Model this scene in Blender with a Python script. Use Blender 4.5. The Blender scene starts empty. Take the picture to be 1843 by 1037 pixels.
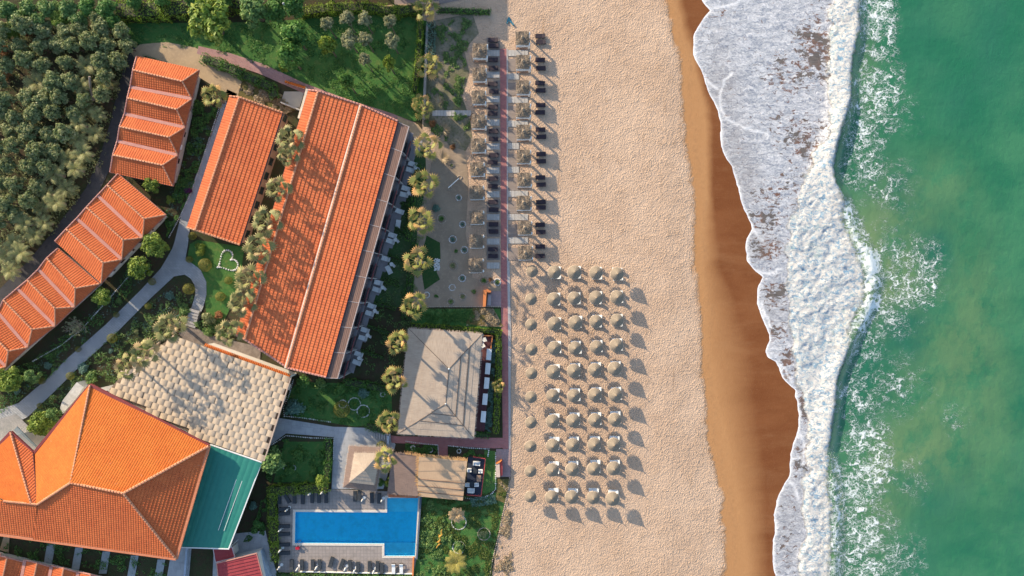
import bpy, math, random
import numpy as np
from mathutils import Vector, geometry
random.seed(7)
rng = np.random.default_rng(7)
S = bpy.context.scene
col = S.collection
R = math.radians
# ---------------------------------------------------------------- camera, sky, sun, exposure
CAMH = 120.0
cam = bpy.data.objects.new('camera', bpy.data.cameras.new('camera'))
col.objects.link(cam)
cam.location = (0, 0, CAMH)
cam.data.sensor_width = 36.0
cam.data.lens = 18.0 * CAMH / 92.15
cam.data.clip_end = 60000
S.camera = cam
SUN_EL = R(20.5)
SUN_TO = Vector((-0.727 * math.cos(SUN_EL), 0.687 * math.cos(SUN_EL), math.sin(SUN_EL)))
W = bpy.data.worlds.new('World'); S.world = W
W.use_nodes = True
wn = W.node_tree.nodes; wl_ = W.node_tree.links
sky = wn.new('ShaderNodeTexSky'); sky.sky_type = 'NISHITA'; sky.sun_disc = False
sky.sun_elevation = SUN_EL; sky.sun_rotation = math.atan2(-0.727, 0.687) % (2 * math.pi)
bg = wn['Background']; bg.inputs['Strength'].default_value = 0.15
wl_.new(sky.outputs[0], bg.inputs['Color'])
sd = bpy.data.lights.new('sun', 'SUN'); sd.energy = 4.1; sd.angle = R(0.5); sd.color = (1.0, 0.82, 0.59)
sun = bpy.data.objects.new('sun', sd); col.objects.link(sun)
sun.rotation_euler = (-SUN_TO).to_track_quat('-Z', 'Y').to_euler()
sun.location = (-60, 60, 80)
S.view_settings.view_transform = 'Standard'; S.view_settings.look = 'None'
S.view_settings.gamma = 1.0; S.view_settings.use_curve_mapping = False
S.view_settings.exposure = 1.14
S.render.engine = 'CYCLES'

# ---------------------------------------------------------------- helpers
def P(X, Y, z=0.0):
    f = (CAMH - z) / CAMH
    return ((X - 921.5) / 10 * f, (518.5 - Y) / 10 * f, z)
def PV(X, Y, z=0.0): return Vector(P(X, Y, z))
def G(X, Y): return ((X - 921.5) / 10, (518.5 - Y) / 10)

class MB:
    def __init__(s): s.v = []; s.f = []; s.uv = {}
    def add(s, vs, fs):
        o = len(s.v); s.v += [tuple(p) for p in vs]; s.f += [tuple(i + o for i in f) for f in fs]; return s
    def box(s, c, size, rz=0.0, ry=0.0):
        x, y, z = size[0] / 2, size[1] / 2, size[2] / 2
        ca, sa = math.cos(rz), math.sin(rz); cb, sb = math.cos(ry), math.sin(ry)
        vs = []
        for dz in (-z, z):
            for dx, dy in ((-x, -y), (x, -y), (x, y), (-x, y)):
                px, pz = dx * cb + dz * sb, -dx * sb + dz * cb
                vs.append((c[0] + px * ca - dy * sa, c[1] + px * sa + dy * ca, c[2] + pz))
        return s.add(vs, [(3, 2, 1, 0), (4, 5, 6, 7), (0, 1, 5, 4), (1, 2, 6, 5), (2, 3, 7, 6), (3, 0, 4, 7)])
    def prism(s, poly, z0, z1, cap=True):
        n = len(poly)
        if sum(poly[i][0] * poly[(i + 1) % n][1] - poly[(i + 1) % n][0] * poly[i][1] for i in range(n)) < 0: poly = poly[::-1]
        zt = z1 if hasattr(z1, '__len__') else [z1] * n
        s_v = [(p[0], p[1], z0) for p in poly] + [(p[0], p[1], zt[i]) for i, p in enumerate(poly)]
        fs = [(i, (i + 1) % n, n + (i + 1) % n, n + i) for i in range(n)]
        if cap:
            tris = geometry.tessellate_polygon([[Vector((p[0], p[1], 0)) for p in poly]])
            for t in tris:
                a, b, c = t
                cr = (poly[b][0] - poly[a][0]) * (poly[c][1] - poly[a][1]) - (poly[c][0] - poly[a][0]) * (poly[b][1] - poly[a][1])
                if cr < 0: a, b, c = a, c, b
                fs.append((n + a, n + b, n + c)); fs.append((c, b, a))
        return s.add(s_v, fs)
    def sheet(s, poly, z, hole=None):
        loops = [[Vector((p[0], p[1], 0)) for p in poly]] + ([[Vector((p[0], p[1], 0)) for p in hole]] if hole else [])
        tris = geometry.tessellate_polygon(loops)
        if hole: poly = list(poly) + list(hole)
        fs = []
        for a, b, c in tris:
            cr = (poly[b][0] - poly[a][0]) * (poly[c][1] - poly[a][1]) - (poly[c][0] - poly[a][0]) * (poly[b][1] - poly[a][1])
            fs.append((a, b, c) if cr > 0 else (a, c, b))
        return s.add([(p[0], p[1], z) for p in poly], fs)
    def tube(s, pts, rad, n=7, cap=True):
        pts = [Vector(p) for p in pts]; rs = rad if hasattr(rad, '__len__') else [rad] * len(pts)
        vs = []; fs = []
        for i, p in enumerate(pts):
            d = (pts[min(i + 1, len(pts) - 1)] - pts[max(i - 1, 0)]).normalized()
            up = Vector((0, 0, 1)) if abs(d.z) < 0.9 else Vector((1, 0, 0))
            a = d.cross(up).normalized(); b = d.cross(a)
            for k in range(n):
                t = 2 * math.pi * k / n
                vs.append(p + a * (rs[i] * math.cos(t)) + b * (rs[i] * math.sin(t)))
        for i in range(len(pts) - 1):
            for k in range(n):
                k2 = (k + 1) % n
                fs.append((i * n + k, (i + 1) * n + k, (i + 1) * n + k2, i * n + k2))
        if cap:
            fs.append(tuple(range(n))); fs.append(tuple((len(pts) - 1) * n + k for k in range(n))[::-1])
        return s.add(vs, fs)
    def lathe(s, prof, c=(0, 0, 0), n=16, wob=0.0):
        vs = []; fs = []; m = len(prof)
        for k in range(n):
            t = 2 * math.pi * k / n
            w = 1 + (random.uniform(-wob, wob) if wob else 0)
            for r, z in prof: vs.append((c[0] + r * w * math.cos(t), c[1] + r * w * math.sin(t), c[2] + z))
        for k in range(n):
            k2 = (k + 1) % n
            for i in range(m - 1): fs.append((k * m + i, k2 * m + i, k2 * m + i + 1, k * m + i + 1))
        return s.add(vs, fs)
    def quad(s, a, b, c, d): return s.add([a, b, c, d], [(0, 1, 2, 3)])

ORG = {}; KIDS = {}
def tag(o, label=None, cat=None, group=None, kind=None):
    if label: o['label'] = label
    if cat: o['category'] = cat
    if group: o['group'] = group
    if kind: o['kind'] = kind
    return o
def thing(name, label, cat, loc=(0, 0, 0), group=None):
    o = bpy.data.objects.new(name, None); col.objects.link(o)
    o.empty_display_size = 0.3; o.location = loc; ORG[o] = Vector(loc)
    return tag(o, label, cat, group)
def link(name, me, mat, parent=None, smooth=False, loc=None):
    o = bpy.data.objects.new(name, me); col.objects.link(o)
    if mat: me.materials.append(mat)
    if smooth: me.polygons.foreach_set('use_smooth', [True] * len(me.polygons))
    if parent: o.parent = parent; ORG[o] = ORG[parent]; KIDS.setdefault(parent, []).append(o)
    else: o.location = loc or (0, 0, 0); ORG[o] = Vector(loc or (0, 0, 0))
    return o
def obj(name, mb, mat, parent=None, smooth=False):
    vs = mb.v
    if parent is not None: of = ORG[parent]
    else:
        a = np.array(vs); of = Vector((float(a[:, 0].mean()), float(a[:, 1].mean()), float(a[:, 2].min())))
    me = bpy.data.meshes.new(name)
    me.from_pydata([(p[0] - of[0], p[1] - of[1], p[2] - of[2]) for p in vs], [], mb.f)
    if mb.uv:
        l = me.uv_layers.new(name='UVMap')
        d = [0.0] * (2 * len(me.loops))
        for lp in me.loops:
            u = mb.uv.get(lp.vertex_index, (0, 0)); d[2 * lp.index] = u[0]; d[2 * lp.index + 1] = u[1]
        l.data.foreach_set('uv', d)
    me.update()
    return link(name, me, mat, parent, smooth, None if parent is not None else of)
def quads(name, V, mat, parent=None, tip=None, tone=None):
    """V: (N,4,3) array in world coordinates -> one mesh of separate quads"""
    V = np.asarray(V, dtype=np.float64); n = len(V)
    if parent is not None: of = np.array(ORG[parent])
    else: of = np.array([V[..., 0].mean(), V[..., 1].mean(), V[..., 2].min()])
    flat = (V.reshape(-1, 3) - of).astype(np.float32)
    me = bpy.data.meshes.new(name)
    me.vertices.add(4 * n); me.vertices.foreach_set('co', flat.ravel())
    me.loops.add(4 * n); me.loops.foreach_set('vertex_index', np.arange(4 * n, dtype=np.int32))
    me.polygons.add(n); me.polygons.foreach_set('loop_start', np.arange(0, 4 * n, 4, dtype=np.int32))
    tone = rng.random(n) if tone is None else np.asarray(tone)
    me.attributes.new('tone', 'FLOAT', 'POINT').data.foreach_set('value', np.repeat(tone, 4).astype(np.float32))
    if tip is not None:
        at = me.attributes.new('tip', 'FLOAT', 'POINT'); at.data.foreach_set('value', np.asarray(tip, dtype=np.float32).ravel())
    me.update(calc_edges=True)
    return link(name, me, mat, parent, False, None if parent is not None else tuple(of))
def dup(root, loc, rz=0.0, scale=1.0, label=None, group=None, cat=None):
    def cp(o, par):
        c = o.copy(); col.objects.link(c); c.parent = par
        for ch in KIDS.get(o, ()): cp(ch, c)
        return c
    r = root.copy(); col.objects.link(r)
    r.location = loc; r.rotation_euler = (0, 0, rz)
    r.scale = (scale,) * 3 if not hasattr(scale, '__len__') else scale
    for ch in KIDS.get(root, ()): cp(ch, r)
    return tag(r, label, cat, group)
class Kind:
    """first use places the prototype itself, later uses copy it"""
    def __init__(s, root): s.root = root; s.used = False
    def put(s, loc, rz=0.0, scale=1.0, label=None, group=None):
        if not s.used:
            s.used = True; r = s.root
            r.location = loc; r.rotation_euler = (0, 0, rz)
            r.scale = (scale,) * 3 if not hasattr(scale, '__len__') else scale
            return tag(r, label, None, group)
        return dup(s.root, loc, rz, scale, label, group)
ORDS = 'zeroth first second third fourth fifth sixth seventh eighth ninth tenth eleventh twelfth thirteenth fourteenth fifteenth sixteenth seventeenth eighteenth nineteenth twentieth'.split()
def od(n): return ORDS[n] if n < len(ORDS) else str(n) + 'th'

def hash2(ix, iy, seed):
    h = (ix.astype(np.int64) * 374761393 + iy.astype(np.int64) * 668265263 + seed * 1442695041) & 0xFFFFFFFF
    h = ((h ^ (h >> 13)) * 1274126177) & 0xFFFFFFFF
    h = h ^ (h >> 16)
    return (h & 0xFFFF) / 65535.0
def vnoise(x, y, seed=0):
    ix, iy = np.floor(x), np.floor(y); fx, fy = x - ix, y - iy
    fx = fx * fx * (3 - 2 * fx); fy = fy * fy * (3 - 2 * fy)
    a = hash2(ix, iy, seed); b = hash2(ix + 1, iy, seed); c = hash2(ix, iy + 1, seed); d = hash2(ix + 1, iy + 1, seed)
    return (a * (1 - fx) + b * fx) * (1 - fy) + (c * (1 - fx) + d * fx) * fy
def fbm(x, y, oc=4, seed=0):
    t = 0; a = 0.5
    for i in range(oc): t = t + a * vnoise(x * 2 ** i, y * 2 ** i, seed + i * 17); a *= 0.5
    return t

# ---------------------------------------------------------------- materials
def nodes(name):
    m = bpy.data.materials.new(name); m.use_nodes = True
    nt = m.node_tree; b = nt.nodes['Principled BSDF']
    return m, nt, b
def N(nt, t, **k):
    n = nt.nodes.new(t)
    for a, v in k.items(): setattr(n, a, v)
    return n
def L(nt, a, b): nt.links.new(a, b)
def val(nt, x, sock):
    if hasattr(x, 'links') or hasattr(x, 'is_linked'): L(nt, x, sock)
    else: sock.default_value = x
def math_(nt, op, a, b=0.0, c=None, clamp=False):
    n = N(nt, 'ShaderNodeMath', operation=op, use_clamp=clamp)
    val(nt, a, n.inputs[0]); val(nt, b, n.inputs[1])
    if c is not None: val(nt, c, n.inputs[2])
    return n.outputs[0]
def mixc(nt, f, a, b, mode='MIX'):
    n = N(nt, 'ShaderNodeMix', data_type='RGBA', blend_type=mode)
    val(nt, f, n.inputs['Factor'])
    for s, x in ((n.inputs[6], a), (n.inputs[7], b)):
        if hasattr(x, 'is_linked'): L(nt, x, s)
        else: s.default_value = (x[0], x[1], x[2], 1)
    return n.outputs[2]
def sstep(nt, x, lo, hi):
    n = N(nt, 'ShaderNodeMapRange', interpolation_type='SMOOTHSTEP')
    val(nt, x, n.inputs[0]); val(nt, lo, n.inputs[1]); val(nt, hi, n.inputs[2])
    return n.outputs[0]
def noise(nt, vec, scale, detail=4, rough=0.55, dist=0.0):
    n = N(nt, 'ShaderNodeTexNoise'); n.inputs['Scale'].default_value = scale; n.inputs['Detail'].default_value = detail
    n.inputs['Roughness'].default_value = rough; n.inputs['Distortion'].default_value = dist
    if vec is not None: L(nt, vec, n.inputs['Vector'])
    return n
def pos(nt): return N(nt, 'ShaderNodeNewGeometry').outputs['Position']
def scaled(nt, vec, s):
    n = N(nt, 'ShaderNodeVectorMath', operation='MULTIPLY'); L(nt, vec, n.inputs[0]); n.inputs[1].default_value = s
    return n.outputs[0]
def attr(nt, name): return N(nt, 'ShaderNodeAttribute', attribute_name=name).outputs['Fac']
def bump(nt, b, h, strength=0.5, dist=0.1, nrm=None):
    n = N(nt, 'ShaderNodeBump'); n.inputs['Strength'].default_value = strength; n.inputs['Distance'].default_value = dist
    L(nt, h, n.inputs['Height'])
    if nrm is not None: L(nt, nrm, n.inputs['Normal'])
    L(nt, n.outputs[0], b.inputs['Normal']); return n.outputs[0]
MATS = {}
def plain(name, c1, c2=None, scale=3.0, rough=0.7, bmp=0.0, bs=None, metal=0.0, big=0.25, space='obj', spec=0.3):
    """two-tone noise material with a slower second variation and optional bump"""
    if name in MATS: return MATS[name]
    m, nt, b = nodes(name)
    c2 = c2 or tuple(x * 0.72 for x in c1)
    v = pos(nt) if space == 'pos' else N(nt, 'ShaderNodeTexCoord').outputs['Object']
    n1 = noise(nt, v, scale, 5); n2 = noise(nt, v, scale * 0.13, 3)
    f = math_(nt, 'ADD', math_(nt, 'MULTIPLY', sstep(nt, n1.outputs['Fac'], 0.3, 0.7), 1 - big), math_(nt, 'MULTIPLY', sstep(nt, n2.outputs['Fac'], 0.35, 0.65), big))
    c = mixc(nt, f, c1, c2)
    oi = N(nt, 'ShaderNodeObjectInfo')
    c = mixc(nt, 0.14, c, mixc(nt, oi.outputs['Random'], tuple(x * 0.55 for x in c1), tuple(min(1, x * 1.3) for x in c1)))
    L(nt, c, b.inputs['Base Color'])
    b.inputs['Roughness'].default_value = rough; b.inputs['Metallic'].default_value = metal
    b.inputs['Specular IOR Level'].default_value = spec
    if bmp: bump(nt, b, noise(nt, v, bs or scale * 2, 5).outputs['Fac'], 0.6, bmp)
    MATS[name] = m; return m
def tiles(name, c1, c2, tw=0.3, tl=0.42, brl=0.05):
    m, nt, b = nodes(name)
    uv = N(nt, 'ShaderNodeUVMap').outputs[0]
    sp = N(nt, 'ShaderNodeSeparateXYZ'); L(nt, uv, sp.inputs[0])
    u = math_(nt, 'DIVIDE', sp.outputs[0], tw); v = math_(nt, 'DIVIDE', sp.outputs[1], tl)
    cb = N(nt, 'ShaderNodeCombineXYZ'); L(nt, math_(nt, 'FLOOR', u), cb.inputs[0]); L(nt, math_(nt, 'FLOOR', v), cb.inputs[1])
    wn_ = N(nt, 'ShaderNodeTexWhiteNoise', noise_dimensions='3D'); L(nt, cb.outputs[0], wn_.inputs['Vector'])
    p = pos(nt)
    big = noise(nt, p, 0.35, 4).outputs['Fac']; mid = noise(nt, p, 2.2, 4).outputs['Fac']
    f = math_(nt, 'ADD', math_(nt, 'MULTIPLY', wn_.outputs['Value'], 0.35), math_(nt, 'MULTIPLY', sstep(nt, big, 0.35, 0.65), 0.35))
    f = math_(nt, 'ADD', f, math_(nt, 'MULTIPLY', mid, 0.25))
    c = mixc(nt, f, c1, c2)
    dirt = sstep(nt, noise(nt, p, 0.9, 6, 0.7).outputs['Fac'], 0.58, 0.72)
    c = mixc(nt, math_(nt, 'MULTIPLY', dirt, 0.35), c, tuple(x * 0.45 for x in c2))
    pale = sstep(nt, noise(nt, p, 3.1, 3, 0.6).outputs['Fac'], 0.66, 0.74)
    c = mixc(nt, math_(nt, 'MULTIPLY', pale, 0.3), c, (0.62, 0.36, 0.24))
    L(nt, c, b.inputs['Base Color']); b.inputs['Roughness'].default_value = 0.8; b.inputs['Specular IOR Level'].default_value = 0.2
    w = math_(nt, 'ABSOLUTE', math_(nt, 'SINE', math_(nt, 'MULTIPLY', u, math.pi)))
    h = math_(nt, 'ADD', w, math_(nt, 'MULTIPLY', wn_.outputs['Value'], 0.5))
    bump(nt, b, h, 0.9, brl)
    return m
def thatch(name, c1, c2, su=9.0, sv=0.7, bmp=0.06):
    m, nt, b = nodes(name)
    uv = N(nt, 'ShaderNodeUVMap').outputs[0]
    s = noise(nt, scaled(nt, uv, (su, sv, 1)), 1.0, 5, 0.65)
    g = noise(nt, uv, 0.5, 3); cr = noise(nt, scaled(nt, uv, (0.4, 5.0, 1)), 1.0, 3)
    f = math_(nt, 'ADD', math_(nt, 'MULTIPLY', sstep(nt, s.outputs['Fac'], 0.3, 0.7), 0.6), math_(nt, 'MULTIPLY', sstep(nt, g.outputs['Fac'], 0.35, 0.65), 0.25))
    f = math_(nt, 'ADD', f, math_(nt, 'MULTIPLY', sstep(nt, cr.outputs['Fac'], 0.55, 0.7), 0.15))
    L(nt, mixc(nt, f, c1, c2), b.inputs['Base Color']); b.inputs['Roughness'].default_value = 0.95
    b.inputs['Specular IOR Level'].default_value = 0.1
    bump(nt, b, math_(nt, 'ADD', s.outputs['Fac'], math_(nt, 'MULTIPLY', cr.outputs['Fac'], 0.5)), 0.9, bmp)
    return m
def leafm(name, c1, c2, c3=None, trans=0.3, tip=None):
    """leaf colour varies from leaf to leaf and from plant to plant"""
    m, nt, b = nodes(name)
    ge = N(nt, 'ShaderNodeNewGeometry'); oi = N(nt, 'ShaderNodeObjectInfo')
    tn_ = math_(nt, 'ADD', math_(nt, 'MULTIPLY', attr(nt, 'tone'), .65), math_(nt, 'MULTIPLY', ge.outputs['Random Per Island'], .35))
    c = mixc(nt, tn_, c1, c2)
    if c3: c = mixc(nt, sstep(nt, ge.outputs['Random Per Island'], 0.86, 0.97), c, c3)
    c = mixc(nt, math_(nt, 'MULTIPLY', oi.outputs['Random'], 0.35), c, tuple(x * 0.55 for x in c1))
    cl = noise(nt, N(nt, 'ShaderNodeTexCoord').outputs['Object'], 0.9, 3)
    c = mixc(nt, math_(nt, 'MULTIPLY', sstep(nt, cl.outputs['Fac'], 0.42, 0.62), 0.45), c, c2)
    if tip: c = mixc(nt, attr(nt, 'tip'), c, tip)
    L(nt, c, b.inputs['Base Color']); b.inputs['Roughness'].default_value = 0.55; b.inputs['Specular IOR Level'].default_value = 0.25
    t = N(nt, 'ShaderNodeBsdfTranslucent'); L(nt, c, t.inputs[0])
    mx = N(nt, 'ShaderNodeMixShader'); mx.inputs[0].default_value = trans
    L(nt, b.outputs[0], mx.inputs[1]); L(nt, t.outputs[0], mx.inputs[2])
    L(nt, mx.outputs[0], nt.nodes['Material Output'].inputs[0])
    return m
def planks(name, c1, c2, w=0.18, axis=0, rot=0.0, rough=0.8, gap=0.12):
    m, nt, b = nodes(name)
    mp = N(nt, 'ShaderNodeMapping'); mp.inputs['Rotation'].default_value = (0, 0, rot); L(nt, pos(nt), mp.inputs[0])
    sp = N(nt, 'ShaderNodeSeparateXYZ'); L(nt, mp.outputs[0], sp.inputs[0])
    u = math_(nt, 'DIVIDE', sp.outputs[axis], w)
    wn_ = N(nt, 'ShaderNodeTexWhiteNoise', noise_dimensions='1D'); L(nt, math_(nt, 'FLOOR', u), wn_.inputs['W'])
    n = noise(nt, mp.outputs[0], 2.5, 4)
    f = math_(nt, 'ADD', math_(nt, 'MULTIPLY', wn_.outputs['Value'], 0.6), math_(nt, 'MULTIPLY', n.outputs['Fac'], 0.4))
    fr = math_(nt, 'FRACT', u)
    g = math_(nt, 'LESS_THAN', fr, gap)
    L(nt, mixc(nt, g, mixc(nt, f, c1, c2), tuple(x * 0.35 for x in c2)), b.inputs['Base Color'])
    b.inputs['Roughness'].default_value = rough
    bump(nt, b, math_(nt, 'SUBTRACT', 1.0, g), 0.8, 0.03)
    return m
def paving(name, c1, c2, cj, w=0.4, h=0.2, rot=0.0, mortar=0.03, off=0.5):
    m, nt, b = nodes(name)
    mp = N(nt, 'ShaderNodeMapping'); mp.inputs['Rotation'].default_value = (0, 0, rot); L(nt, pos(nt), mp.inputs[0])
    br = N(nt, 'ShaderNodeTexBrick'); L(nt, mp.outputs[0], br.inputs['Vector'])
    br.offset = off
    br.inputs['Scale'].default_value = 1.0; br.inputs['Brick Width'].default_value = w; br.inputs['Row Height'].default_value = h
    br.inputs['Mortar Size'].default_value = mortar; br.inputs['Bias'].default_value = 0
    for k, c in (('Color1', c1), ('Color2', c2), ('Mortar', cj)): br.inputs[k].default_value = (c[0], c[1], c[2], 1)
    n = noise(nt, mp.outputs[0], 0.8, 5, 0.65)
    c = mixc(nt, math_(nt, 'MULTIPLY', sstep(nt, n.outputs['Fac'], 0.4, 0.7), 0.4), br.outputs['Color'], tuple(x * 0.6 for x in c1))
    n2 = noise(nt, mp.outputs[0], 5.0, 4, 0.7)
    c = mixc(nt, math_(nt, 'MULTIPLY', sstep(nt, n2.outputs['Fac'], 0.5, 0.75), 0.25), c, tuple(min(1, x * 1.5) for x in c1))
    L(nt, c, b.inputs['Base Color']); b.inputs['Roughness'].default_value = 0.85
    bump(nt, b, math_(nt, 'SUBTRACT', 1.0, br.outputs['Fac']), 0.5, 0.02)
    return m
def ground_mat(name, c1, c2, c3, s=1.0, bmp=0.1, bs=8.0):
    m, nt, b = nodes(name)
    p = pos(nt)
    a = noise(nt, p, 0.16 * s, 5, 0.6); d = noise(nt, p, 1.1 * s, 5, 0.65); e = noise(nt, p, 9 * s, 4, 0.7)
    c = mixc(nt, sstep(nt, a.outputs['Fac'], 0.38, 0.62), c1, c2)
    c = mixc(nt, math_(nt, 'MULTIPLY', sstep(nt, d.outputs['Fac'], 0.48, 0.68), 0.75), c, c3)
    c = mixc(nt, math_(nt, 'MULTIPLY', e.outputs['Fac'], 0.55), c, tuple(x * 0.4 for x in c1))
    L(nt, c, b.inputs['Base Color']); b.inputs['Roughness'].default_value = 0.95; b.inputs['Specular IOR Level'].default_value = 0.1
    bump(nt, b, noise(nt, p, bs, 5, 0.7).outputs['Fac'], 0.9, bmp)
    return m
# ================================================================ SETTING: ground, beach, sea
def curve(pts):
    a = np.array(sorted(pts, key=lambda p: p[1]), float)
    return lambda Y: np.interp(Y, a[:, 1], a[:, 0])
SHORE = curve([(1262, -600), (1262, -60), (1267, -25), (1265, 0), (1272, 10), (1279, 18), (1266, 32), (1255, 49), (1249, 63), (1248, 77), (1251, 98), (1257, 117), (1269, 142), (1275, 162), (1286, 182), (1295, 198), (1298, 218), (1296, 238), (1300, 262), (1307, 280), (1318, 300),
    (1326, 325), (1334, 348), (1340, 375), (1352, 402), (1354, 412), (1347, 428), (1345, 449), (1348, 470), (1361, 489), (1374, 499), (1370, 512), (1365, 534), (1367, 556), (1375, 578), (1386, 600), (1389, 614), (1381, 634), (1383, 644), (1398, 652), (1405, 663), (1413, 682), (1428, 697), (1436, 704),
    (1438, 732), (1444, 751), (1442, 769), (1440, 776), (1434, 790), (1429, 812), (1425, 835), (1423, 858), (1412, 882), (1402, 904), (1397, 931), (1395, 970), (1396, 1037), (1399, 1120), (1390, 1600)])
FRONT = curve([(1506, -600), (1504, 0), (1500, 61), (1502, 100), (1500, 142), (1498, 194), (1490, 228), (1480, 259), (1459, 292), (1447, 332), (1437, 365), (1427, 397), (1423, 430), (1421, 461), (1424, 500), (1423, 542), (1426, 590), (1428, 623), (1436, 680), (1442, 724), (1458, 760), (1461, 778), (1458, 801), (1456, 854), (1448, 927), (1440, 985), (1444, 1037), (1440, 1600)])
CREST = curve([(1548, -600), (1546, 0), (1547, 53), (1532, 113), (1530, 178), (1516, 227), (1504, 263), (1496, 300), (1504, 330), (1516, 348), (1530, 385), (1537, 410), (1563, 453), (1579, 501), (1569, 550), (1543, 599), (1521, 643), (1506, 680), (1502, 728), (1496, 765), (1492, 812), (1501, 854), (1509, 927), (1505, 985), (1505, 1037), (1505, 1600)])
SHARP = curve([(0, 0)])
def sharp(Y): return np.interp(Y, [-600, 0, 120, 180, 240, 330, 370, 430, 560, 620, 680, 760, 830, 900, 1037], [.35, .35, .4, .6, .85, .8, .3, .15, .2, .45, .65, .7, .3, .2, .2])
DRYE = curve([(1190, -600), (1196, 0), (1216, 121), (1220, 194), (1241, 364), (1248, 520), (1257, 678), (1272, 793), (1291, 889), (1291, 1037), (1300, 1600)])
WETE = curve([(1215, -600), (1225, 0), (1240, 60), (1255, 120), (1277, 194), (1277, 344), (1283, 480), (1312, 623), (1345, 812), (1356, 908), (1364, 985), (1366, 1037), (1370, 1600)])
def sand_z(X): return -np.clip((X - 1200) / 10, 0, None) * 0.042

# --- base ground (soil under the gardens), reaching far inland
POOL = [(532, 921), (697, 922), (697, 896), (753, 896), (747, 1000), (692, 1000), (692, 978), (531, 977)]
PHOLE = [G(*q) for q in POOL]
mb = MB(); mb.sheet([G(-60000, 60000), G(-60000, -60000), G(1000, -60000), G(1000, 60000)], -0.06, PHOLE)
soil = ground_mat('garden_soil', (0.075, 0.055, 0.034), (0.05, 0.058, 0.026), (0.045, 0.085, 0.03), 1.6, 0.12, 6)
tag(obj('ground', mb, soil), kind='structure')

# --- beach sand, one gridded sheet running under the sea
ys = np.concatenate([[-60000, -6000, -1200], np.arange(-300, 1340, 4.0), [2300, 7000, 60000]])
xs = np.concatenate([np.arange(760, 1180, 8.0), np.arange(1180, 1470, 3.0), [1500, 1560, 1640, 1800]])
XX, YY = np.meshgrid(xs, ys)
wob = (fbm(XX / 60, YY / 60, 4, 5) - .47) * 26 + (fbm(XX / 14, YY / 14, 3, 9) - .45) * 9
dry = np.clip((XX + wob - DRYE(YY)) / 14, 0, 1)
wwd = np.interp(YY, [0, 350, 480, 620, 800, 1037], [16, 14, 34, 80, 60, 40]) 
wet = np.clip((XX + wob * 0.5 - WETE(YY) + wwd * .5) / wwd, 0, 1)
line = np.exp(-((XX + wob - DRYE(YY) - 4) / 3.0) ** 2) * 0.8 + np.exp(-((XX + wob * 1.3 - DRYE(YY) - 24) / 2.5) ** 2) * 0.5
me = bpy.data.meshes.new('beach_sand')
nx, ny = len(xs), len(ys)
co = np.stack([(XX - 921.5) / 10, (518.5 - YY) / 10, sand_z(XX)], -1).reshape(-1, 3)
idx = np.arange(nx * ny).reshape(ny, nx)
fa = np.stack([idx[1:, :-1], idx[1:, 1:], idx[:-1, 1:], idx[:-1, :-1]], -1).reshape(-1, 4)
def grid_mesh(me, co, fa):
    me.vertices.add(len(co)); me.vertices.foreach_set('co', co.astype(np.float32).ravel())
    me.loops.add(fa.size); me.loops.foreach_set('vertex_index', fa.astype(np.int32).ravel())
    me.polygons.add(len(fa)); me.polygons.foreach_set('loop_start', np.arange(0, fa.size, 4, dtype=np.int32))
    me.update(calc_edges=True)
grid_mesh(me, co, fa)
for nm, a in (('dry', dry), ('wet', wet), ('line', line)):
    me.attributes.new(nm, 'FLOAT', 'POINT').data.foreach_set('value', a.ravel().astype(np.float32))
def warp_(nt, p):
    w = noise(nt, p, .4, 3); v = N(nt, 'ShaderNodeVectorMath', operation='ADD'); L(nt, p, v.inputs[0]); L(nt, scaled(nt, w.outputs['Color'], (3, 3, 0)), v.inputs[1]); return v.outputs[0]
m, nt, b = nodes('beach_sand')
p = pos(nt)
n1 = noise(nt, p, 0.12, 5, .6); n2 = noise(nt, p, 1.6, 5, .65); n3 = noise(nt, p, 12, 3, .7)
dry_c = mixc(nt, sstep(nt, n1.outputs['Fac'], .35, .65), (0.50, 0.362, 0.258), (0.44, 0.31, 0.216))
dry_c = mixc(nt, math_(nt, 'MULTIPLY', sstep(nt, n2.outputs['Fac'], .4, .7), .35), dry_c, (0.46, 0.33, 0.24))
tan_c = mixc(nt, n2.outputs['Fac'], (0.42, 0.225, 0.10), (0.36, 0.18, 0.075))
gr = noise(nt, scaled(nt, p, (0.4, 1.0, 1)), 0.16, 6, .7)
wet_c = mixc(nt, sstep(nt, gr.outputs['Fac'], .35, .7), (0.155, 0.054, 0.019), (0.20, 0.078, 0.03))
dmp = noise(nt, scaled(nt, p, (.12, .5, 1)), .5, 5, .7)
wet_c = mixc(nt, math_(nt, 'MULTIPLY', sstep(nt, dmp.outputs['Fac'], .48, .72), .28), wet_c, (0.29, 0.15, 0.07))
wet_c = mixc(nt, math_(nt, 'MULTIPLY', sstep(nt, noise(nt, p, 7, 4, .8).outputs['Fac'], .55, .75), .5), wet_c, (0.36, 0.21, 0.12))
ad = attr(nt, 'dry'); aw = attr(nt, 'wet')
adn = sstep(nt, math_(nt, 'ADD', ad, math_(nt, 'MULTIPLY', math_(nt, 'SUBTRACT', n2.outputs['Fac'], .5), .8)), .2, .8)
trk = noise(nt, scaled(nt, p, (1.5, .07, 1)), 1.0, 4, .6); foot = noise(nt, warp_(nt, p), .55, 5, .7)
tr_ = math_(nt, 'MULTIPLY', sstep(nt, trk.outputs['Fac'], .60, .70), sstep(nt, n1.outputs['Fac'], .42, .60))
dry_c = mixc(nt, math_(nt, 'MULTIPLY', tr_, .5), dry_c, (0.28, 0.18, 0.11))
dry_c = mixc(nt, math_(nt, 'MULTIPLY', sstep(nt, foot.outputs['Fac'], .56, .70), .4), dry_c, (0.29, 0.195, 0.125))
c = mixc(nt, adn, dry_c, tan_c)
c = mixc(nt, aw, c, wet_c)
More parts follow.
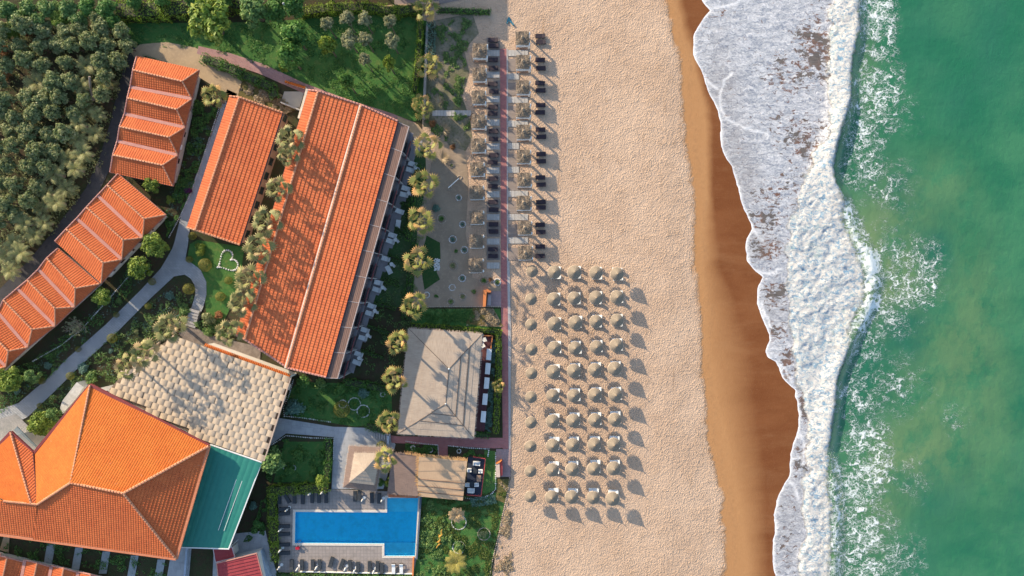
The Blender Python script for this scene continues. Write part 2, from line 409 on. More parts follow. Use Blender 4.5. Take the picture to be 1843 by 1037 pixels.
c = mixc(nt, math_(nt, 'MULTIPLY', attr(nt, 'line'), math_(nt, 'MULTIPLY', sstep(nt, n2.outputs['Fac'], .4, .6), .6)), c, (0.27, 0.15, 0.075))
L(nt, c, b.inputs['Base Color'])
rg = N(nt, 'ShaderNodeMapRange'); L(nt, aw, rg.inputs[0]); rg.inputs[3].default_value = .95; rg.inputs[4].default_value = .55
L(nt, rg.outputs[0], b.inputs['Roughness']); b.inputs['Specular IOR Level'].default_value = .06
vo = N(nt, 'ShaderNodeTexVoronoi', feature='SMOOTH_F1'); vo.inputs['Scale'].default_value = 4.0; vo.inputs['Smoothness'].default_value = .4
wv = noise(nt, p, 1.4, 2); vv = N(nt, 'ShaderNodeVectorMath', operation='ADD'); L(nt, scaled(nt, p, (1.15, 0.85, 1)), vv.inputs[0]); L(nt, scaled(nt, wv.outputs['Color'], (.7, .7, .7)), vv.inputs[1]); L(nt, vv.outputs[0], vo.inputs['Vector'])
h = math_(nt, 'ADD', math_(nt, 'MULTIPLY', vo.outputs['Distance'], 1.0), math_(nt, 'MULTIPLY', noise(nt, p, 5.5, 4, .65).outputs['Fac'], .9))
h = math_(nt, 'MULTIPLY', math_(nt, 'MULTIPLY', h, math_(nt, 'ADD', .6, math_(nt, 'MULTIPLY', sstep(nt, foot.outputs['Fac'], .35, .65), .5))), math_(nt, 'SUBTRACT', 1.0, math_(nt, 'MULTIPLY', adn, .86)))
bump(nt, b, h, 1.0, .13)
o = link('beach_sand', me, m); me.polygons.foreach_set('use_smooth', [True] * len(me.polygons))
tag(o, kind='structure')

# --- the sea: swash, breaking wave and open water in one sheet that follows the shoreline
ys = np.concatenate([[-60000, -8000, -1500, -400], np.arange(-140, 1180, 2.4), [1500, 2600, 9000, 60000]])
ts = np.concatenate([[0, .12, .3], np.arange(.6, 46, .26), np.arange(46.3, 60, .8), [62, 66, 74, 90, 140, 400, 6000]])
TT, YY = np.meshgrid(ts, ys)
sh = SHORE(YY) + (fbm(YY / 26, YY * 0, 4, 3) - .45) * 9
XX = sh + TT * 10
x, y = (XX - 921.5) / 10, (518.5 - YY) / 10
jit = (fbm(x / 1.6, y / 1.6, 3, 21) - .45) * 2.4 + (fbm(x / 5.5, y / 5.5, 3, 23) - .47) * 3.2
fr = (XX - FRONT(YY)) / 10 + jit
cr = (XX - CREST(YY)) / 10 + (fbm(x / 2.5, y / 2.5, 3, 31) - .45) * 1.2
crs = (XX - CREST(YY)) / 10
sp_ = sharp(YY)
SL = -1.15
zs = sand_z(np.minimum(XX, 1800)) + 0.02 + np.clip(TT / 1.0, 0, 1) * 0.05
wid = np.maximum((CREST(YY) - FRONT(YY)) / 10, 2.0)
s = np.clip((crs + wid) / wid, 0, 1)
bore = np.clip((fr + .6) / 1.8, 0, 1); bore = bore * bore * (3 - 2 * bore)
ridge = 0.55 * bore * (1 - np.clip(crs / 2.2, 0, 1)) + sp_ * np.exp(-(np.minimum(crs + .5, 0) / 2.0) ** 2) * np.exp(-(np.maximum(crs + .5, 0) / 1.5) ** 2) * 1.25
bub = (fbm(x / .8, y / .8, 4, 41) - .47) * 0.5 + (fbm(x / 3.2, y / 3.2, 3, 43) - .47) * 0.6
mid = np.clip((fr + .4) / 1.2, 0, 1) * np.clip((1.2 - crs) / 2.5, 0, 1)
zsea = SL + ridge + bub * mid * (0.55 + 0.5 * np.clip(1.3 - sp_, 0, 1)) + (fbm(x / 5, y / 9, 3, 51) - .5) * .25 * np.clip((crs + 1) / 4, 0, 1)
swz = zs + (fbm(x / 2.2, y / 1.4, 3, 61) - .45) * 0.10 * np.clip(TT / 2, 0, 1)
z = np.maximum(swz, zsea)
far = np.clip((TT - 60) / 80, 0, 1)
z = z * (1 - far) + SL * far
def blob(cx, cy, rx, ry, pw=1.0): return np.exp(-(((XX - cx) / rx) ** 2 + ((YY - cy) / ry) ** 2) ** pw)
web = np.zeros_like(XX)
for a in ((1585, 55, 32, 85, .95), (1575, 20, 40, 60, .7), (1585, 170, 48, 62, .9), (1560, 225, 40, 50, .9), (1562, 300, 55, 40, .5), (1600, 330, 70, 60, .28), (1640, 200, 40, 60, .2), (1650, 470, 55, 40, .62), (1672, 485, 26, 50, .5), (1635, 520, 60, 50, .6), (1600, 570, 60, 40, .5),
          (1560, 640, 40, 60, .55), (1540, 720, 45, 50, .62), (1565, 800, 40, 40, .85), (1570, 850, 40, 50, .95), (1545, 900, 50, 50, .75), (1560, 960, 50, 50, .85), (1550, 1030, 60, 50, .85), (1620, 1000, 60, 60, .35), (1625, 700, 70, 70, .26), (1640, 860, 60, 70, .2), (1730, 760, 40, 40, .2), (1600, 430, 60, 50, .3), (1575, -60, 40, 60, .8)):
    web = np.maximum(web, a[4] * blob(*a[:4]))
lacy = np.interp(YY, [-600, 340, 390, 470, 590, 640, 790, 850, 1100], [0, 0, .7, 1, .8, .1, 0, .55, .55])
web = np.maximum(web, 1.9 * np.exp(-((cr + .3) / 2.3) ** 2) * lacy)
cr = cr + 2.2 * lacy
web = web * (.6 + .9 * fbm(XX / 35, YY / 35, 3, 71))
hole = .20 + 0 * XX
for a in ((1470, 90, 50, 75, 1.0), (1430, 130, 75, 60, .75), (1478, 30, 50, 40, .6), (1420, 220, 60, 50, .6), (1450, 250, 60, 60, .8), (1300, 25, 12, 14, .8), (1350, 60, 50, 40, .35), (1400, 350, 60, 40, .75), (1380, 395, 50, 30, .85), (1385, 450, 40, 35, .9), (1398, 530, 34, 40, .85), (1400, 600, 30, 30, .85), (1420, 650, 22, 50, .95), (1452, 730, 16, 40, .85), (1445, 830, 20, 40, .8), (1425, 900, 30, 40, .5), (1420, 990, 32, 60, .6)):
    hole = np.maximum(hole, a[4] * blob(*a[:4]))
grey = np.clip(blob(1300, 160, 36, 40) + blob(1320, 260, 36, 60) + blob(1345, 330, 30, 45) + blob(1370, 440, 34, 30) + .8 * blob(1395, 560, 30, 50) + .7 * blob(1420, 940, 40, 120) + .5 * blob(1290, 90, 30, 60), 0, 1)
edge = np.exp(-(TT / (.16 + .3 * fbm(YY / 13, YY * 0, 3, 66))) ** 2) * np.clip(.45 + 1.1 * fbm(YY / 19, YY * 0, 3, 67), 0, 1)
def pdist(pts):
    d = np.full(XX.shape, 1e9); jx = (fbm(XX / 9, YY / 9, 3, 91) - .45) * 7; jy = (fbm(XX / 9, YY / 9, 3, 92) - .45) * 7
    for (ax, ay), (bx, by) in zip(pts[:-1], pts[1:]):
        t = np.clip(((XX + jx - ax) * (bx - ax) + (YY + jy - ay) * (by - ay)) / ((bx - ax) ** 2 + (by - ay) ** 2), 0, 1)
        d = np.minimum(d, np.hypot(XX + jx - ax - t * (bx - ax), YY + jy - ay - t * (by - ay)))
    return d
lobe = 0
for pl_ in ([(1318, 130), (1305, 145), (1297, 165), (1296, 182), (1301, 200), (1308, 214), (1330, 224), (1352, 233), (1385, 240)], [(1272, 14), (1290, 12), (1308, 9), (1330, 3), (1340, -10)], [(1268, 140), (1280, 150), (1292, 160)], [(1354, 412), (1364, 420), (1374, 432)], [(1362, 488), (1385, 492), (1410, 484)], [(1372, 545), (1378, 565), (1390, 590)], [(1398, 652), (1415, 662), (1428, 690)], [(1440, 776), (1452, 800), (1450, 840)], [(1428, 830), (1445, 826), (1456, 832)], [(1425, 868), (1434, 880), (1440, 900)]):
    lobe = np.maximum(lobe, np.exp(-(pdist(pl_) / 2.4) ** 2))
edge = np.maximum(edge, lobe * .75 * (.5 + .8 * fbm(XX / 12, YY / 12, 2, 95)))
olive = np.clip(.9 * np.exp(-((crs + .3) / 2.2) ** 2) * lacy + .95 * blob(1600, 420, 70, 110) + .75 * blob(1585, 500, 60, 70) + .55 * blob(1680, 700, 75, 190) + .6 * blob(1590, 900, 50, 120) + .55 * blob(1650, 830, 70, 60) + .5 * blob(1560, 130, 30, 80) + .4 * blob(1760, 560, 60, 160) + .35 * blob(1700, 330, 60, 60) + .3 * blob(1800, 760, 60, 160), 0, 1)
teal = np.clip(.75 * blob(1690, 440, 45, 70) + .7 * blob(1610, 330, 40, 70) + .8 * blob(1640, 600, 60, 60) + .5 * blob(1800, 60, 60, 120) + .6 * blob(1560, 690, 50, 70) + .55 * blob(1680, 900, 60, 60) + .4 * blob(1660, 60, 50, 90) + .5 * blob(1640, 1010, 50, 50) + .4 * blob(1730, 180, 50, 70), 0, 1)
me = bpy.data.meshes.new('sea_water')
co = np.stack([x, y, z], -1).reshape(-1, 3)
nx, ny = len(ts), len(ys); idx = np.arange(nx * ny).reshape(ny, nx)
fa = np.stack([idx[1:, :-1], idx[1:, 1:], idx[:-1, 1:], idx[:-1, :-1]], -1).reshape(-1, 4)
grid_mesh(me, co, fa)
for nm, a in (('fr', fr), ('cr', cr), ('web', web), ('hole', hole), ('grey', grey), ('edge', edge), ('olive', olive), ('teal', teal)):
    me.attributes.new(nm, 'FLOAT', 'POINT').data.foreach_set('value', np.ascontiguousarray(a).ravel().astype(np.float32))
m, nt, b = nodes('sea_water')
p = pos(nt)
warp = noise(nt, p, .9, 3, .6)
def warped(amount, sc=(1, 1, 1)):
    w = N(nt, 'ShaderNodeVectorMath', operation='SUBTRACT'); L(nt, warp.outputs['Color'], w.inputs[0]); w.inputs[1].default_value = (.5, .5, .5)
    v = N(nt, 'ShaderNodeVectorMath', operation='ADD'); L(nt, p, v.inputs[0]); L(nt, scaled(nt, w.outputs[0], (amount, amount, 0)), v.inputs[1])
    return scaled(nt, v.outputs[0], sc)
afr, acr, aweb, ahole, agrey, aedge = [attr(nt, k) for k in ('fr', 'cr', 'web', 'hole', 'grey', 'edge')]
# water colour
c0 = noise(nt, scaled(nt, p, (.7, 1, 1)), .13, 5, .6); c1 = noise(nt, warped(3.0, (1, .8, 1)), .22, 5, .62)
water = mixc(nt, sstep(nt, c0.outputs['Fac'], .35, .68), (0.016, 0.125, 0.062), (0.04, 0.165, 0.08))
ol = math_(nt, 'MULTIPLY', attr(nt, 'olive'), sstep(nt, c1.outputs['Fac'], .25, .6))
water = mixc(nt, ol, water, (0.125, 0.205, 0.09))
water = mixc(nt, math_(nt, 'MULTIPLY', attr(nt, 'teal'), sstep(nt, c0.outputs['Fac'], .3, .6)), water, (0.005, 0.095, 0.065))
# foam web behind the wave
def webmask(scale, sc, amt, gain):
    v = N(nt, 'ShaderNodeTexVoronoi', feature='DISTANCE_TO_EDGE'); v.inputs['Scale'].default_value = scale
    L(nt, warped(amt, sc), v.inputs['Vector'])
    n = noise(nt, p, .55, 4, .65)
    st = math_(nt, 'MULTIPLY', aweb, sstep(nt, n.outputs['Fac'], .3, .62))
    wdt = math_(nt, 'MULTIPLY', st, gain)
    return math_(nt, 'MULTIPLY', math_(nt, 'SUBTRACT', 1.0, sstep(nt, math_(nt, 'DIVIDE', v.outputs['Distance'], math_(nt, 'ADD', wdt, .002)), .35, 1.0)), sstep(nt, st, .06, .25))
w1 = webmask(.5, (.75, 1.35, 1), 2.8, .12); w2 = webmask(1.15, (.5, 1.5, 1), 2.2, .12); w3 = webmask(2.6, (.8, 1.3, 1), 1.6, .16)
fl = noise(nt, warped(1.4, (.8, 1.3, 1)), 2.6, 6, .75)
flecks = math_(nt, 'MULTIPLY', sstep(nt, fl.outputs['Fac'], .64, .74), sstep(nt, math_(nt, 'MULTIPLY', aweb, noise(nt, p, .3, 4, .6).outputs['Fac']), .05, .22))
webf = math_(nt, 'MAXIMUM', math_(nt, 'MAXIMUM', math_(nt, 'MAXIMUM', w1, math_(nt, 'MULTIPLY', w3, .45)), math_(nt, 'MULTIPLY', w2, .8)), math_(nt, 'MULTIPLY', flecks, .5))
# swash foam with holes
hn = noise(nt, warped(1.6, (.55, 1.25, 1)), 1.5, 6, .68); hb = noise(nt, p, .33, 3, .6)
th = math_(nt, 'ADD', .30, math_(nt, 'MULTIPLY', ahole, math_(nt, 'MULTIPLY', hb.outputs['Fac'], .50)))
holes = math_(nt, 'SUBTRACT', 1.0, sstep(nt, math_(nt, 'SUBTRACT', hn.outputs['Fac'], th), -.035, .03))
st = noise(nt, warped(2.2, (.5, 1.7, 1)), 1.1, 6, .75); st2 = noise(nt, warped(1.0, (.8, 1.6, 1)), 3.2, 5, .7)
fden = math_(nt, 'ADD', math_(nt, 'MULTIPLY', sstep(nt, st.outputs['Fac'], .38, .62), .55), math_(nt, 'MULTIPLY', sstep(nt, st2.outputs['Fac'], .38, .62), .45))
swfoam = mixc(nt, fden, (0.19, 0.22, 0.275), (0.68, 0.68, 0.69))
swfoam = mixc(nt, math_(nt, 'MULTIPLY', agrey, .75), swfoam, mixc(nt, fden, (0.20, 0.19, 0.19), (0.46, 0.46, 0.48)))
under = mixc(nt, sstep(nt, hb.outputs['Fac'], .4, .65), (0.15, 0.065, 0.035), (0.09, 0.075, 0.065))
sw = mixc(nt, math_(nt, 'MULTIPLY', holes, .92), swfoam, under)
sw = mixc(nt, math_(nt, 'MULTIPLY', aedge, .95), sw, (0.9, 0.9, 0.9))
# thick white water
tn = noise(nt, warped(1.2, (.8, 1.15, 1)), 2.1, 8, .74)
ww = mixc(nt, sstep(nt, tn.outputs['Fac'], .37, .53), (0.20, 0.33, 0.45), (0.68, 0.66, 0.625))  # bluish patches are foam shadows put into the colour
thin = math_(nt, 'MULTIPLY', sstep(nt, noise(nt, warped(2.4, (.7, 1.3, 1)), .6, 8, .78).outputs['Fac'], .55, .66), .75)
ww = mixc(nt, thin, ww, (0.26, 0.38, 0.38))
inside = sstep(nt, math_(nt, 'ADD', afr, math_(nt, 'MULTIPLY', math_(nt, 'SUBTRACT', tn.outputs['Fac'], .5), 2.0)), -.12, .18)
def lace(scale, sc, amt, lo, hi):
    v = N(nt, 'ShaderNodeTexVoronoi', feature='DISTANCE_TO_EDGE'); v.inputs['Scale'].default_value = scale; L(nt, warped(amt, sc), v.inputs['Vector'])
    return math_(nt, 'SUBTRACT', 1.0, sstep(nt, v.outputs['Distance'], lo, hi))
lc = math_(nt, 'MAXIMUM', lace(.9, (.7, 1.35, 1), 2.2, .10, .34), math_(nt, 'MULTIPLY', lace(2.4, (.75, 1.3, 1), 1.4, .08, .30), .8))
crest_w = sstep(nt, math_(nt, 'ABSOLUTE', math_(nt, 'ADD', acr, 1.2)), 1.2, 3.2)
ww = mixc(nt, math_(nt, 'MULTIPLY', math_(nt, 'MULTIPLY', math_(nt, 'SUBTRACT', 1.0, lc), crest_w), math_(nt, 'MULTIPLY', sstep(nt, noise(nt, p, .35, 4, .6).outputs['Fac'], .35, .6), .85)), ww, (0.34, 0.46, 0.50))
blue_shade = noise(nt, warped(2.0, (.75, 1.3, 1)), 1.0, 7, .7)
ww = mixc(nt, math_(nt, 'MULTIPLY', math_(nt, 'SUBTRACT', 1.0, sstep(nt, blue_shade.outputs['Fac'], .38, .46)), .75), ww, (0.13, 0.30, 0.46))  # deeper blue flecks, also foam shade in the colour
front = mixc(nt, inside, sw, ww)
back = mixc(nt, math_(nt, 'MULTIPLY', webf, .85), water, (0.72, 0.76, 0.76))
behind = sstep(nt, math_(nt, 'ADD', acr, math_(nt, 'MULTIPLY', math_(nt, 'SUBTRACT', tn.outputs['Fac'], .5), 3.0)), -.3, .5)
L(nt, mixc(nt, behind, front, back), b.inputs['Base Color'])
foamy = math_(nt, 'SUBTRACT', 1.0, math_(nt, 'MULTIPLY', behind, math_(nt, 'SUBTRACT', 1.0, webf)))
rg = N(nt, 'ShaderNodeMapRange'); L(nt, foamy, rg.inputs[0]); rg.inputs[3].default_value = .12; rg.inputs[4].default_value = .8
L(nt, rg.outputs[0], b.inputs['Roughness']); b.inputs['Specular IOR Level'].default_value = .35
rip = noise(nt, warped(.8, (1, .7, 1)), 1.1, 6, .6)
hh = math_(nt, 'ADD', math_(nt, 'MULTIPLY', math_(nt, 'MULTIPLY', rip.outputs['Fac'], behind), .35),
     math_(nt, 'ADD', math_(nt, 'MULTIPLY', math_(nt, 'ADD', tn.outputs['Fac'], math_(nt, 'MULTIPLY', noise(nt, p, 4.5, 4, .7).outputs['Fac'], .7)), math_(nt, 'MULTIPLY', math_(nt, 'MULTIPLY', inside, 1.7), math_(nt, 'SUBTRACT', 1.0, behind))),
     math_(nt, 'ADD', math_(nt, 'MULTIPLY', webf, .35), math_(nt, 'MULTIPLY', math_(nt, 'MULTIPLY', fden, math_(nt, 'SUBTRACT', 1.0, inside)), .3))))
bump(nt, b, hh, .9, .35)
o = link('sea_water', me, m); me.polygons.foreach_set('use_smooth', [True] * len(me.polygons))
tag(o, kind='structure')

# --- garden surfaces on top of the soil (each a few millimetres to centimetres above the last)
def gs(name, poly, z, mat, hole=None):
    mb = MB(); mb.sheet([G(*q) for q in poly], z, hole); return tag(obj(name, mb, mat), kind='structure')
def strip(pts, w):
    """polygon of a band of pixel width w (one value or one per point) along a line"""
    n = len(pts); ws = w if hasattr(w, '__len__') else [w] * n
    l, r = [], []
    for i in range(n):
        a = Vector(pts[max(i - 1, 0)]); c = Vector(pts[min(i + 1, n - 1)]); d = (c - a).normalized()
        q = Vector((-d.y, d.x)) * ws[i] / 2
        l.append((pts[i][0] + q.x, pts[i][1] + q.y)); r.append((pts[i][0] - q.x, pts[i][1] - q.y))
    return l + r[::-1]
def strip_sheet(name, pts, w, z, mat, kerb=None):
    pl = strip(pts, w); n = len(pts)
    mb = MB(); mb.v = [G(*q) + (z,) for q in pl]
    mb.f = [(i, i + 1, 2 * n - 2 - i, 2 * n - 1 - i) for i in range(n - 1)]
    return tag(obj(name, mb, mat), kind='structure')
grass = ground_mat('lawn_grass', (0.055, 0.155, 0.04), (0.08, 0.18, 0.045), (0.16, 0.20, 0.06), 1.0, .16, 7)
drygrass = ground_mat('dry_grass', (0.17, 0.13, 0.05), (0.09, 0.10, 0.035), (0.26, 0.19, 0.085), 2.0, .12, 6)
gsand = ground_mat('garden_sand', (0.36, 0.28, 0.20), (0.30, 0.23, 0.165), (0.42, 0.32, 0.225), 1.2, .06, 5)
scrub = ground_mat('dune_scrub_sand', (0.27, 0.23, 0.17), (0.15, 0.15, 0.085), (0.07, 0.10, 0.035), 2.2, .12, 5)
ash = ground_mat('asphalt', (0.055, 0.055, 0.06), (0.075, 0.072, 0.075), (0.045, 0.045, 0.05), 1.5, .03, 14)
purple = paving('pink_brick_paving', (0.36, 0.17, 0.15), (0.27, 0.13, 0.13), (0.30, 0.22, 0.2), .5, .25, R(28))
redp = paving('red_brick_paving', (0.37, 0.125, 0.115), (0.29, 0.095, 0.10), (0.28, 0.17, 0.15), .5, .25, 0)
stone = paving('grey_stone_paving', (0.26, 0.27, 0.28), (0.35, 0.36, 0.365), (0.17, 0.18, 0.185), .9, .35, R(38), .05)
slab = paving('pale_stone_slabs', (0.30, 0.31, 0.32), (0.36, 0.365, 0.37), (0.25, 0.255, 0.26), 1.3, 1.3, R(8), .02)
crazy = ground_mat('crazy_paving', (0.22, 0.18, 0.15), (0.30, 0.25, 0.21), (0.13, 0.11, 0.1), 6, .08, 3)
tanp = ground_mat('sandy_track', (0.46, 0.34, 0.21), (0.38, 0.28, 0.18), (0.52, 0.38, 0.24), 2.0, .04, 8)
decktile = paving('pool_deck_tiles', (0.25, 0.22, 0.20), (0.29, 0.25, 0.225), (0.19, 0.165, 0.15), .62, .62, 0, .03, 0)
shaded_lawn = ground_mat('shaded_lawn_grass', (0.035, 0.085, 0.028), (0.045, 0.10, 0.03), (0.08, 0.11, 0.04), 2.0, .16, 7)  # darker copy of the lawn grass, with shade put into the colour
gs('soil', [(640, 553), (905, 553), (918, 585), (919, 862), (912, 885), (886, 1030), (880, 1200), (480, 1200), (480, 700)], .03, soil, PHOLE)
gs('lawn', [(222, 55), (243, 84), (300, 79), (352, 88), (470, 118), (545, 152), (640, 187), (745, 219), (762, 215), (768, 38), (700, 20), (480, 40), (230, 42)], .03, grass)
gs('lawn', [(757, 893), (840, 903), (912, 880), (903, 930), (890, 985), (880, 1060), (742, 1060), (748, 1000)], .06, grass)
gs('lawn', [(535, 688), (640, 690), (705, 700), (706, 760), (640, 768), (528, 750), (515, 715)], .06, grass)
gs('lawn', [(512, 795), (598, 795), (596, 868), (492, 868)], .06, grass)
gs('lawn', [(355, 432), (440, 445), (430, 520), (405, 575), (372, 570), (366, 510), (335, 478), (342, 440)], .03, grass)
gs('lawn', [(742, 556), (900, 556), (905, 592), (742, 588)], .06, grass)
gs('dry_grass', [(852, 554), (888, 556), (906, 588), (858, 586), (838, 582)], .09, drygrass)
gs('dry_grass', [(437, 135), (500, 165), (545, 195), (508, 205), (425, 172)], .03, drygrass)
gs('dry_grass', [(896, 862), (918, 862), (908, 905), (892, 900)], .09, drygrass)
gs('lawn', [(872, 810), (892, 812), (894, 880), (868, 893)], .09, grass)
gs('dune_scrub', [(768, 40), (850, 24), (862, 60), (835, 90), (845, 130), (832, 175), (846, 215), (850, 250), (838, 272), (808, 262), (790, 232), (762, 228)], .03, scrub)
gs('cactus_garden_sand', [(790, 232), (808, 262), (838, 272), (843, 330), (838, 420), (850, 500), (872, 506), (900, 512), (902, 553), (742, 553), (752, 400), (778, 290)], .045, gsand)
gs('lawn', [(768, 424), (792, 437), (793, 468), (786, 490), (792, 503), (764, 522), (756, 470)], .075, shaded_lawn)  # patch drawn in the shade-coloured grass
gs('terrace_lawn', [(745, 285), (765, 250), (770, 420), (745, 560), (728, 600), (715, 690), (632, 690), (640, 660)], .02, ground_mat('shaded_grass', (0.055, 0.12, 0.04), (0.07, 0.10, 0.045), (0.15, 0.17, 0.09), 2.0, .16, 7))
strip_sheet('back_road', [(256, 86), (243, 98), (226, 150), (210, 225), (190, 292), (165, 345), (105, 425), (60, 480), (-10, 548), (-80, 620)], [26, 22, 22, 24, 26, 24, 26, 27, 26, 26], .03, ash)
gs('sandy_track', [(236, 95), (252, 80), (300, 76), (352, 86), (400, 116), (438, 135), (428, 175), (412, 200), (404, 168), (360, 140), (352, 128), (242, 104)], .05, tanp)
strip_sheet('brick_path', [(356, 90), (410, 104), (470, 124), (545, 158), (600, 178), (640, 192), (700, 212), (745, 231)], [14, 18, 19, 17, 16, 16, 18, 20], .07, purple)
gs('brick_path', [(715, 210), (752, 224), (775, 252), (768, 268), (742, 262), (722, 236)], .09, tanp)
strip_sheet('garden_path', [(418, 165), (404, 196), (385, 250), (358, 322), (336, 385), (326, 440), (318, 470)], [20, 14, 12, 14, 18, 25, 30], .05, stone)
strip_sheet('garden_path', [(324, 458), (300, 492), (262, 530), (200, 592), (130, 655), (95, 690), (42, 738), (-20, 764), (-60, 770)], [34, 27, 23, 24, 26, 26, 30, 38, 40], .07, stone)
strip_sheet('garden_path', [(312, 482), (336, 482), (352, 493), (361, 510), (362, 530), (357, 549), (352, 562)], [32, 26, 24, 22, 20, 20, 19], .09, stone)
gs('stone_plaza', [(345, 562), (363, 567), (352, 590), (385, 605), (470, 625), (468, 650), (400, 637), (330, 612), (322, 600)], .05, crazy)
gs('pool_walk', [(470, 835), (500, 752), (520, 755), (600, 768), (660, 770), (700, 782), (712, 800), (705, 830), (690, 880), (597, 880), (601, 787), (515, 780), (488, 800)], .08, slab)
gs('brick_terrace', [(702, 783), (715, 785), (905, 788), (905, 806), (890, 807), (760, 800), (705, 797)], .11, redp)
gs('brick_terrace', [(789, 799), (806, 800), (806, 824), (789, 822)], .12, redp)
gs('brick_terrace', [(893, 808), (919, 808), (919, 858), (893, 858)], .10, paving('grey_pink_paving', (0.3, 0.21, 0.2), (0.26, 0.19, 0.19), (0.22, 0.17, 0.17), .5, .5))
gs('beach_walk', [(900, 88), (913, 88), (914, 470), (917, 590), (917, 808), (905, 808), (902, 560)], .07, redp)
gs('beach_walk_edge', [(912.6, 470), (917, 470), (919.5, 590), (919, 808), (915.5, 808), (914.5, 590)], .085, plain('pale_concrete', (0.42, 0.40, 0.38), None, 4))
gs('beach_walk_edge', [(911.8, 88), (914, 88), (914.4, 470), (912.4, 470)], .085, MATS['pale_concrete'])
gs('beach_terrace', [(882, 524), (902, 524), (902, 551), (874, 552)], .075, paving('beach_terrace_paving', (0.3, 0.21, 0.2), (0.26, 0.19, 0.19), (0.22, 0.17, 0.17), .6, .6))
gs('service_yard', [(425, 960), (478, 955), (486, 990), (500, 1037), (500, 1100), (380, 1100), (385, 985)], .05, slab)
gs('service_yard', [(310, 985), (345, 985), (335, 1100), (290, 1100)], .05, slab)
gs('resort_drive', [(-60, 770), (30, 745), (60, 775), (40, 800), (10, 800), (-60, 860)], .10, ground_mat('cobbles', (0.27, 0.27, 0.26), (0.33, 0.32, 0.31), (0.16, 0.16, 0.16), 5, .08, 3))
wsl = plain('walkway_slab', (0.30, 0.33, 0.34), None, 3, .8, space='pos')
for i, (x0, w) in enumerate(((90, 15), (140, 14), (189, 14), (240, 14), (288, 14))):
    yy = 978 + (x0 - 90) * .145
    gs('courtyard_walk', [(x0 - w / 2 + 3, yy), (x0 + w / 2 + 3, yy), (x0 + w / 2 - 4, yy + 40), (x0 - w / 2 - 4, yy + 40)], .08, wsl)
gs('entrance_ramp', [(8, 962), (18, 965), (16, 995), (0, 990)], .08, tanp)
# ================================================================ BUILDINGS
T_BRIGHT = tiles('terracotta_tiles', (0.56, 0.145, 0.045), (0.42, 0.09, 0.03), .42, .4, .05)
T_DEEP = tiles('weathered_terracotta_tiles', (0.60, 0.165, 0.06), (0.46, 0.105, 0.04), .45, .68, .05)
T_ORANGE = tiles('orange_terracotta_tiles', (0.55, 0.155, 0.028), (0.45, 0.105, 0.02), .4, .4, .04)
CAP = plain('pale_ridge_tile', (0.56, 0.27, 0.15), (0.40, 0.16, 0.09), 5)
PINK = plain('pink_valley_tile', (0.50, 0.25, 0.20), (0.40, 0.17, 0.13), 4)
FASC = plain('dark_red_fascia', (0.22, 0.045, 0.045), None, 4)
WALL = plain('white_render', (0.62, 0.58, 0.52), (0.54, 0.5, 0.45), 2)
GLASS = plain('window_glass', (0.02, 0.03, 0.04), None, 1, .1, spec=.6)
FRAME = plain('window_frame_white', (0.6, 0.6, 0.6), None, 3)
WOODD = plain('dark_wood', (0.10, 0.06, 0.045), (0.06, 0.035, 0.03), 6)
WHITE = plain('white_paint', (0.72, 0.72, 0.70), (0.62, 0.62, 0.6), 4)
def facet(mb, W3, step=.4, rise=.05):
    pts = np.array(W3, float); c = pts.mean(0)
    n = np.linalg.svd(pts - c)[2][2]; n = n if n[2] > 0 else -n
    d = np.array([0, 0, -1.0]) - n * (-n[2]); d /= np.linalg.norm(d); u = np.cross(n, d)
    q = np.stack([(pts - c) @ u, (pts - c) @ d], -1); m = len(q)
    v0, v1 = q[:, 1].min(), q[:, 1].max()
    def span(v):
        us = []
        for i in range(m):
            a, b = q[i], q[(i + 1) % m]
            if min(a[1], b[1]) - 1e-6 <= v <= max(a[1], b[1]) + 1e-6:
                if abs(a[1] - b[1]) < 1e-6: us += [a[0], b[0]]
                else: us.append(a[0] + (b[0] - a[0]) * (v - a[1]) / (b[1] - a[1]))
        return min(us), max(us)
    rows = []
    k = int((v1 - v0) / step)
    brk = [(v1 - i * step, 1) for i in range(1, k + 1)] + [(float(p[1]), 0) for p in q]
    for v, isb in sorted(brk):
        t = (v1 - v) / step
        if isb and v0 + .01 < v < v1 - .01: rows += [(v - .004, rise), (v, 0.0)]
        else: rows.append((min(max(v, v0), v1), rise * (1 - (t - math.floor(t))) if t > 1e-4 else rise))
    base = len(mb.v); prev = None
    uo = random.uniform(0, 50)
    for v, off in rows:
        a, b = span(v); i = len(mb.v)
        for uu in (a, b):
            w = c + u * uu + d * v + n * off
            mb.uv[len(mb.v)] = (uu + uo, v1 - v); mb.v.append(tuple(w))
        if prev is not None: mb.f.append((prev, i, i + 1, prev + 1))
        prev = i
def F(mb, px, step=.4, rise=.05): facet(mb, [P(*q) for q in px], step, rise)
def caps(mb, a, b, r=.17, seg=.5, n=6):
    a, b = Vector(a), Vector(b); L_ = (b - a).length; k = max(1, int(L_ / seg))
    for i in range(k):
        p, q = a.lerp(b, i / k), a.lerp(b, (i + .92) / k)
        j = random.uniform(-.015, .015)
        mb.tube([p + Vector((0, 0, j)), q + Vector((0, 0, j + .03))], [r * .88, r * 1.1], n)
def capp(mb, a, b, **k): caps(mb, P(*a), P(*b), **k)
def fascia(mb, a, b, h=.22, w=.14, dz=-.05):
    a, b = Vector(P(*a)), Vector(P(*b)); m = (a + b) / 2; d = b - a
    for i in (0,):
        ang = math.atan2(d.y, d.x); pitch = -math.asin(max(-1, min(1, d.z / d.length)))
        mb.box((m.x, m.y, m.z - h / 2 + dz), (d.length, w, h), ang, pitch)
def xy(X, Y, z): q = P(X, Y, z); return (q[0], q[1])
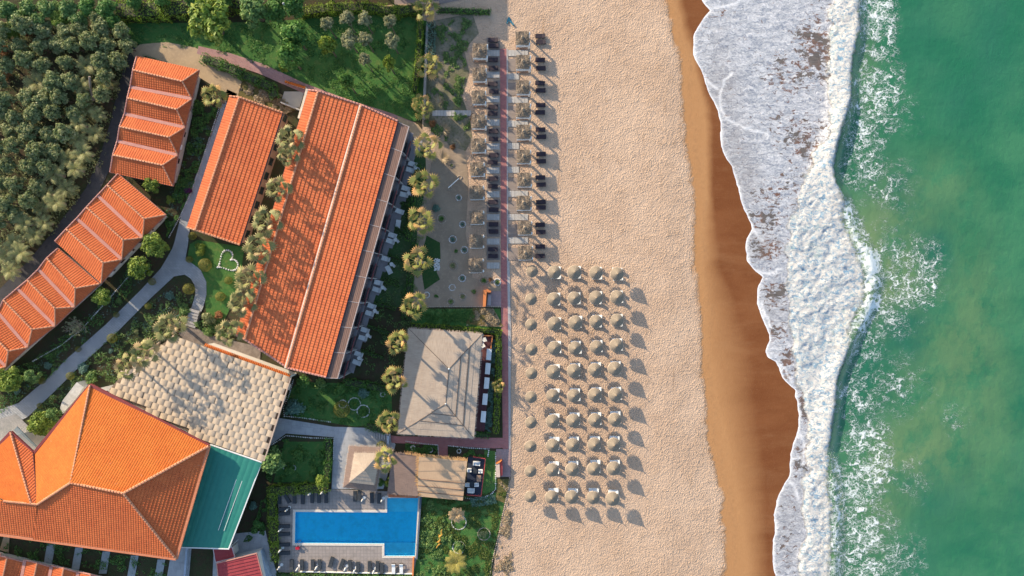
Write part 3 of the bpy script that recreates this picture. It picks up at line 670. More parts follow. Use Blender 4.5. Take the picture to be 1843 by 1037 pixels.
def inset(poly, d):
    c = Vector((sum(p[0] for p in poly) / len(poly), sum(p[1] for p in poly) / len(poly)))
    out = []; n = len(poly)
    ar = sum(poly[i][0] * poly[(i + 1) % n][1] - poly[(i + 1) % n][0] * poly[i][1] for i in range(n)); sg = 1 if ar > 0 else -1
    for i in range(n):
        a, b, e = Vector(poly[i - 1]), Vector(poly[i]), Vector(poly[(i + 1) % n])
        d1, d2 = (b - a).normalized(), (e - b).normalized()
        n1, n2 = Vector((-d1.y, d1.x)) * sg, Vector((-d2.y, d2.x)) * sg
        m = (n1 + n2); m = m / max(.3, m.length ** 2) * 2 if m.length > .01 else n1
        out.append((b.x + m.x * d, b.y + m.y * d))
    return out
def window(root, a, b, t0, t1, z0, z1, name='window', pane=GLASS, fr=FRAME, proud=.05):
    a, b = Vector(a), Vector(b); d = (b - a); L_ = d.length; d.normalize(); nrm = Vector((d.y, -d.x))
    p = a + d * (t0 + t1) / 2; ang = math.atan2(d.y, d.x); w, h = t1 - t0, z1 - z0; zc = (z0 + z1) / 2; t = .08
    mb = MB()
    for s in (-1, 1):
        mb.box((p.x + d.x * s * (w - t) / 2 + nrm.x * proud / 2, p.y + d.y * s * (w - t) / 2 + nrm.y * proud / 2, zc), (t, proud * 2, h), ang)
        mb.box((p.x + nrm.x * proud / 2, p.y + nrm.y * proud / 2, zc + s * (h - t) / 2), (w - 2 * t - .004, proud * 2 - .006, t), ang)
    f = obj(name, mb, fr, root)
    g = MB().box((p.x + nrm.x * proud * .3, p.y + nrm.y * proud * .3, zc), (w - 2 * t - .01, proud, h - 2 * t - .01), ang)
    obj('pane', g, pane, f)
def front_row(root, a, b, zt, n, w=1.0, door=True, z0=1.0):
    Ln = (Vector(b) - Vector(a)).length
    for i in range(n):
        t = Ln * (i + .5) / n
        window(root, a, b, t - w / 2, t + w / 2, z0, min(zt - .4, z0 + 1.3))
        if door: window(root, a, b, t + w * .8, t + w * .8 + .9, .02, 2.1, 'door', WOODD, WOODD)

# ---- row houses with saw-tooth hipped roofs
def rowhouse(label, units, ze, zr, tile, step, rise, walls, grp=None, caps_=CAP):
    """units: list of (topL, topR, ridgeL, ridgeR, botL, botR) pixel corners"""
    c0 = xy(*units[0][4], 0)
    root = thing('row_house', label, 'house', (c0[0], c0[1], 0), grp)
    sh = MB()
    for k, (tl, tr, rl, rr, bl, br) in enumerate(units):
        zt = ze if k == 0 else ze + .35; zb = ze if k == len(units) - 1 else ze + .35
        F(sh, [tl + (zt,), rl + (zr,), rr + (zr,), tr + (ze,)], step, rise)
        F(sh, [rl + (zr,), bl + (zb,), br + (ze,), rr + (zr,)], step, rise)
        F(sh, [rr + (zr,), br + (ze,), tr + (ze,)], step, rise)
        cp = MB(); capp(cp, rl + (zr + .04,), rr + (zr + .04,)); capp(cp, rr + (zr + .04,), tr + (ze + .08,), r=.15); capp(cp, rr + (zr + .04,), br + (ze + .08,), r=.15)
        obj('ridge_caps', cp, caps_, root)
        if k < len(units) - 1:
            a, b = PV(*bl, ze + .42), PV(*br, ze + .2)
            d = b - a; m = (a + b) / 2
            obj('valley_gutter', MB().box((m.x, m.y, m.z), (d.length, .55, .12), math.atan2(d.y, d.x), -math.asin(d.z / d.length)), PINK, root)
        fs = MB(); caps(fs, P(*tl, zt + .06), P(*rl, zr + .06), r=.13); caps(fs, P(*rl, zr + .06), P(*bl, zb + .06), r=.13)
        obj('gable_trim', fs, PINK, root)
    fs = MB()
    for tl, tr, rl, rr, bl, br in units: fascia(fs, tr + (ze,), br + (ze,))
    obj('eaves_fascia', fs, PINK, root)
    for q0, q1 in ((units[0][0], units[0][1]), (units[-1][4], units[-1][5])):
        fs = MB(); fascia(fs, q0 + (ze,), q1 + (ze,)); obj('end_fascia', fs, PINK, root)
    obj('roof', sh, tile, root)
    pl = inset([xy(*units[0][0], ze), xy(*units[0][1], ze), xy(*units[-1][5], ze), xy(*units[-1][4], ze)], .8)
    obj('wall', MB().prism(pl, 0, ze - .05), WALL, root)
    gb = MB()
    for k, (tl, tr, rl, rr, bl, br) in enumerate(units):
        zt = ze if k == 0 else ze + .35; zb = ze if k == len(units) - 1 else ze + .35
        a, m_, b = PV(*tl, zt), PV(*rl, zr), PV(*bl, zb); i = (PV(*rr, zr) - m_).normalized() * .3; i.z = 0
        dn = Vector((0, 0, -.12))
        q = [a + i, m_ + i, b + i]
        gb.add([Vector((q[0].x, q[0].y, ze - .1)), q[0] + dn, q[1] + dn, q[2] + dn, Vector((q[2].x, q[2].y, ze - .1))], [(0, 1, 2, 3, 4)])
    obj('gable_wall', gb, WALL, root)
    a, b = pl[1], pl[2]
    Ln = (Vector(a) - Vector(b)).length
    Lw = (Vector(a) - Vector(b)).length
    for i in range(len(units) * 2): window(root, b, a, Lw * (i + .4) / (len(units) * 2), Lw * (i + .4) / (len(units) * 2) + .9, .9, 2.0, 'window', GLASS, WOODD)
    ac = MB(); d = (Vector(b) - Vector(a)).normalized(); nn = Vector((-d.y, d.x))
    for i in range(len(units)):
        q = Vector(a) + d * Ln * (i + .72) / len(units) + nn * .42
        bx = MB().box((q.x, q.y, 2.3), (.9, .36, .6), math.atan2(d.y, d.x)); o = obj('air_conditioner', bx, WHITE, root)
    return root
UA = [((246, 101), (358, 126), (239, 126), (328, 146.5), (234, 156.5), (345.5, 178)),
      ((234, 156.5), (345.5, 178), (229, 176.6), (318, 197), (224, 205), (333, 229.5)),
      ((224, 205), (333, 229.5), (215, 228), (304, 247), (211, 254), (320, 279)),
      ((211, 254), (320, 279), (203, 279), (292.5, 297.5), (198, 310), (311, 335))]
rowhouse('terracotta row house with four hipped gables between back road and garden', UA, 2.7, 3.9, T_BRIGHT, .40, .07, True)
UB1 = [((212, 312.7), (298, 386.7), (193, 333), (259.6, 394), (175.5, 351.6), (257, 428)),
       ((175.5, 351.6), (257, 428), (155.5, 373), (222, 432), (138, 393), (219.5, 467)),
       ((138, 393), (219.5, 467), (119, 412), (185.6, 473), (99, 434), (182, 510))]
rowhouse('short diagonal row house with three gables, corner touching the four-gabled house', UB1, 3.1, 4.4, T_BRIGHT, .40, .05, True)
UB2 = [((104, 447), (179, 511), (84, 464.5), (135.4, 519), (69, 484.5), (134, 553)),
       ((69, 484.5), (134, 553), (49, 504), (99, 555), (31, 519), (99, 587)),
       ((31, 519), (99, 587), (6, 540), (57.7, 593), (-4, 562), (50, 625)),
       ((-4, 562), (50, 625), (-37, 578), (15, 632), (-45, 605), (11, 660)),
       ((-45, 605), (11, 660), (-80, 620), (-28, 671), (-90, 645), (-31, 700))]
rowhouse('long diagonal row house with stepped gables running off the left edge', UB2, 2.8, 4.1, T_BRIGHT, .40, .05, True)
UH = [((-14, 990), (-2, 1040), (2, 990), (-6, 1044), (6, 991), (2, 1048)),
      ]
# small roofs at the bottom-left corner: ridges run down the picture
UHH = []
for i, (x0, y0) in enumerate(((-26, 990), (13, 1003), (67, 1013), (115, 1023), (163, 1034))):
    w = 24
    UHH.append(((x0 + w + 4, y0 + 8), (x0 + w - 8, y0 + 64), (x0, y0), (x0 - 12, y0 + 55), (x0 - w + 2, y0 - 5), (x0 - w - 9, y0 + 52)))
UHH = UHH[::-1]
rowhouse('row house in shade with terracotta ridges below the large hotel roof', UHH, 2.0, 3.0, T_BRIGHT, .42, .05, True)

# ---- C: middle wing
root = thing('guest_wing', 'narrow terracotta guest wing with one bright slope, left of the palm row', 'building', xy(420, 300, 0) + (0,))
ztl, zrg, zer = 5.0, 5.4, 4.3
mb = MB(); F(mb, [(413, 173, ztl), (336.4, 409, ztl), (351.5, 414, zrg), (430.7, 175, zrg)], .4, .04)
F(mb, [(430.7, 175, zrg), (351.5, 414, zrg), (431.7, 440.6, zer), (508.5, 203, zer)], .70, .065)
obj('roof', mb, T_DEEP, root)
mb = MB(); capp(mb, (430.7, 175, zrg + .05), (351.5, 414, zrg + .05), r=.2); obj('ridge_caps', mb, CAP, root)
mb = MB(); capp(mb, (336.4, 409, ztl + .05), (351.5, 414, zrg), r=.16); capp(mb, (351.5, 414, zrg + .04), (431.7, 440.6, zer + .05), r=.18)
capp(mb, (413, 173, ztl + .05), (430.7, 175, zrg), r=.16); capp(mb, (430.7, 175, zrg + .04), (508.5, 203, zer + .05), r=.18); obj('gable_trim', mb, CAP, root)
mb = MB(); fascia(mb, (508.5, 203, zer), (431.7, 440.6, zer), .25, .22); fascia(mb, (413, 173, ztl), (336.4, 409, ztl), .2, .15)
obj('gutter', mb, plain('dark_gutter', (0.05, 0.05, 0.07), None, 3), root)
pl = inset([xy(413, 173, ztl), xy(508.5, 203, zer), xy(431.7, 440.6, zer), xy(336.4, 409, ztl)], .35)
obj('wall', MB().prism(pl, 0, [ztl - .2, zer - .2, zer - .2, ztl - .2][::1]), plain('brown_render', (0.30, 0.18, 0.14), (0.25, 0.14, 0.11), 2), root)
for i in range(9): window(root, pl[2], pl[1], 1 + i * 2.7, 2.4 + i * 2.7, .9, 2.6, 'window', GLASS, WOODD)

# ---- D: long main block
root = thing('hotel_block', 'long terracotta hotel block of two roof slopes with a flat wooden edge roof', 'building', xy(580, 430, 0) + (0,))
zl, zr, zs, zs2, ze, zf = 9.45, 9.8, 8.8, 9.15, 8.6, 8.35
mb = MB(); F(mb, [(555, 162, zl), (424, 603, zl), (440.5, 611, zr), (572.7, 164, zr)], .4, .04)
F(mb, [(572.7, 164, zr), (440.5, 611, zr), (515.7, 661, zs), (650.5, 189, zs)], .68, .075)
F(mb, [(650.5, 189, zs2), (515.7, 662, zs2), (587, 679, ze), (716, 218, ze)], .68, .07)
obj('roof', mb, T_DEEP, root)
mb = MB(); capp(mb, (572.7, 164, zr + .05), (440.5, 611, zr + .05), r=.2); obj('ridge_caps', mb, CAP, root); mb = MB(); capp(mb, (650.5, 189, zs2 + .02), (515.7, 662, zs2 + .02), r=.2)
obj('ridge_caps', mb, CAP, root)
mb = MB()
for n_e, (a, b) in enumerate((((555, 162, zl), (572.7, 164, zr)), ((572.7, 164, zr), (650.5, 189, zs)), ((650.5, 189, zs2), (716, 218, ze)), ((424, 603, zl), (440.5, 611, zr)), ((440.5, 611, zr), (515.7, 661, zs)), ((515.7, 662, zs2), (587, 679, ze)))):
    if n_e == 3: obj('gable_trim', mb, PINK, root); mb = MB()
    capp(mb, a[:2] + (a[2] + .05,), b[:2] + (b[2] + .05,), r=.17)
obj('gable_trim', mb, PINK, root)
a, b = PV(650.5, 189, zs2), PV(515.7, 662, zs2)
mb = MB(); m_ = (a + b) / 2; d = b - a; mb.box((m_.x - .22, m_.y - .06, zs + .17), (d.length, .3, .5), math.atan2(d.y, d.x)); obj('parapet', mb, plain('white_parapet', (0.75, 0.66, 0.55), None, 3), root)
mb = MB(); fascia(mb, (716, 218, ze), (587, 679, ze), .22, .2); fascia(mb, (424, 603, zl), (555, 162, zl), .2, .15); obj('gutter', mb, MATS['dark_gutter'], root)
cor = [xy(555, 162, zl), xy(650, 190, zs), xy(716, 218, ze), xy(587, 679, ze), xy(515, 662, zs), xy(424, 603, zl)]
obj('wall', MB().prism(inset(cor, .3), 0, [zl - .2, zs - .25, ze - .2, ze - .2, zs - .25, zl - .2]), WALL, root)
# flat wooden edge roof and the shaded facade below it
f0, f1, f2, f3 = (714, 219, zf), (735.5, 228, zf), (607, 681, zf), (585, 680, zf)
mb = MB(); mb.prism([xy(*q) for q in (f0, f1, f2, f3)], zf - .25, zf); obj('flat_roof', mb, planks('flat_roof_boards', (0.20, 0.115, 0.085), (0.155, 0.09, 0.068), .35, 0, R(-15.5)), root)
mb = MB(); a, b = PV(*f1), PV(*f2)
mb.box(((a + b) / 2 + Vector((.04, 0, -.1))), ((b - a).length + .1, .12, .36), math.atan2((b - a).y, (b - a).x))
for i in range(11):
    t = i / 10; p, q = PV(*f0).lerp(PV(*f3), t), a.lerp(b, t); m_ = (p + q) / 2 + Vector((0, 0, .025)); d = q - p; mb.box(m_, (d.length, .09, .06), math.atan2(d.y, d.x))
obj('roof_edge', mb, plain('pale_edge', (0.45, 0.38, 0.36), None, 4), root)
A_, B_ = Vector(xy(*f2)), Vector(xy(*f1)); d = (B_ - A_).normalized(); nn = Vector((d.y, -d.x)); Ln = (B_ - A_).length
A_ -= nn * .35; B_ -= nn * .35
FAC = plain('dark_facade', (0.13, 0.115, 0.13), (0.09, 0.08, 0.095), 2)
mb = MB(); ins = 2.2
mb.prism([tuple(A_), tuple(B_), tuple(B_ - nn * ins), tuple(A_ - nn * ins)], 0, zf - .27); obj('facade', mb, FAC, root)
bal = MB(); nrm_ = MB()
for i in range(10):
    t0, t1 = Ln * i / 10, Ln * (i + 1) / 10
    for z0 in (.05, 4.3):
        window(root, tuple(A_), tuple(B_), t0 + .35, t0 + 2.3, z0 + .05, z0 + 2.35, 'french_window', GLASS, WOODD, .06)
    q = A_ + d * t0 + nn * .32; o = obj('room_divider', MB().box((q.x, q.y, zf / 2 - .2), (.14, .62, zf - .5), math.atan2(d.y, d.x)), plain('divider_render', (0.34, 0.34, 0.36), None, 2), root)
    q = A_ + d * (t0 + t1) / 2 + nn * .3; obj('balcony_slab', MB().box((q.x, q.y, 4.15), (Ln / 10 - .16, .58, .14), math.atan2(d.y, d.x)), plain('slab_render', (0.22, 0.21, 0.23), None, 2), root)
    q = A_ + d * (t0 + t1 * 0 + 1.1) + nn * .62; obj('balcony_rail', MB().box((q.x, q.y, 4.75), (Ln / 10 - 1.2, .05, .9), math.atan2(d.y, d.x)), plain('rail_maroon', (0.14, 0.045, 0.06), None, 2), root)
# patios: a slab in front of each room
A0, B0, D0, N0, LN = A_.copy(), B_.copy(), d.copy(), nn.copy(), Ln
PATIO = plain('patio_slab', (0.30, 0.28, 0.29), (0.25, 0.235, 0.24), 1.2, space='pos')
for i in range(10):
    q = A_ + d * (Ln * i / 10 + 2.9) + nn * 1.15; o = obj('patio', MB().box((q.x, q.y, .09), (2.7, 1.15, .10), math.atan2(d.y, d.x)), PATIO)
    tag(o, kind='structure')
q = A_ + d * Ln / 2 + nn * .5
o = obj('patio', MB().box((q.x, q.y, .06), (Ln, 1.3, .08), math.atan2(d.y, d.x)), PATIO); tag(o, kind='structure')
# service wall at the head of the block
mb = MB(); a, b = PV(553, 160, 3.4), PV(538, 213, 3.4); mb.box(((a + b) / 2 - Vector((0, 0, 1.7))), ((b - a).length, .5, 3.4), math.atan2((b - a).y, (b - a).x))
o = obj('white_wall', mb, plain('pale_wall_render', (0.6, 0.52, 0.42), None, 2)); tag(o, 'thick pale service wall beside the head of the long hotel block', 'wall')  # plain pale colour of the wall itself
mb = MB(); a, b = PV(505, 184, 1.2), PV(540, 198, 1.2); mb.box(((a + b) / 2 - Vector((0, 0, .6))), ((b - a).length, .2, 1.2), math.atan2((b - a).y, (b - a).x))
o = obj('yard_wall', mb, MATS['pale_concrete']); tag(o, 'low thin wall across the small yard above the guest wing', 'wall')
gs('yard_paving', [(512, 165), (548, 165), (538, 198), (505, 184)], .06, plain('yard_concrete', (0.42, 0.37, 0.3), (0.33, 0.30, 0.26), 1, space='pos'))
# brick kerb wall with small tile coping beside brick path
mb = MB(); a, b = PV(513, 147, .8), PV(550, 158, .8); mb.box(((a + b) / 2 - Vector((0, 0, .4))), ((b - a).length, .3, .8), math.atan2((b - a).y, (b - a).x))
root = thing('brick_wall', 'short orange tile-topped wall along the brick path', 'wall', tuple(((a + b) / 2 - Vector((0, 0, .8)))))
obj('wall_body', mb, WALL, root); mb = MB(); caps(mb, a + Vector((0, 0, .05)), b + Vector((0, 0, .05)), r=.24, seg=.35); obj('coping', mb, T_ORANGE, root)

# ---- E: stepped shell canopy
root = thing('shade_canopy', 'beige canopy of staggered curved panels between hotel roof and plaza', 'canopy', xy(350, 720, 0) + (0,))
SH_M = plain('beige_panel', (0.46, 0.37, 0.27), (0.37, 0.29, 0.21), 1.5, .85, space='pos')
o_, eu, ev = Vector((300, 612)), Vector((.942, .336)), Vector((-.335, .942))
poly = [Vector(q) for q in ((312, 606), (522, 680), (474, 829), (378, 796), (262, 738), (196, 702), (215, 680), (262, 640))]
def inside(p, poly):
    r = False
    for i in range(len(poly)):
        a, b = poly[i], poly[i - 1]
        if (a.y > p.y) != (b.y > p.y) and p.x < (b.x - a.x) * (p.y - a.y) / (b.y - a.y) + a.x: r = not r
    return r
mb = MB(); ZE = 4.4
w, hgt = 13.2, 11.4
for j in range(-2, 22):
    for i in range(-14, 22):
        st = (j % 2) * .5 + random.uniform(-.06, .06)
        c0 = o_ + eu * ((i + st) * w) + ev * (j * hgt)
        cc = c0 + eu * w / 2 + ev * hgt / 2
        if not inside(cc, poly): continue
        ww_ = w * random.choice((1, 1, 1, 1, 1.0)); n = 5; z0 = ZE + random.uniform(-.04, .04) + (.0 if j % 2 else .06)
        vs = []
        for k in range(n + 1):
            t = k / n
            for s in (0, 1):
                q = c0 + eu * (ww_ * t * .99) + ev * (hgt * (s * 1.0 - .02))
                z = z0 + .14 * math.sin(t * math.pi * .8 + .12) - .02 * s
                vs.append(P(q.x, q.y, z))
        b0 = len(vs); vs += [P(*(c0 + eu * ww_ * .99 + ev * hgt * s), z0 - .2) for s in (0, 1)]
        fs = [(2 * k, 2 * k + 1, 2 * k + 3, 2 * k + 2) for k in range(n)] + [(2 * n, 2 * n + 1, b0 + 1, b0)]
        mb.add(vs, fs)
obj('canopy_panels', mb, SH_M, root)
mb = MB(); mb.prism([xy(q.x, q.y, ZE - .25) for q in poly], ZE - .45, ZE - .3); obj('canopy_base', mb, plain('canopy_underlay', (0.20, 0.15, 0.11), None, 2), root)
for q in ((330, 625), (505, 690), (465, 815), (390, 790), (420, 655), (225, 690)):
    a = Vector(xy(*q, ZE)); obj('post', MB().tube([(a.x, a.y, 0), (a.x, a.y, ZE - .46)], .12, 8), WHITE, root)
mb = MB(); a, b = PV(524, 679, ZE + .1), PV(476, 829, ZE + .1); mb.box((a + b) / 2, ((b - a).length, .2, .35), math.atan2((b - a).y, (b - a).x)); obj('edge_beam', mb, plain('beam_beige', (0.5, 0.38, 0.3), None, 3), root)
# tile-topped wall above the canopy
a, b = PV(368, 622, 3.6), PV(522, 678, 3.6)
root = thing('tile_topped_wall', 'long wall with orange tile coping between stone plaza and beige canopy', 'wall', ((a + b) / 2)[:2] + (0,))
obj('wall_body', MB().box(((a + b) / 2 - Vector((0, 0, 1.85))), ((b - a).length, .35, 3.5), math.atan2((b - a).y, (b - a).x)), WALL, root)
mb = MB(); dd = (b - a).normalized(); pp = Vector((-dd.y, dd.x, 0))
k = int((b - a).length / .32)
for i in range(k):
    q = a.lerp(b, (i + .5) / k)
    mb.tube([q + pp * .42 + Vector((0, 0, -.06)), q + Vector((0, 0, .14)), q - pp * .42 + Vector((0, 0, -.06))], .14, 6)
obj('coping', mb, T_ORANGE, root)

# ---- F: large hotel roof
root = thing('hotel_main_building', 'large hotel building with sprawling orange hipped roof, lower left', 'building', xy(180, 860, 0) + (0,))
ze, zt = 6.6, 10.0
T, Rr, BR, BL = (162, 693, ze), (376, 803, ze), (317, 1006, ze), (-160, 940, ze)
a, b = (127, 869, zt), (222, 888, zt)
V, Wt = (60, 816, ze), (19, 778, ze)
c, e = (67, 908, 8.75), (6, 902, 8.6)
mb = MB(); F(mb, [T, V, c, a], .4, .035); F(mb, [T, a, b, Rr], .4, .035)
obj('roof', mb, T_ORANGE, root)
mb = MB(); F(mb, [Rr, b, BR], .55, .065)
F(mb, [a, (0, 0, 0) if False else (127, 869, zt), (127, 982, ze), BR, b][0:1] + [(122, 981, ze), BR, b], .4, .055)
F(mb, [a, c, (60, 971, ze), (122, 981, ze)], .4, .055)
F(mb, [c, e, (-40, 905, 8.5), (-160, 940, ze), (60, 971, ze)], .4, .055)
obj('shaded_slope', mb, T_BRIGHT, root)
mb = MB(); F(mb, [Wt, (56, 906, 8.7), c, V], .4, .04); obj('wing_slope', mb, T_BRIGHT, root)
mb = MB(); F(mb, [Wt, (-60, 862, ze), e, (56, 906, 8.7)], .4, .035); F(mb, [e, (-60, 862, ze), (-110, 900, 7.6), (-40, 905, 8.5)], .4, .035)
obj('wing_roof', mb, T_ORANGE, root)
mb = MB()
for p, q, r_ in ((a, b, .2), (T, a, .2), (b, Rr, .22), (b, BR, .22), (a, c, .2), (c, e, .18), (Wt, (56, 906, 8.7), .18)):
    capp(mb, p[:2] + (p[2] + .05,), q[:2] + (q[2] + .05,), r=r_)
obj('ridge_caps', mb, CAP, root)
mb = MB(); capp(mb, V[:2] + (V[2] + .06,), c[:2] + (c[2] + .03,), r=.09); capp(mb, (-4, 833, 6.75), (50, 903, 8.72), r=.08); obj('valley_line', mb, plain('valley_dark', (0.12, 0.03, 0.03), None, 4), root)
mb = MB(); fascia(mb, T, Rr, .35, .5, .05); fascia(mb, T, V, .35, .45, .05); fascia(mb, V, Wt, .35, .45, .05); fascia(mb, Wt, (-60, 862, ze), .35, .45, .05); obj('fascia', mb, FASC, root)
mb = MB(); fascia(mb, Rr, BR, .3, .5, .1); fascia(mb, BR, BL, .3, .5, .1); obj('gutter', mb, plain('orange_gutter', (0.55, 0.20, 0.10), None, 3), root)
pl = inset([xy(*q) for q in (T, Rr, BR, BL, (-160, 870, ze), Wt, V)], .7)
obj('wall', MB().prism(pl, 0, ze - .35), WALL, root)
for z0 in (.9, 3.8):
    Ln_ = (Vector(pl[1]) - Vector(pl[2])).length
    for i in range(5): window(root, pl[2], pl[1], Ln_ * (i + .3) / 5, Ln_ * (i + .3) / 5 + 1.4, z0, z0 + 1.6)
    Ln_ = (Vector(pl[0]) - Vector(pl[1])).length
    for i in range(6): window(root, pl[1], pl[0], Ln_ * (i + .3) / 6, Ln_ * (i + .3) / 6 + 1.4, z0, z0 + 1.6)
# ---- G: green canopy
root = thing('green_awning', 'large flat teal green awning beside the orange hotel roof', 'awning', xy(400, 900, 0) + (0,))
zg = 4.6
g = [(378, 800, zg), (471, 832, zg), (412, 988, zg - .3), (322, 985, zg - .3)]
mb = MB(); n = 9
for i in range(n):
    t0, t1 = i / n, (i + 1) / n
    L0, L1 = [PV(*g[0]).lerp(PV(*g[1]), t) for t in (t0, t1)]; M0, M1 = [PV(*g[3]).lerp(PV(*g[2]), t) for t in (t0, t1)]
    up = Vector((0, 0, .035))
    k = 4
    vs = []
    for s in range(k + 1):
        t = s / k; hh_ = up * math.sin(math.pi * t)
        vs += [L0.lerp(L1, t) + hh_, M0.lerp(M1, t) + hh_]
    mb.add(vs, [(2 * s, 2 * s + 1, 2 * s + 3, 2 * s + 2) for s in range(k)])
obj('awning_fabric', mb, plain('teal_fabric', (0.02, 0.165, 0.13), (0.03, 0.185, 0.145), 1.2, .55, space='pos'), root, True)
mb = MB()
for p, q in ((g[0], g[1]), (g[1], g[2]), (g[2], g[3])):
    p, q = PV(*p), PV(*q); mb.box((p + q) / 2, ((q - p).length, .18, .2), math.atan2((q - p).y, (q - p).x))
for i in (6, 7):
    p, q = PV(*g[0]).lerp(PV(*g[1]), i / n), PV(*g[3]).lerp(PV(*g[2]), i / n); p, q = p.lerp(q, .25), p.lerp(q, .8); mb.box((p + q) / 2 + Vector((0, 0, .05)), ((q - p).length, .07, .07), math.atan2((q - p).y, (q - p).x))
obj('awning_frame', mb, WHITE, root)
for q in (g[1], g[2]):
    p = PV(*q); obj('post', MB().tube([(p.x - .15, p.y, 0), (p.x - .15, p.y, p.z - .1)], .07, 8), WHITE, root)
# ---- I: small red roofs
RED = tiles('red_roof_sheet', (0.33, 0.055, 0.06), (0.27, 0.04, 0.045), 2.0, .5, .03)
for nm, q, lab in (('storage_shed', [(388, 1012, 2.6), (384, 988, 3.0), (418, 985, 3.0), (423, 1003, 2.6)], 'tiny red-roofed shed tucked under the teal awning'),
                   ('service_building', [(390, 1014, 3.6), (397, 1075, 2.8), (478, 1058, 2.8), (462, 996, 3.6)], 'flat red-roofed service building at the bottom edge left of the pool')):
    c0 = xy(*q[0]); root = thing(nm, lab, 'building', c0 + (0,))
    mb = MB(); F(mb, q, .6, .07); obj('roof', mb, RED, root)
    mb = MB()
    for i in range(4): fascia(mb, q[i], q[(i + 1) % 4], .2, .14, .1)
    obj('roof_edge', mb, PINK if nm == 'service_building' else plain('white_edge', (0.55, 0.45, 0.45), None, 3), root)
    obj('wall', MB().prism(inset([xy(*k) for k in q], .3), 0, [k[2] - .25 for k in q]), WALL, root)
a, b = PV(466, 992, 1.2), PV(486, 1060, 1.2)
mb = MB().box(((a + b) / 2 - Vector((0, 0, .55))), ((b - a).length, .9, 1.1), math.atan2((b - a).y, (b - a).x))
tag(obj('side_ramp_wall', mb, plain('pale_blue_render', (0.34, 0.40, 0.48), None, 2)), 'pale blue-grey low wall along the red-roofed service building', 'wall')
a, b = PV(336, 985, .6), PV(330, 1060, .6)
tag(obj('yard_kerb', MB().box(((a + b) / 2 - Vector((0, 0, .3))), ((b - a).length, .35, .6), math.atan2((b - a).y, (b - a).x)), MATS['pale_blue_render']), 'narrow pale kerb wall in the yard below the teal awning', 'wall')
# pale stair block and grey canopy beside the hotel
root = thing('stair_block', 'pale stepped stair block at the upper left wall of the hotel', 'stairs', xy(130, 715, 0) + (0,))
for i, q in enumerate(([(138, 688), (151, 697), (138, 716), (124, 706)], [(124, 706), (138, 716), (126, 730), (112, 722)], [(112, 722), (126, 730), (112, 745), (108, 735)])):
    obj('stair_flight', MB().prism([xy(*k, 2.4 - i * .6) for k in q], 0, 2.4 - i * .6), plain('pale_stair', (0.46, 0.45, 0.41), None, 2), root)
root = thing('porch_canopy', 'small blue-grey porch canopy in the notch of the hotel roof', 'canopy', xy(45, 785, 0) + (0,))
mb = MB(); mb.prism([xy(*k, 4) for k in ((31, 768), (25, 774), (56, 812), (66, 803))], 3.9, 4.05); obj('canopy_sheet', mb, plain('blue_grey_sheet', (0.16, 0.20, 0.22), None, 2), root)
for k in ((34, 773), (60, 803)): q = xy(*k, 4); obj('post', MB().tube([(q[0], q[1], 0), (q[0], q[1], 3.9)], .06, 6), WHITE, root)
# off-frame neighbour whose shadow falls across the top of the beach
root = thing('neighbouring_building', 'flat-roofed white building above the top edge of the beach', 'building', G(690, -160) + (0,))
q = [G(560, -330), G(742, -330), G(745, -86), G(600, -120)]
obj('wall', MB().prism(q, 0, 8.3), WALL, root); obj('parapet', MB().prism(inset(q, -.1), 8.302, 8.7), CAP, root)
for i in range(8): window(root, q[2], q[1], 1.5 + i * 2.9, 3.2 + i * 2.9, 1, 2.6) ; window(root, q[2], q[1], 1.5 + i * 2.9, 3.2 + i * 2.9, 4.6, 6.2)

# ---- J, K, L: thatched pavilions
TH = thatch('pale_thatch', (0.44, 0.36, 0.28), (0.30, 0.235, 0.185)); TH2 = thatch('grey_thatch', (0.33, 0.265, 0.225), (0.21, 0.165, 0.14))
TH3 = thatch('brown_shade_thatch', (0.23, 0.165, 0.135), (0.15, 0.11, 0.095)); FRG = plain('straw_fringe', (0.52, 0.31, 0.13), (0.38, 0.20, 0.08), 8)  # brown straw, darkened further so the colour carries some shade
def fringe(name, segs, parent, mat, l=.35, den=9, w=.05, drop=.35, wob=.5):
    V = []
    for a, b, out in segs:
        a, b = Vector(a), Vector(b); n = int((b - a).length * den)
        d = (b - a).normalized()
        for i in range(n):
            p = a.lerp(b, random.random()) + Vector((0, 0, random.uniform(-.02, .04)))
            o2 = (Vector(out) + d * random.uniform(-wob, wob)).normalized() * l * random.uniform(.5, 1.2) + Vector((0, 0, -drop * random.uniform(.3, 1)))
            V.append([p - d * w, p + d * w, p + d * w * .4 + o2, p - d * w * .4 + o2])
    return quads(name, np.array([[list(k) for k in q] for q in V]), mat, parent)
def eaves(cs):
    cen = sum((Vector(q) for q in cs), Vector()) / len(cs); out = []
    for i in range(len(cs)):
        a, b = Vector(cs[i]), Vector(cs[(i + 1) % len(cs)]); d = (b - a).normalized(); n = Vector((d.y, -d.x, 0))
        if n.dot((a + b) / 2 - cen) < 0: n = -n
        out.append((a, b, n))
    return out
root = thing('thatched_pavilion', 'large pale thatched pavilion with four slopes beside the beach walk', 'pavilion', xy(790, 690, 0) + (0,))
zj, zp = 3.1, 3.75
c4 = [(735, 591, zj), (868, 601, zj), (853, 789, zj), (716, 781, zj)]; p1, p2 = (808, 664, zp), (802, 727, zp)
mb = MB()
for q in ([c4[0], p1, c4[1]], [c4[1], p1, p2, c4[2]], [c4[2], p2, c4[3]], [c4[3], p2, p1, c4[0]]): F(mb, q, 1.1, .035)
obj('thatch_roof', mb, TH, root)
mb = MB()
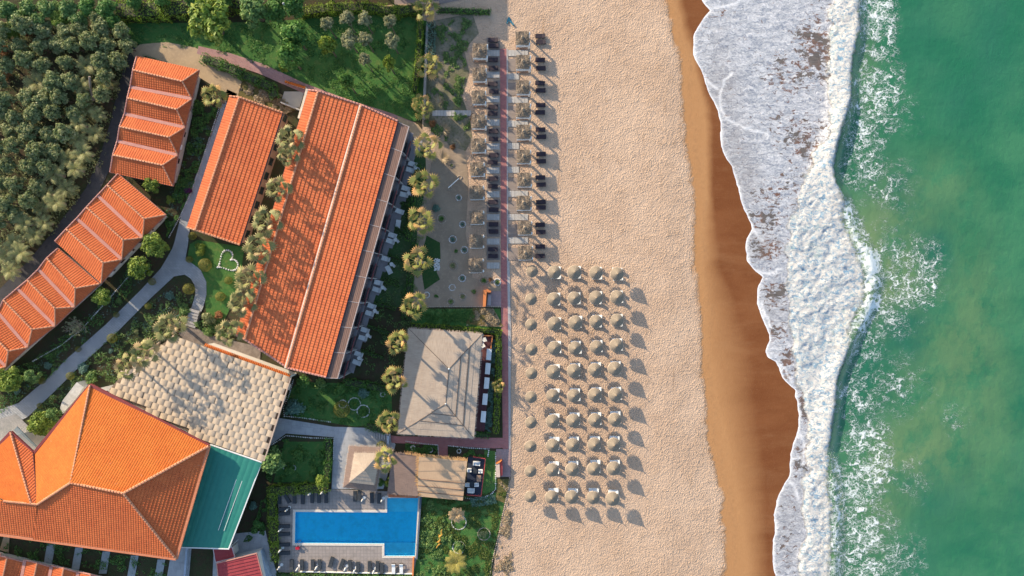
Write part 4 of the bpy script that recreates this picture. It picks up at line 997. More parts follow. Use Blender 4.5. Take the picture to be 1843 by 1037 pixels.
for p, q in ((p1, c4[0]), (p1, c4[1]), (p2, c4[2]), (p2, c4[3]), (p1, p2)):
    A1, B1 = PV(*p), PV(*q); mb.tube([A1 + Vector((0, 0, .04)), A1.lerp(B1, .5) + Vector((0, 0, .05)), B1 + Vector((0, 0, .02))], [.05, .05, .04], 6)
for t in (.35, .62):
    ring = []
    for k, (pk, ck) in enumerate(((p1, c4[1]), (p2, c4[2]))): ring.append(PV(*pk).lerp(PV(*ck), t) + Vector((0, 0, .06)))
    mb.tube(ring, .05, 5); ring2 = [ring[1], PV(*p2).lerp(PV(*c4[3]), t * .9) + Vector((0, 0, .06))]; mb.tube(ring2, .05, 5)
obj('roof_battens', mb, plain('batten_wood', (0.13, 0.10, 0.08), None, 4), root)
fringe('thatch_fringe', eaves([P(*q) for q in c4]), root, TH2, .3, 14)
for q in c4:
    a_ = Vector(xy(*q)).lerp(Vector(xy(790, 690, zj)), .1); obj('post', MB().tube([(a_.x, a_.y, 0), (a_.x, a_.y, zj)], .11, 8), WOODD, root)
mb = MB()
for p in (p1, p2): A1 = PV(*p); mb.lathe([(0, .35), (.12, .25), (.16, 0)], A1, 8)
obj('roof_finials', mb, WHITE, root)
gs('pavilion_floor', [(745, 600), (866, 604), (852, 782), (726, 776)], .1, decktile)
# gazebo
root = thing('thatched_gazebo', 'two-tiered thatched gazebo between garden walk and pool', 'gazebo', xy(654, 845, 0) + (0,))
z1, z2, z3, z4 = 2.5, 3.15, 3.25, 4.7
lo = [(629, 803, z1), (689, 806, z1), (677, 884, z1), (618, 877, z1)]; hi = [(640, 817, z2), (681, 818, z2), (672, 871, z2), (631, 867, z2)]
ht = [(638, 815, z3 + .1), (683, 816, z3 + .1), (674, 873, z3 + .1), (629, 868, z3 + .1)]; ap = (656, 846, z4)
mb = MB()
for i in range(4):
    F(mb, [lo[i], lo[(i + 1) % 4], hi[(i + 1) % 4], hi[i]], .7, .04)
obj('lower_thatch', mb, TH3, root); mb = MB()  # dark brown tier, part of its darkness is shade in the colour
for i in range(4): F(mb, [ht[i], ht[(i + 1) % 4], ap], .8, .04)
o = obj('upper_thatch', mb, TH, root)
fringe('thatch_fringe', eaves([P(*q) for q in lo]), root, TH2, .28, 14); fringe('upper_fringe', eaves([P(*q) for q in ht]), o, TH2, .22, 12)
mb = MB().lathe([(0, .5), (.10, .45), (.16, -.1)], P(*ap), 8); obj('finial', mb, TH, root)
for q in lo:
    a_ = Vector(xy(*q)).lerp(Vector(xy(654, 845, z1)), .15); obj('post', MB().tube([(a_.x, a_.y, 0), (a_.x, a_.y, z1 + .2)], .09, 8), WOODD, root)
# pool bar
root = thing('pool_bar', 'pool bar under a pale flat straw roof beside the pool', 'bar', xy(795, 860, 0) + (0,))
zb = 3.0
q = [(754, 822, zb), (841, 830, zb - .15), (833, 901, zb - .75), (751, 893, zb - .75)]
mb = MB(); F(mb, q, 1.8, .05); obj('straw_roof', mb, thatch('golden_straw', (0.50, 0.345, 0.215), (0.40, 0.27, 0.17), 11, .9, .04), root)
mb = MB()
for t in (.56, .73, .88):
    A1, B1 = PV(*q[0]).lerp(PV(*q[3]), t), PV(*q[1]).lerp(PV(*q[2]), t); mb.tube([A1 + Vector((0, 0, .08)), B1 + Vector((0, 0, .08))], .05, 5)
obj('roof_battens', mb, plain('batten_brown', (0.22, 0.13, 0.09), None, 4), root)
e4 = eaves([P(*k) for k in q]); fringe('straw_fringe', [e4[0], e4[0], e4[3]], root, FRG, .55, 16, .05, .15)
obj('counter', MB().prism([xy(*k, 1.1) for k in ((765, 850), (820, 855), (818, 868), (764, 863))], .08, 1.1), WOODD, root)
for k in q: a_ = Vector(xy(*k)).lerp(Vector(xy(795, 860, zb)), .08); obj('post', MB().tube([(a_.x, a_.y, 0), (a_.x, a_.y, k[2] - .1)], .1, 8), WOODD, root)
root = thing('straw_shelter', 'darker brown straw shelter left of the pool bar, half in shade', 'shelter', xy(727, 855, 0) + (0,))
zb = 2.4
q = [(706, 814, zb), (757, 822, zb), (752, 893, zb), (697, 889, zb)]
mb = MB(); F(mb, [k[:2] + (k[2] - .25 * (k[0] < 720),) for k in q], 2.2, .04); obj('straw_roof', mb, TH3, root)  # shade over this roof is put into the darker straw colour
e4 = eaves([P(*k) for k in q]); fringe('straw_fringe', [(e4[0][0].lerp(e4[0][1], .45), e4[0][1], e4[0][2]), (e4[1][0], e4[1][1], e4[1][2])], root, FRG, .6, 18, .05, .1)
fringe('dark_fringe', [e4[0], e4[2]], root, TH3, .3, 9, .05, .1)
for k in q: a_ = Vector(xy(*k)).lerp(Vector(xy(727, 855, zb)), .08); obj('post', MB().tube([(a_.x, a_.y, 0), (a_.x, a_.y, zb - .3)], .09, 8), WOODD, root)
# ================================================================ POOL
gs('pool_deck', [(501, 877), (701, 884), (701, 896), (756, 894), (750, 1004), (744, 1034), (501, 1030)], .10, decktile, PHOLE)
BAS = paving('pool_mosaic', (0.02, 0.74, 1.0), (0.025, 0.77, 1.0), (0.02, 0.70, 1.0), .4, .4, 0, .02, 0)
root = thing('swimming_pool', 'bright blue swimming pool with pale coping and two shallow end bays', 'pool', G(640, 950) + (0,))
mb = MB(); n = len(POOL)
vt = [G(*q) for q in POOL]
main = [G(*q) for q in ((532, 921), (750.5, 922), (748.4, 978), (531, 977))]
mb.v = [p + (.10,) for p in vt] + [p + (-.75,) for p in vt]
mb.f = [((i + 1) % n, i, n + i, n + (i + 1) % n) for i in range(n)]
o1 = MB().sheet(vt, -.75); mb.add(o1.v, o1.f)
obj('basin', mb, BAS, root)
mb = MB(); mb.prism([G(*q) for q in ((697.1, 896.1), (752.9, 896.1), (751, 922), (697.1, 922))], -.74, -.3); mb.prism([G(*q) for q in ((692.1, 978), (748, 978), (747, 999.9), (692.1, 999.9))], -.74, -.3)
obj('shallow_step', mb, paving('pool_mosaic_pale', (0.10, 0.80, 0.98), (0.11, 0.82, 0.98), (0.09, 0.77, 0.97), .4, .4, 0, .02, 0), root)
m, nt, b = nodes('pool_water')
tr = N(nt, 'ShaderNodeBsdfTransparent'); tr.inputs[0].default_value = (0.82, 0.97, 1.0, 1)
gl = N(nt, 'ShaderNodeBsdfGlossy'); gl.inputs['Roughness'].default_value = .05
frn = N(nt, 'ShaderNodeFresnel'); frn.inputs[0].default_value = 1.33
mx = N(nt, 'ShaderNodeMixShader'); L(nt, frn.outputs[0], mx.inputs[0]); L(nt, tr.outputs[0], mx.inputs[1]); L(nt, gl.outputs[0], mx.inputs[2])
bn = N(nt, 'ShaderNodeBump'); bn.inputs['Strength'].default_value = .25; bn.inputs['Distance'].default_value = .05; L(nt, noise(nt, pos(nt), 1.5, 3).outputs['Fac'], bn.inputs['Height'])
for k in (gl, frn): L(nt, bn.outputs[0], k.inputs['Normal'])
L(nt, mx.outputs[0], nt.nodes['Material Output'].inputs[0])
obj('water_surface', MB().sheet([(p[0], p[1]) for p in inset(vt, .01)], -.02), m, root)
mb = MB()
for i in range(n):
    a, c = Vector(POOL[i]), Vector(POOL[(i + 1) % n]); d = (c - a).normalized(); o_n = Vector((d.y, -d.x))
    if i in (3,): w = 2.6
    else: w = 4.2
    e = 0 if i in (1, 6) else 4.2
    e2 = 4.2 if i in (2,) else 0
    q = [a, c, c + o_n * w, a + o_n * w]
    if i in (0, 2, 5, 7): q[1] = q[1]; q[2] = q[2]
    mb.prism([G(*k) for k in q], .08, .16 + i * .004)
for k in ((532, 921), (753, 896), (747, 1000), (692, 1000), (531, 977), (697, 896)):
    sx = -1 if k[0] < 600 or k in ((692, 1000), (697, 896)) else 1; sy = -1 if k[1] < 950 else 1
    mb.prism([G(k[0], k[1]), G(k[0] + sx * 4.2, k[1]), G(k[0] + sx * 4.2, k[1] + sy * 4.2), G(k[0], k[1] + sy * 4.2)], .08, .15)
obj('coping', mb, plain('pale_coping', (0.55, 0.50, 0.43), (0.47, 0.42, 0.36), 3), root)
lad = MB()
for s in (0, .5):
    p = G(536, 976.5); lad.tube([(p[0] + s, p[1] - .5, .15), (p[0] + s, p[1] - .45, .75), (p[0] + s, p[1] - .05, .8), (p[0] + s, p[1] + .2, .3), (p[0] + s, p[1] + .2, -.6)], .03, 6)
for z in (-.2, -.5, -.8): lad.box((p[0] + .25, p[1] + .2, z), (.5, .1, .04))
obj('pool_ladder', lad, plain('steel', (0.5, 0.52, 0.55), None, 3, .3, metal=.8), root)
# low glazed wall on the right side of the pool
a, c = PV(757.5, 894, .5), PV(750, 1006, .5)
tag(obj('pool_wall', MB().box(((a + c) / 2 - Vector((0, 0, .2))), ((c - a).length, .28, .75), math.atan2((c - a).y, (c - a).x)), plain('dark_pool_wall', (0.10, 0.12, 0.16), None, 2)), 'dark narrow wall between swimming pool and palm lawn', 'wall')
a, c = PV(744.5, 1003, .3), PV(743, 1040, .3)
tag(obj('deck_edge_wall', MB().box(((a + c) / 2), ((c - a).length, .25, .6), math.atan2((c - a).y, (c - a).x)), plain('orange_render', (0.55, 0.19, 0.06), (0.5, 0.16, 0.05), 3)), 'bright orange low wall at the lower right corner of the pool deck', 'wall')
a, c = PV(699, 892, .5), PV(752, 894, .5)
tag(obj('tile_border_wall', MB().box(((a + c) / 2), ((c - a).length, .35, .5), math.atan2((c - a).y, (c - a).x)), tiles('terracotta_border', (0.52, 0.17, 0.07), (0.4, 0.12, 0.06), .4, .3)), 'terracotta tile border between pool and straw shelter', 'wall')
a, c = PV(540, 1029, .3), PV(742, 1033, .3)
tag(obj('deck_kerb', MB().box(((a + c) / 2 - Vector((0, 0, .1))), ((c - a).length, .12, .4), math.atan2((c - a).y, (c - a).x)), WHITE), 'thin white kerb along the bottom edge of the pool deck', 'kerb')
p = G(537, 985)
root = thing('red_box', 'small red box standing on the pool deck by the ladder', 'box', p + (.1,))
obj('box_body', MB().box((p[0], p[1], .3), (.62, .40, .38)), plain('red_plastic', (0.35, 0.015, 0.03), None, 2, .4), root); obj('box_lid', MB().box((p[0], p[1], .52), (.68, .46, .06)), plain('red_lid', (0.42, 0.02, 0.04), None, 2, .4), root)
# lower terrace below the pool (bottom edge)
gs('lower_pool', [(505, 1036), (552, 1035), (552, 1100), (505, 1100)], .14, plain('lower_pool_blue', (0.05, 0.35, 0.5), None, 1, .2)); gs('lower_deck', [(552, 1036), (740, 1040), (740, 1100), (552, 1100)], .14, paving('lower_deck_brick', (0.36, 0.17, 0.12), (0.3, 0.13, 0.1), (0.2, 0.1, 0.1), .5, .25))

# ================================================================ LOUNGERS, PARASOLS, CABANAS
def lounger(name, label, frame, pad, length=1.85, width=.68, h=.30, back=.6, ang=35):
    """lies along local X, head end at +X"""
    r = thing(name, label, 'sun lounger')
    hx = length / 2
    mb = MB(); mb.box((0, width / 2 - .03, h - .04), (length, .06, .08)); mb.box((0, -width / 2 + .03, h - .04), (length, .06, .08)); mb.box((-hx + .03, 0, h - .042), (.06, width - .13, .07)); mb.box((hx - .03, 0, h - .042), (.06, width - .13, .07))
    obj('frame', mb, frame, r)
    obj('mattress', MB().box((-back / 2 + .02, 0, h + .055), (length - back - .05, width - .04, .10)), pad, r)
    a = R(ang); cx = hx - back + math.cos(a) * back / 2; cz = h + .06 + math.sin(a) * back / 2
    obj('backrest', MB().box((cx, 0, cz), (back, width - .04, .09), 0, -a), pad, r)
    for sx in (-1, 1):
        for sy in (-1, 1): obj('leg', MB().box((sx * (hx - .15), sy * (width / 2 - .04), (h - .08) / 2), (.06, .06, h - .082)), frame, r)
    return r
DW = plain('dark_wicker', (0.030, 0.020, 0.028), (0.02, 0.014, 0.02), 14); DP = plain('black_cushion', (0.022, 0.016, 0.024), (0.034, 0.024, 0.034), 4)
WP = plain('white_mesh_pad', (0.62, 0.63, 0.62), (0.54, 0.56, 0.56), 4); WF = plain('white_lounger_frame', (0.70, 0.70, 0.68), None, 4)
CF = plain('charcoal_sling', (0.035, 0.042, 0.05), (0.025, 0.03, 0.036), 4)
STEM = plain('pole_wood', (0.28, 0.19, 0.12), (0.2, 0.13, 0.08), 7)
UMB = thatch('woven_parasol', (0.25, 0.21, 0.16), (0.165, 0.135, 0.105), 14, .8, .03)
def beach_umbrella():
    r = thing('beach_umbrella', 'pointed straw beach umbrella', 'beach umbrella')
    obj('pole', MB().tube([(0, 0, 0), (0, 0, 2.96)], .04, 7), STEM, r)
    n = 18; z0, z1, rad = 2.1, 2.98, 1.15
    mb = MB(); rings = [(0.04, 1.0), (.35, .66), (.7, .32), (1.0, .0)]
    for t, hh in rings:
        for k in range(n):
            a = 2 * math.pi * k / n; rr = rad * t * (1 + (random.uniform(-.03, .03) if t == 1 else 0))
            mb.uv[len(mb.v)] = (k / n * 3.5, t * 1.5); mb.v.append((rr * math.cos(a), rr * math.sin(a), z0 + (z1 - z0) * hh))
    for i in range(3):
        for k in range(n): mb.f.append((i * n + k, (i + 1) * n + k, (i + 1) * n + (k + 1) % n, i * n + (k + 1) % n))
    c = obj('canopy', mb, UMB, r)
    V = []
    for k in range(170):
        a = random.uniform(0, 2 * math.pi); q = Vector((math.cos(a), math.sin(a), 0)); s = Vector((-q.y, q.x, 0)) * .05
        p = q * (rad - .03) + Vector((0, 0, z0 + .01)); e = q * random.uniform(.05, .14) + Vector((0, 0, -random.uniform(.08, .2)))
        V.append([list(p - s), list(p + s), list(p + s * .6 + e), list(p - s * .6 + e)])
    quads('fringe', np.array(V), FRG2, r)
    obj('finial', MB().lathe([(0, .42), (.035, .40), (.05, .1), (.1, -.04)], (0, 0, z1), 8), STEM, r)
    obj('base', MB().lathe([(0, .12), (.22, .10), (.28, 0)], (0, 0, 0), 12), plain('concrete_base', (0.3, 0.28, 0.26), None, 4), r)
    return r
FRG2 = plain('grey_straw', (0.42, 0.34, 0.26), (0.28, 0.22, 0.17), 8)
rows = [[(958, 488), (998, 490), (1034, 490), (1073, 491), (1111, 493)], [(956, 539), (997, 539), (1034, 537), (1073, 536), (1111, 535)], [(956, 585), (998, 583), (1036, 581), (1073, 579), (1111, 577)],
        [(957, 630), (998, 627), (1035, 627), (1074, 625), (1110, 622)], [(957, 673), (996, 670), (1033, 668), (1071, 666), (1107, 664)], [(956, 716), (995, 713), (1033, 713), (1071, 711), (1108, 711)],
        [(956, 762), (995, 759), (1032, 758), (1071, 757), (1107, 756)], [(955, 805), (995, 803), (1031, 802), (1070, 801), (1105, 801)], [(955, 850), (994, 847), (1030, 846), (1069, 845), (1105, 844)], [(955, 896), (993, 896), (1029, 896), (1068, 897), (1103, 899)]]
KU = Kind(beach_umbrella()); KL = Kind(lounger('sun_lounger', 'white sun lounger', WF, WP))
cols = ['nearest the beach walk', 'second from the beach walk', 'in the middle column', 'fourth from the beach walk', 'in the column nearest the sea']
for i, rw in enumerate(rows):
    for j, (X, Y) in enumerate(rw):
        x, y, _ = P(X, Y, 2.4)
        KU.put((x, y, 0), random.uniform(0, 6), .88 if j == 0 else random.uniform(.97, 1.05), 'pointed straw umbrella %s, %s row from the top' % (cols[j], od(i + 1)), 'straw umbrellas in rows on the sand')
        if j:
            for s, w in ((1, 'upper'), (-1, 'lower')):
                KL.put((x + .42 + random.uniform(-.1, .1), y + s * .76 + random.uniform(-.08, .08), -.02), random.uniform(-.06, .06), 1.0, '%s white lounger under the umbrella %s, %s row' % (w, cols[j].replace('in the column ', ''), od(i + 1)), 'white loungers under straw umbrellas')
# cabanas
CT = thatch('shaggy_thatch', (0.34, 0.27, 0.20), (0.16, 0.125, 0.09), 10, 1.2, .08)
def cabana():
    r = thing('beach_cabana', 'square thatched cabana', 'cabana')
    h = 1.18; z0, z1 = 2.45, 2.95
    obj('deck_floor', MB().box((0, 0, .1), (2.3, 2.3, .14)), plain('cabana_floor', (0.33, 0.20, 0.13), (0.26, 0.15, 0.1), 4), r)
    cs = [(-h, -h, z0), (h, -h, z0), (h, h, z0), (-h, h, z0)]
    mb = MB()
    for i in range(4): facet(mb, [cs[i], cs[(i + 1) % 4], (0, 0, z1)], 1.0, .03)
    rf = obj('thatch_roof', mb, CT, r)
    V = []
    for k in range(1100):
        a, b = random.uniform(-1, 1), random.uniform(-1, 1); m_ = max(abs(a), abs(b)); 
        p = Vector((a * h * .93, b * h * .93, z1 + (z0 - z1) * m_ + .03)); q = Vector((a, b, 0)); q = q.normalized() if q.length > .01 else Vector((1, 0, 0))
        if abs(a) > abs(b): q = (q + Vector((math.copysign(1, a), 0, 0))).normalized()
        else: q = (q + Vector((0, math.copysign(1, b), 0))).normalized()
        q = (q + Vector((random.uniform(-.6, .6), random.uniform(-.6, .6), 0))).normalized()
        s = Vector((-q.y, q.x, 0)) * random.uniform(.03, .065); e = q * random.uniform(.10, .24) + Vector((0, 0, random.uniform(-.16, .20)))
        V.append([list(p - s), list(p + s), list(p + s * .3 + e), list(p - s * .3 + e)])
    quads('straw', np.array(V), STRAW, rf)
    obj('roof_knot', MB().lathe([(0, .55), (.08, .5), (.14, .2), (.30, -.02)], (0, 0, z1), 9, .1), CT, r)
    for sx in (-1, 1):
        for sy in (-1, 1): obj('post', MB().box((sx * 1.08, sy * 1.08, 1.2), (.1, .1, 2.4)), WHITE, r)
    for sy in (-1, 1):
        mb = MB()
        for k in range(5): mb.tube([(1.28 + random.uniform(-.07, .07), sy * (.98 + k * .05) - .12 * sy, .25), (1.24 + random.uniform(-.03, .03), sy * (.98 + k * .05) - .12 * sy, 1.3), (1.26, sy * (.98 + k * .04) - .1 * sy, 2.42)], [.12, .09, .16], 6)
        obj('curtain', mb, CURT, r, True)
    mb = MB()
    for k in range(12): mb.tube([(-1.0 + k * .18, -1.2 + random.uniform(-.04, .04), 1.55), (-1.0 + k * .18, -1.2, 2.2)], [.10, .09], 6)
    obj('valance', mb, CURT, r, True)
    obj('daybed', MB().box((-.25, .2, .38), (1.4, 1.6, .34)), WP, r)
    return r
STRAW = leafm('straw_blades', (0.48, 0.385, 0.28), (0.15, 0.115, 0.085), (0.62, 0.52, 0.40), .1)
CURT = plain('white_curtain', (0.78, 0.77, 0.74), (0.7, 0.68, 0.66), 3)
KC = Kind(cabana())
LC = [(863, 91), (862, 133), (861, 174), (861, 218), (860, 261), (858, 304), (857, 346), (857, 391), (857, 434), (856, 478)]
RC = [(940, 68), (941, 111), (941, 156), (941, 198), (942, 237), (942, 281), (943, 323), (942, 365), (944, 410), (945, 455)]
for nm, cl in (('left', LC), ('right', RC)):
    for i, (X, Y) in enumerate(cl):
        KC.put(P(X, Y, 2.7)[:2] + (.0,), random.uniform(-.03, .03), random.uniform(.97, 1.04), 'shaggy thatched cabana on the %s side of the beach walk, %s from the top' % (nm, od(i + 1)), 'thatched cabanas along the beach walk')
KD = Kind(lounger('sun_lounger', 'black wicker lounger', DW, DP, 1.75, .78, .30, .55, 14))
LL = [(73.5, 83.7), (109, 124), (152.5, 165.7), (193.6, 205), (237, 251), (280, 293), (322, 336), (364, 378), (404, 417), (449, 461)]
RL = [(66, 77), (109, 124), (150.5, 163.6), (190, 203), (234, 247), (278, 291), (320, 333), (364, 374), (405, 418), (444, 461)]
for nm, X0, lst in (('left', 888, LL), ('right', 973, RL)):
    for i, pr in enumerate(lst):
        for k, Y in enumerate(pr):
            KD.put(G(X0 + random.uniform(-1.2, 1.2), Y) + (.1 if nm == 'left' else 0,), math.pi * (nm != 'left') * 0 + random.uniform(-.05, .05), 1, '%s black wicker lounger beside the %s cabana from the top, %s of the walk' % (('upper', 'lower')[k], od(i + 1), nm), 'black wicker loungers by the cabanas')
MATW = planks('grey_boards', (0.46, 0.44, 0.41), (0.38, 0.36, 0.335), .22, 0, 0); MATB = planks('brown_grey_boards', (0.27, 0.22, 0.19), (0.22, 0.18, 0.155), .22, 1, 0)
def board(nm, label, x0, x1, yc, h=10, group=None, n=6):
    a, b_ = G(x0, yc - h / 2), G(x1, yc + h / 2); mb = MB()
    for k in range(n): w = (b_[0] - a[0]) / n; mb.box((a[0] + w * (k + .5), (a[1] + b_[1]) / 2, .085), (w - .03, a[1] - b_[1], .05))
    r = obj(nm, mb, MATW); tag(r, label, 'walkway', group)
for i, Y in enumerate((96, 135, 179, 221, 264, 307, 350, 391, 435, 478)):
    board('board_walkway', 'short grey board walkway from the walk to the %s left cabana' % od(i + 1), 876, 899, Y, 11, 'board walkways to the cabanas')
for i, Y in enumerate((96, 138, 180, 223, 263, 306, 349, 391, 433)):
    board('board_walkway', 'short pale board walkway between the %s and next right cabana' % od(i + 1), 914.5, 950 if i in (0, 2, 3, 6, 7, 8) else 934, Y, 11, 'board walkways to the cabanas')
board('board_walkway', 'long white plank walkway crossing the dune scrub to the cabanas', 778, 848, 204, 10, None, 14)
mb = MB()
for i, Y in enumerate((115, 158, 200, 243, 286, 329, 371, 413, 455)): 
    a = G(876, Y); gs('lounger_platform', [(876, Y - 13), (899.5, Y - 13), (899.5, Y + 13), (876, Y + 13)], .062, MATB)
    gs('lounger_platform', [(914, Y - 9), (933, Y - 9), (933, Y + 14), (914, Y + 14)], .062, MATB)
gs('lounger_platform', [(876, 68), (899.5, 68), (899.5, 90), (876, 90)], .062, MATB)
# pool loungers and closed parasols
KP = Kind(lounger('pool_lounger', 'charcoal pool lounger', CF, CF, 1.9, .66, .30, .6, 12))
for i, (X, Y, a) in enumerate(((504, 897, 90), (518, 896, 118), (531, 896, 90), (546, 897, 88), (563, 895, 90), (575, 895, 90), (588, 895, 91), (640, 892, 88), (647.5, 891, 86), (670, 895, 91), (683, 896, 87))):
    KP.put(G(X, Y) + (.1,), R(a), 1, 'charcoal lounger, %s from the left in the row above the pool' % od(i + 1), 'charcoal loungers around the pool')
for i, Y in enumerate((915, 923, 946, 960, 979, 994)):
    KP.put(G(513.5, Y) + (.1,), R(180 + random.uniform(-4, 4)), 1, 'charcoal lounger, %s from the top at the left end of the pool' % od(i + 1), 'charcoal loungers around the pool')
for i, (X, Y, a) in enumerate(((526, 1015, 270), (544.5, 1015, 270), (564, 1015, 271), (576, 1015, 269), (597, 1010, 252), (616, 1014, 250), (631, 1016, 272), (645, 1019, 270), (666, 1018, 270), (680, 1018, 268), (688, 1021, 270))):
    KP.put(G(X, Y) + (.1,), R(a), 1, 'charcoal lounger, %s from the left in the row below the pool' % od(i + 1), 'charcoal loungers around the pool')
r0 = lounger('pool_lounger', 'white-padded lounger on the sunny corner of the pool deck, left one', DW, WP, 1.9, .66, .3, .65, 22); r0.location = G(709, 1022) + (.1,); r0.rotation_euler = (0, 0, R(90)); r0['group'] = 'white loungers on the sunny deck corner'
dup(r0, G(723, 1022) + (.1,), R(90), 1, 'white-padded lounger on the sunny corner of the pool deck, right one')
p = G(716, 1021); root = thing('side_table', 'small dark table between the two white-padded pool loungers', 'table', p + (.1,))
obj('table_top', MB().lathe([(0, .45), (.26, .45), (.26, .41), (0, .41)], p + (.1,), 14), CF, root); obj('leg', MB().tube([p + (.1,), p + (.5,)], .03, 6), CF, root)
def closed_parasol():
    r = thing('closed_parasol', 'closed white parasol', 'parasol')
    obj('pole', MB().tube([(0, 0, .1), (0, 0, 2.3)], .03, 6), WHITE, r)
    mb = MB(); n = 14; prof = [(.03, 2.35), (.10, 2.1), (.15, 1.5), (.19, 1.05), (.13, .98)]
    for k in range(n):
        a = 2 * math.pi * k / n; q = 1 if k % 2 else .62
        for rr, z in prof: mb.v.append((rr * q * math.cos(a), rr * q * math.sin(a), z))
    for k in range(n):
        for i in range(4): mb.f.append((k * 5 + i, k * 5 + i + 1, ((k + 1) % n) * 5 + i + 1, ((k + 1) % n) * 5 + i))
    obj('folded_canopy', mb, CURT, r, True)
    obj('base', MB().lathe([(0, .12), (.27, .10), (.3, 0)], (0, 0, 0), 14), WHITE, r); return r
KS = Kind(closed_parasol())
for X, Y, w in ((558, 888, 'standing at the hedge above the pool, left of its pair'), (580, 886, 'standing at the hedge above the pool, right of its pair'), (517, 917, 'beside the lounger at the top left corner of the pool deck'), (653, 899, 'above the pool, below the thatched gazebo'), (688, 900, 'next to the upper right pool bay'), (505, 953, 'at the left hedge halfway down the pool'), (505, 990, 'at the lower end of the left hedge by the pool'), (503, 1021, 'at the bottom left corner of the pool deck'), (536, 1023, 'below the pool between the two leftmost bottom loungers'), (570, 1021, 'below the pool between the third and fourth bottom loungers'), (622, 1023, 'below the pool, right of the tilted loungers'), (638, 1027, 'below the pool between the upright middle loungers'), (673, 1028, 'below the pool near the orange corner wall')):
    KS.put(P(X, Y, 1.2)[:2] + (.1,), random.uniform(0, 6), 1, 'closed white parasol ' + w, 'closed parasols around the pool')
# terrace beds and tables along the long block
KT = Kind(lounger('terrace_bed', 'white terrace bed', WF, WP, 1.6, .86, .32, .45, 20))
def round_table():
    r = thing('terrace_table', 'small white round table', 'table')
    obj('table_top', MB().lathe([(0, .72), (.36, .72), (.36, .68), (0, .68)], (0, 0, 0), 18), WF, r)
    obj('leg', MB().tube([(0, 0, .03), (0, 0, .68)], .04, 6), WF, r); obj('foot', MB().lathe([(0, .05), (.24, .04), (.26, 0)], (0, 0, 0), 12), WF, r); return r
KR = Kind(round_table()); KCh = None
def chair():
    r = thing('garden_chair', 'white garden chair', 'chair')
    obj('seat', MB().box((0, 0, .44), (.46, .46, .05)), WF, r); obj('backrest', MB().box((-.22, 0, .7), (.05, .46, .46), 0, -.15), WF, r)
    for sx in (-1, 1):
        for sy in (-1, 1): obj('leg', MB().box((sx * .19, sy * .19, .21), (.04, .04, .42)), WF, r)
    return r
KCh = Kind(chair())
beds = [(743, 296, 339, 307, 749, 303), (731, 340, 728, 351, 737, 349), (720, 381, 717, 404, 0, 0), (707, 424, 703.5, 434.6, 713, 432), (695, 466, 700.5, 486, 706, 476), (682, 509, 679, 521.6, 690, 517.5), (670, 551, 666, 564, 676, 559.5), (658, 594, 654, 608, 663, 603), (646.6, 637, 643, 652, 648, 644)]
for i, (x0, y0, x1, y1, tx, ty) in enumerate(beds):
    if i == 0: x1 = 739
    ro = 'on the %s patio from the top of the long block' % od(i + 1)
    KT.put(G(x0, y0) + (.12,), R(-16 + random.uniform(-4, 4)), 1, 'upper white bed ' + ro, 'white beds on the room patios')
    KT.put(G(x1, y1) + (.05 if i in (2, 4) else .12,), R({2: 80, 4: -60}.get(i, -16) + random.uniform(-4, 4)), 1, ('turned white bed ' if i in (2, 4) else 'lower white bed ') + ro, 'white beds on the room patios')
    if tx:
        KR.put(G(tx, ty) + (.04,), 0, 1, 'small white round table ' + ro, 'round tables on the room patios')
        KCh.put(G(tx + 4, ty + 3) + (.04,), random.uniform(2, 4), 1, 'white garden chair ' + ro, 'garden chairs on the room patios')
# pavilion terrace with laid tables
gs('dining_deck', [(867, 604), (887, 605), (872, 777), (854, 775)], .16, planks('maroon_deck', (0.15, 0.05, 0.05), (0.10, 0.035, 0.04), .3, 0, R(5)))
a, c = PV(886.5, 604.5, .6), PV(883, 630, .6)
root = thing('terrace_wall', 'orange corner wall at the top of the dining deck', 'wall', tuple((a + c) / 2 - Vector((0, 0, .6))))
obj('long_wall', MB().box(((a + c) / 2 - Vector((0, 0, .25))), ((c - a).length, .18, .8), math.atan2((c - a).y, (c - a).x)), MATS['orange_render'], root)
a2, c2 = PV(866.5, 604, .6), PV(885, 604.5, .6); obj('short_wall', MB().box(((a2 + c2) / 2 - Vector((0, 0, .25))), ((c2 - a2).length, .18, .8), math.atan2((c2 - a2).y, (c2 - a2).x)), MATS['orange_render'], root)
def dining_table():
    r = thing('dining_table', 'table under white cloth', 'table')
    obj('table_top', MB().box((0, 0, .72), (.8, 1.9, .05)), WOODD, r)
    for sx in (-1, 1):
        for sy in (-1, 1): obj('leg', MB().box((sx * .33, sy * .85, .35), (.06, .06, .69)), WOODD, r)
    mb = MB(); mb.box((0, 0, .752), (.86, 1.96, .012))
    for s in (-1, 1): mb.box((s * .44, 0, .60), (.012, 1.96, .30)); mb.box((0, s * .99, .60), (.86, .012, .30))
    obj('tablecloth', mb, CURT, r); return r
KDT = Kind(dining_table())
for i, (X, Y) in enumerate(((880, 638), (878, 663.5), (876, 689.5), (873, 718.5), (870, 750))):
    KDT.put(P(X, Y, .7)[:2] + (.16,), R(-5), 1, 'long table with white cloth on the maroon deck, %s from the top' % od(i + 1), 'white-clothed tables on the dining deck')
for X, Y, a, l in ((872, 611, 200, 'white chair nearest the orange corner of the dining deck'), (869, 621, 120, 'white chair just below the one at the orange corner')):
    KCh.put(G(X, Y) + (.16,), R(a), 1.6, l)
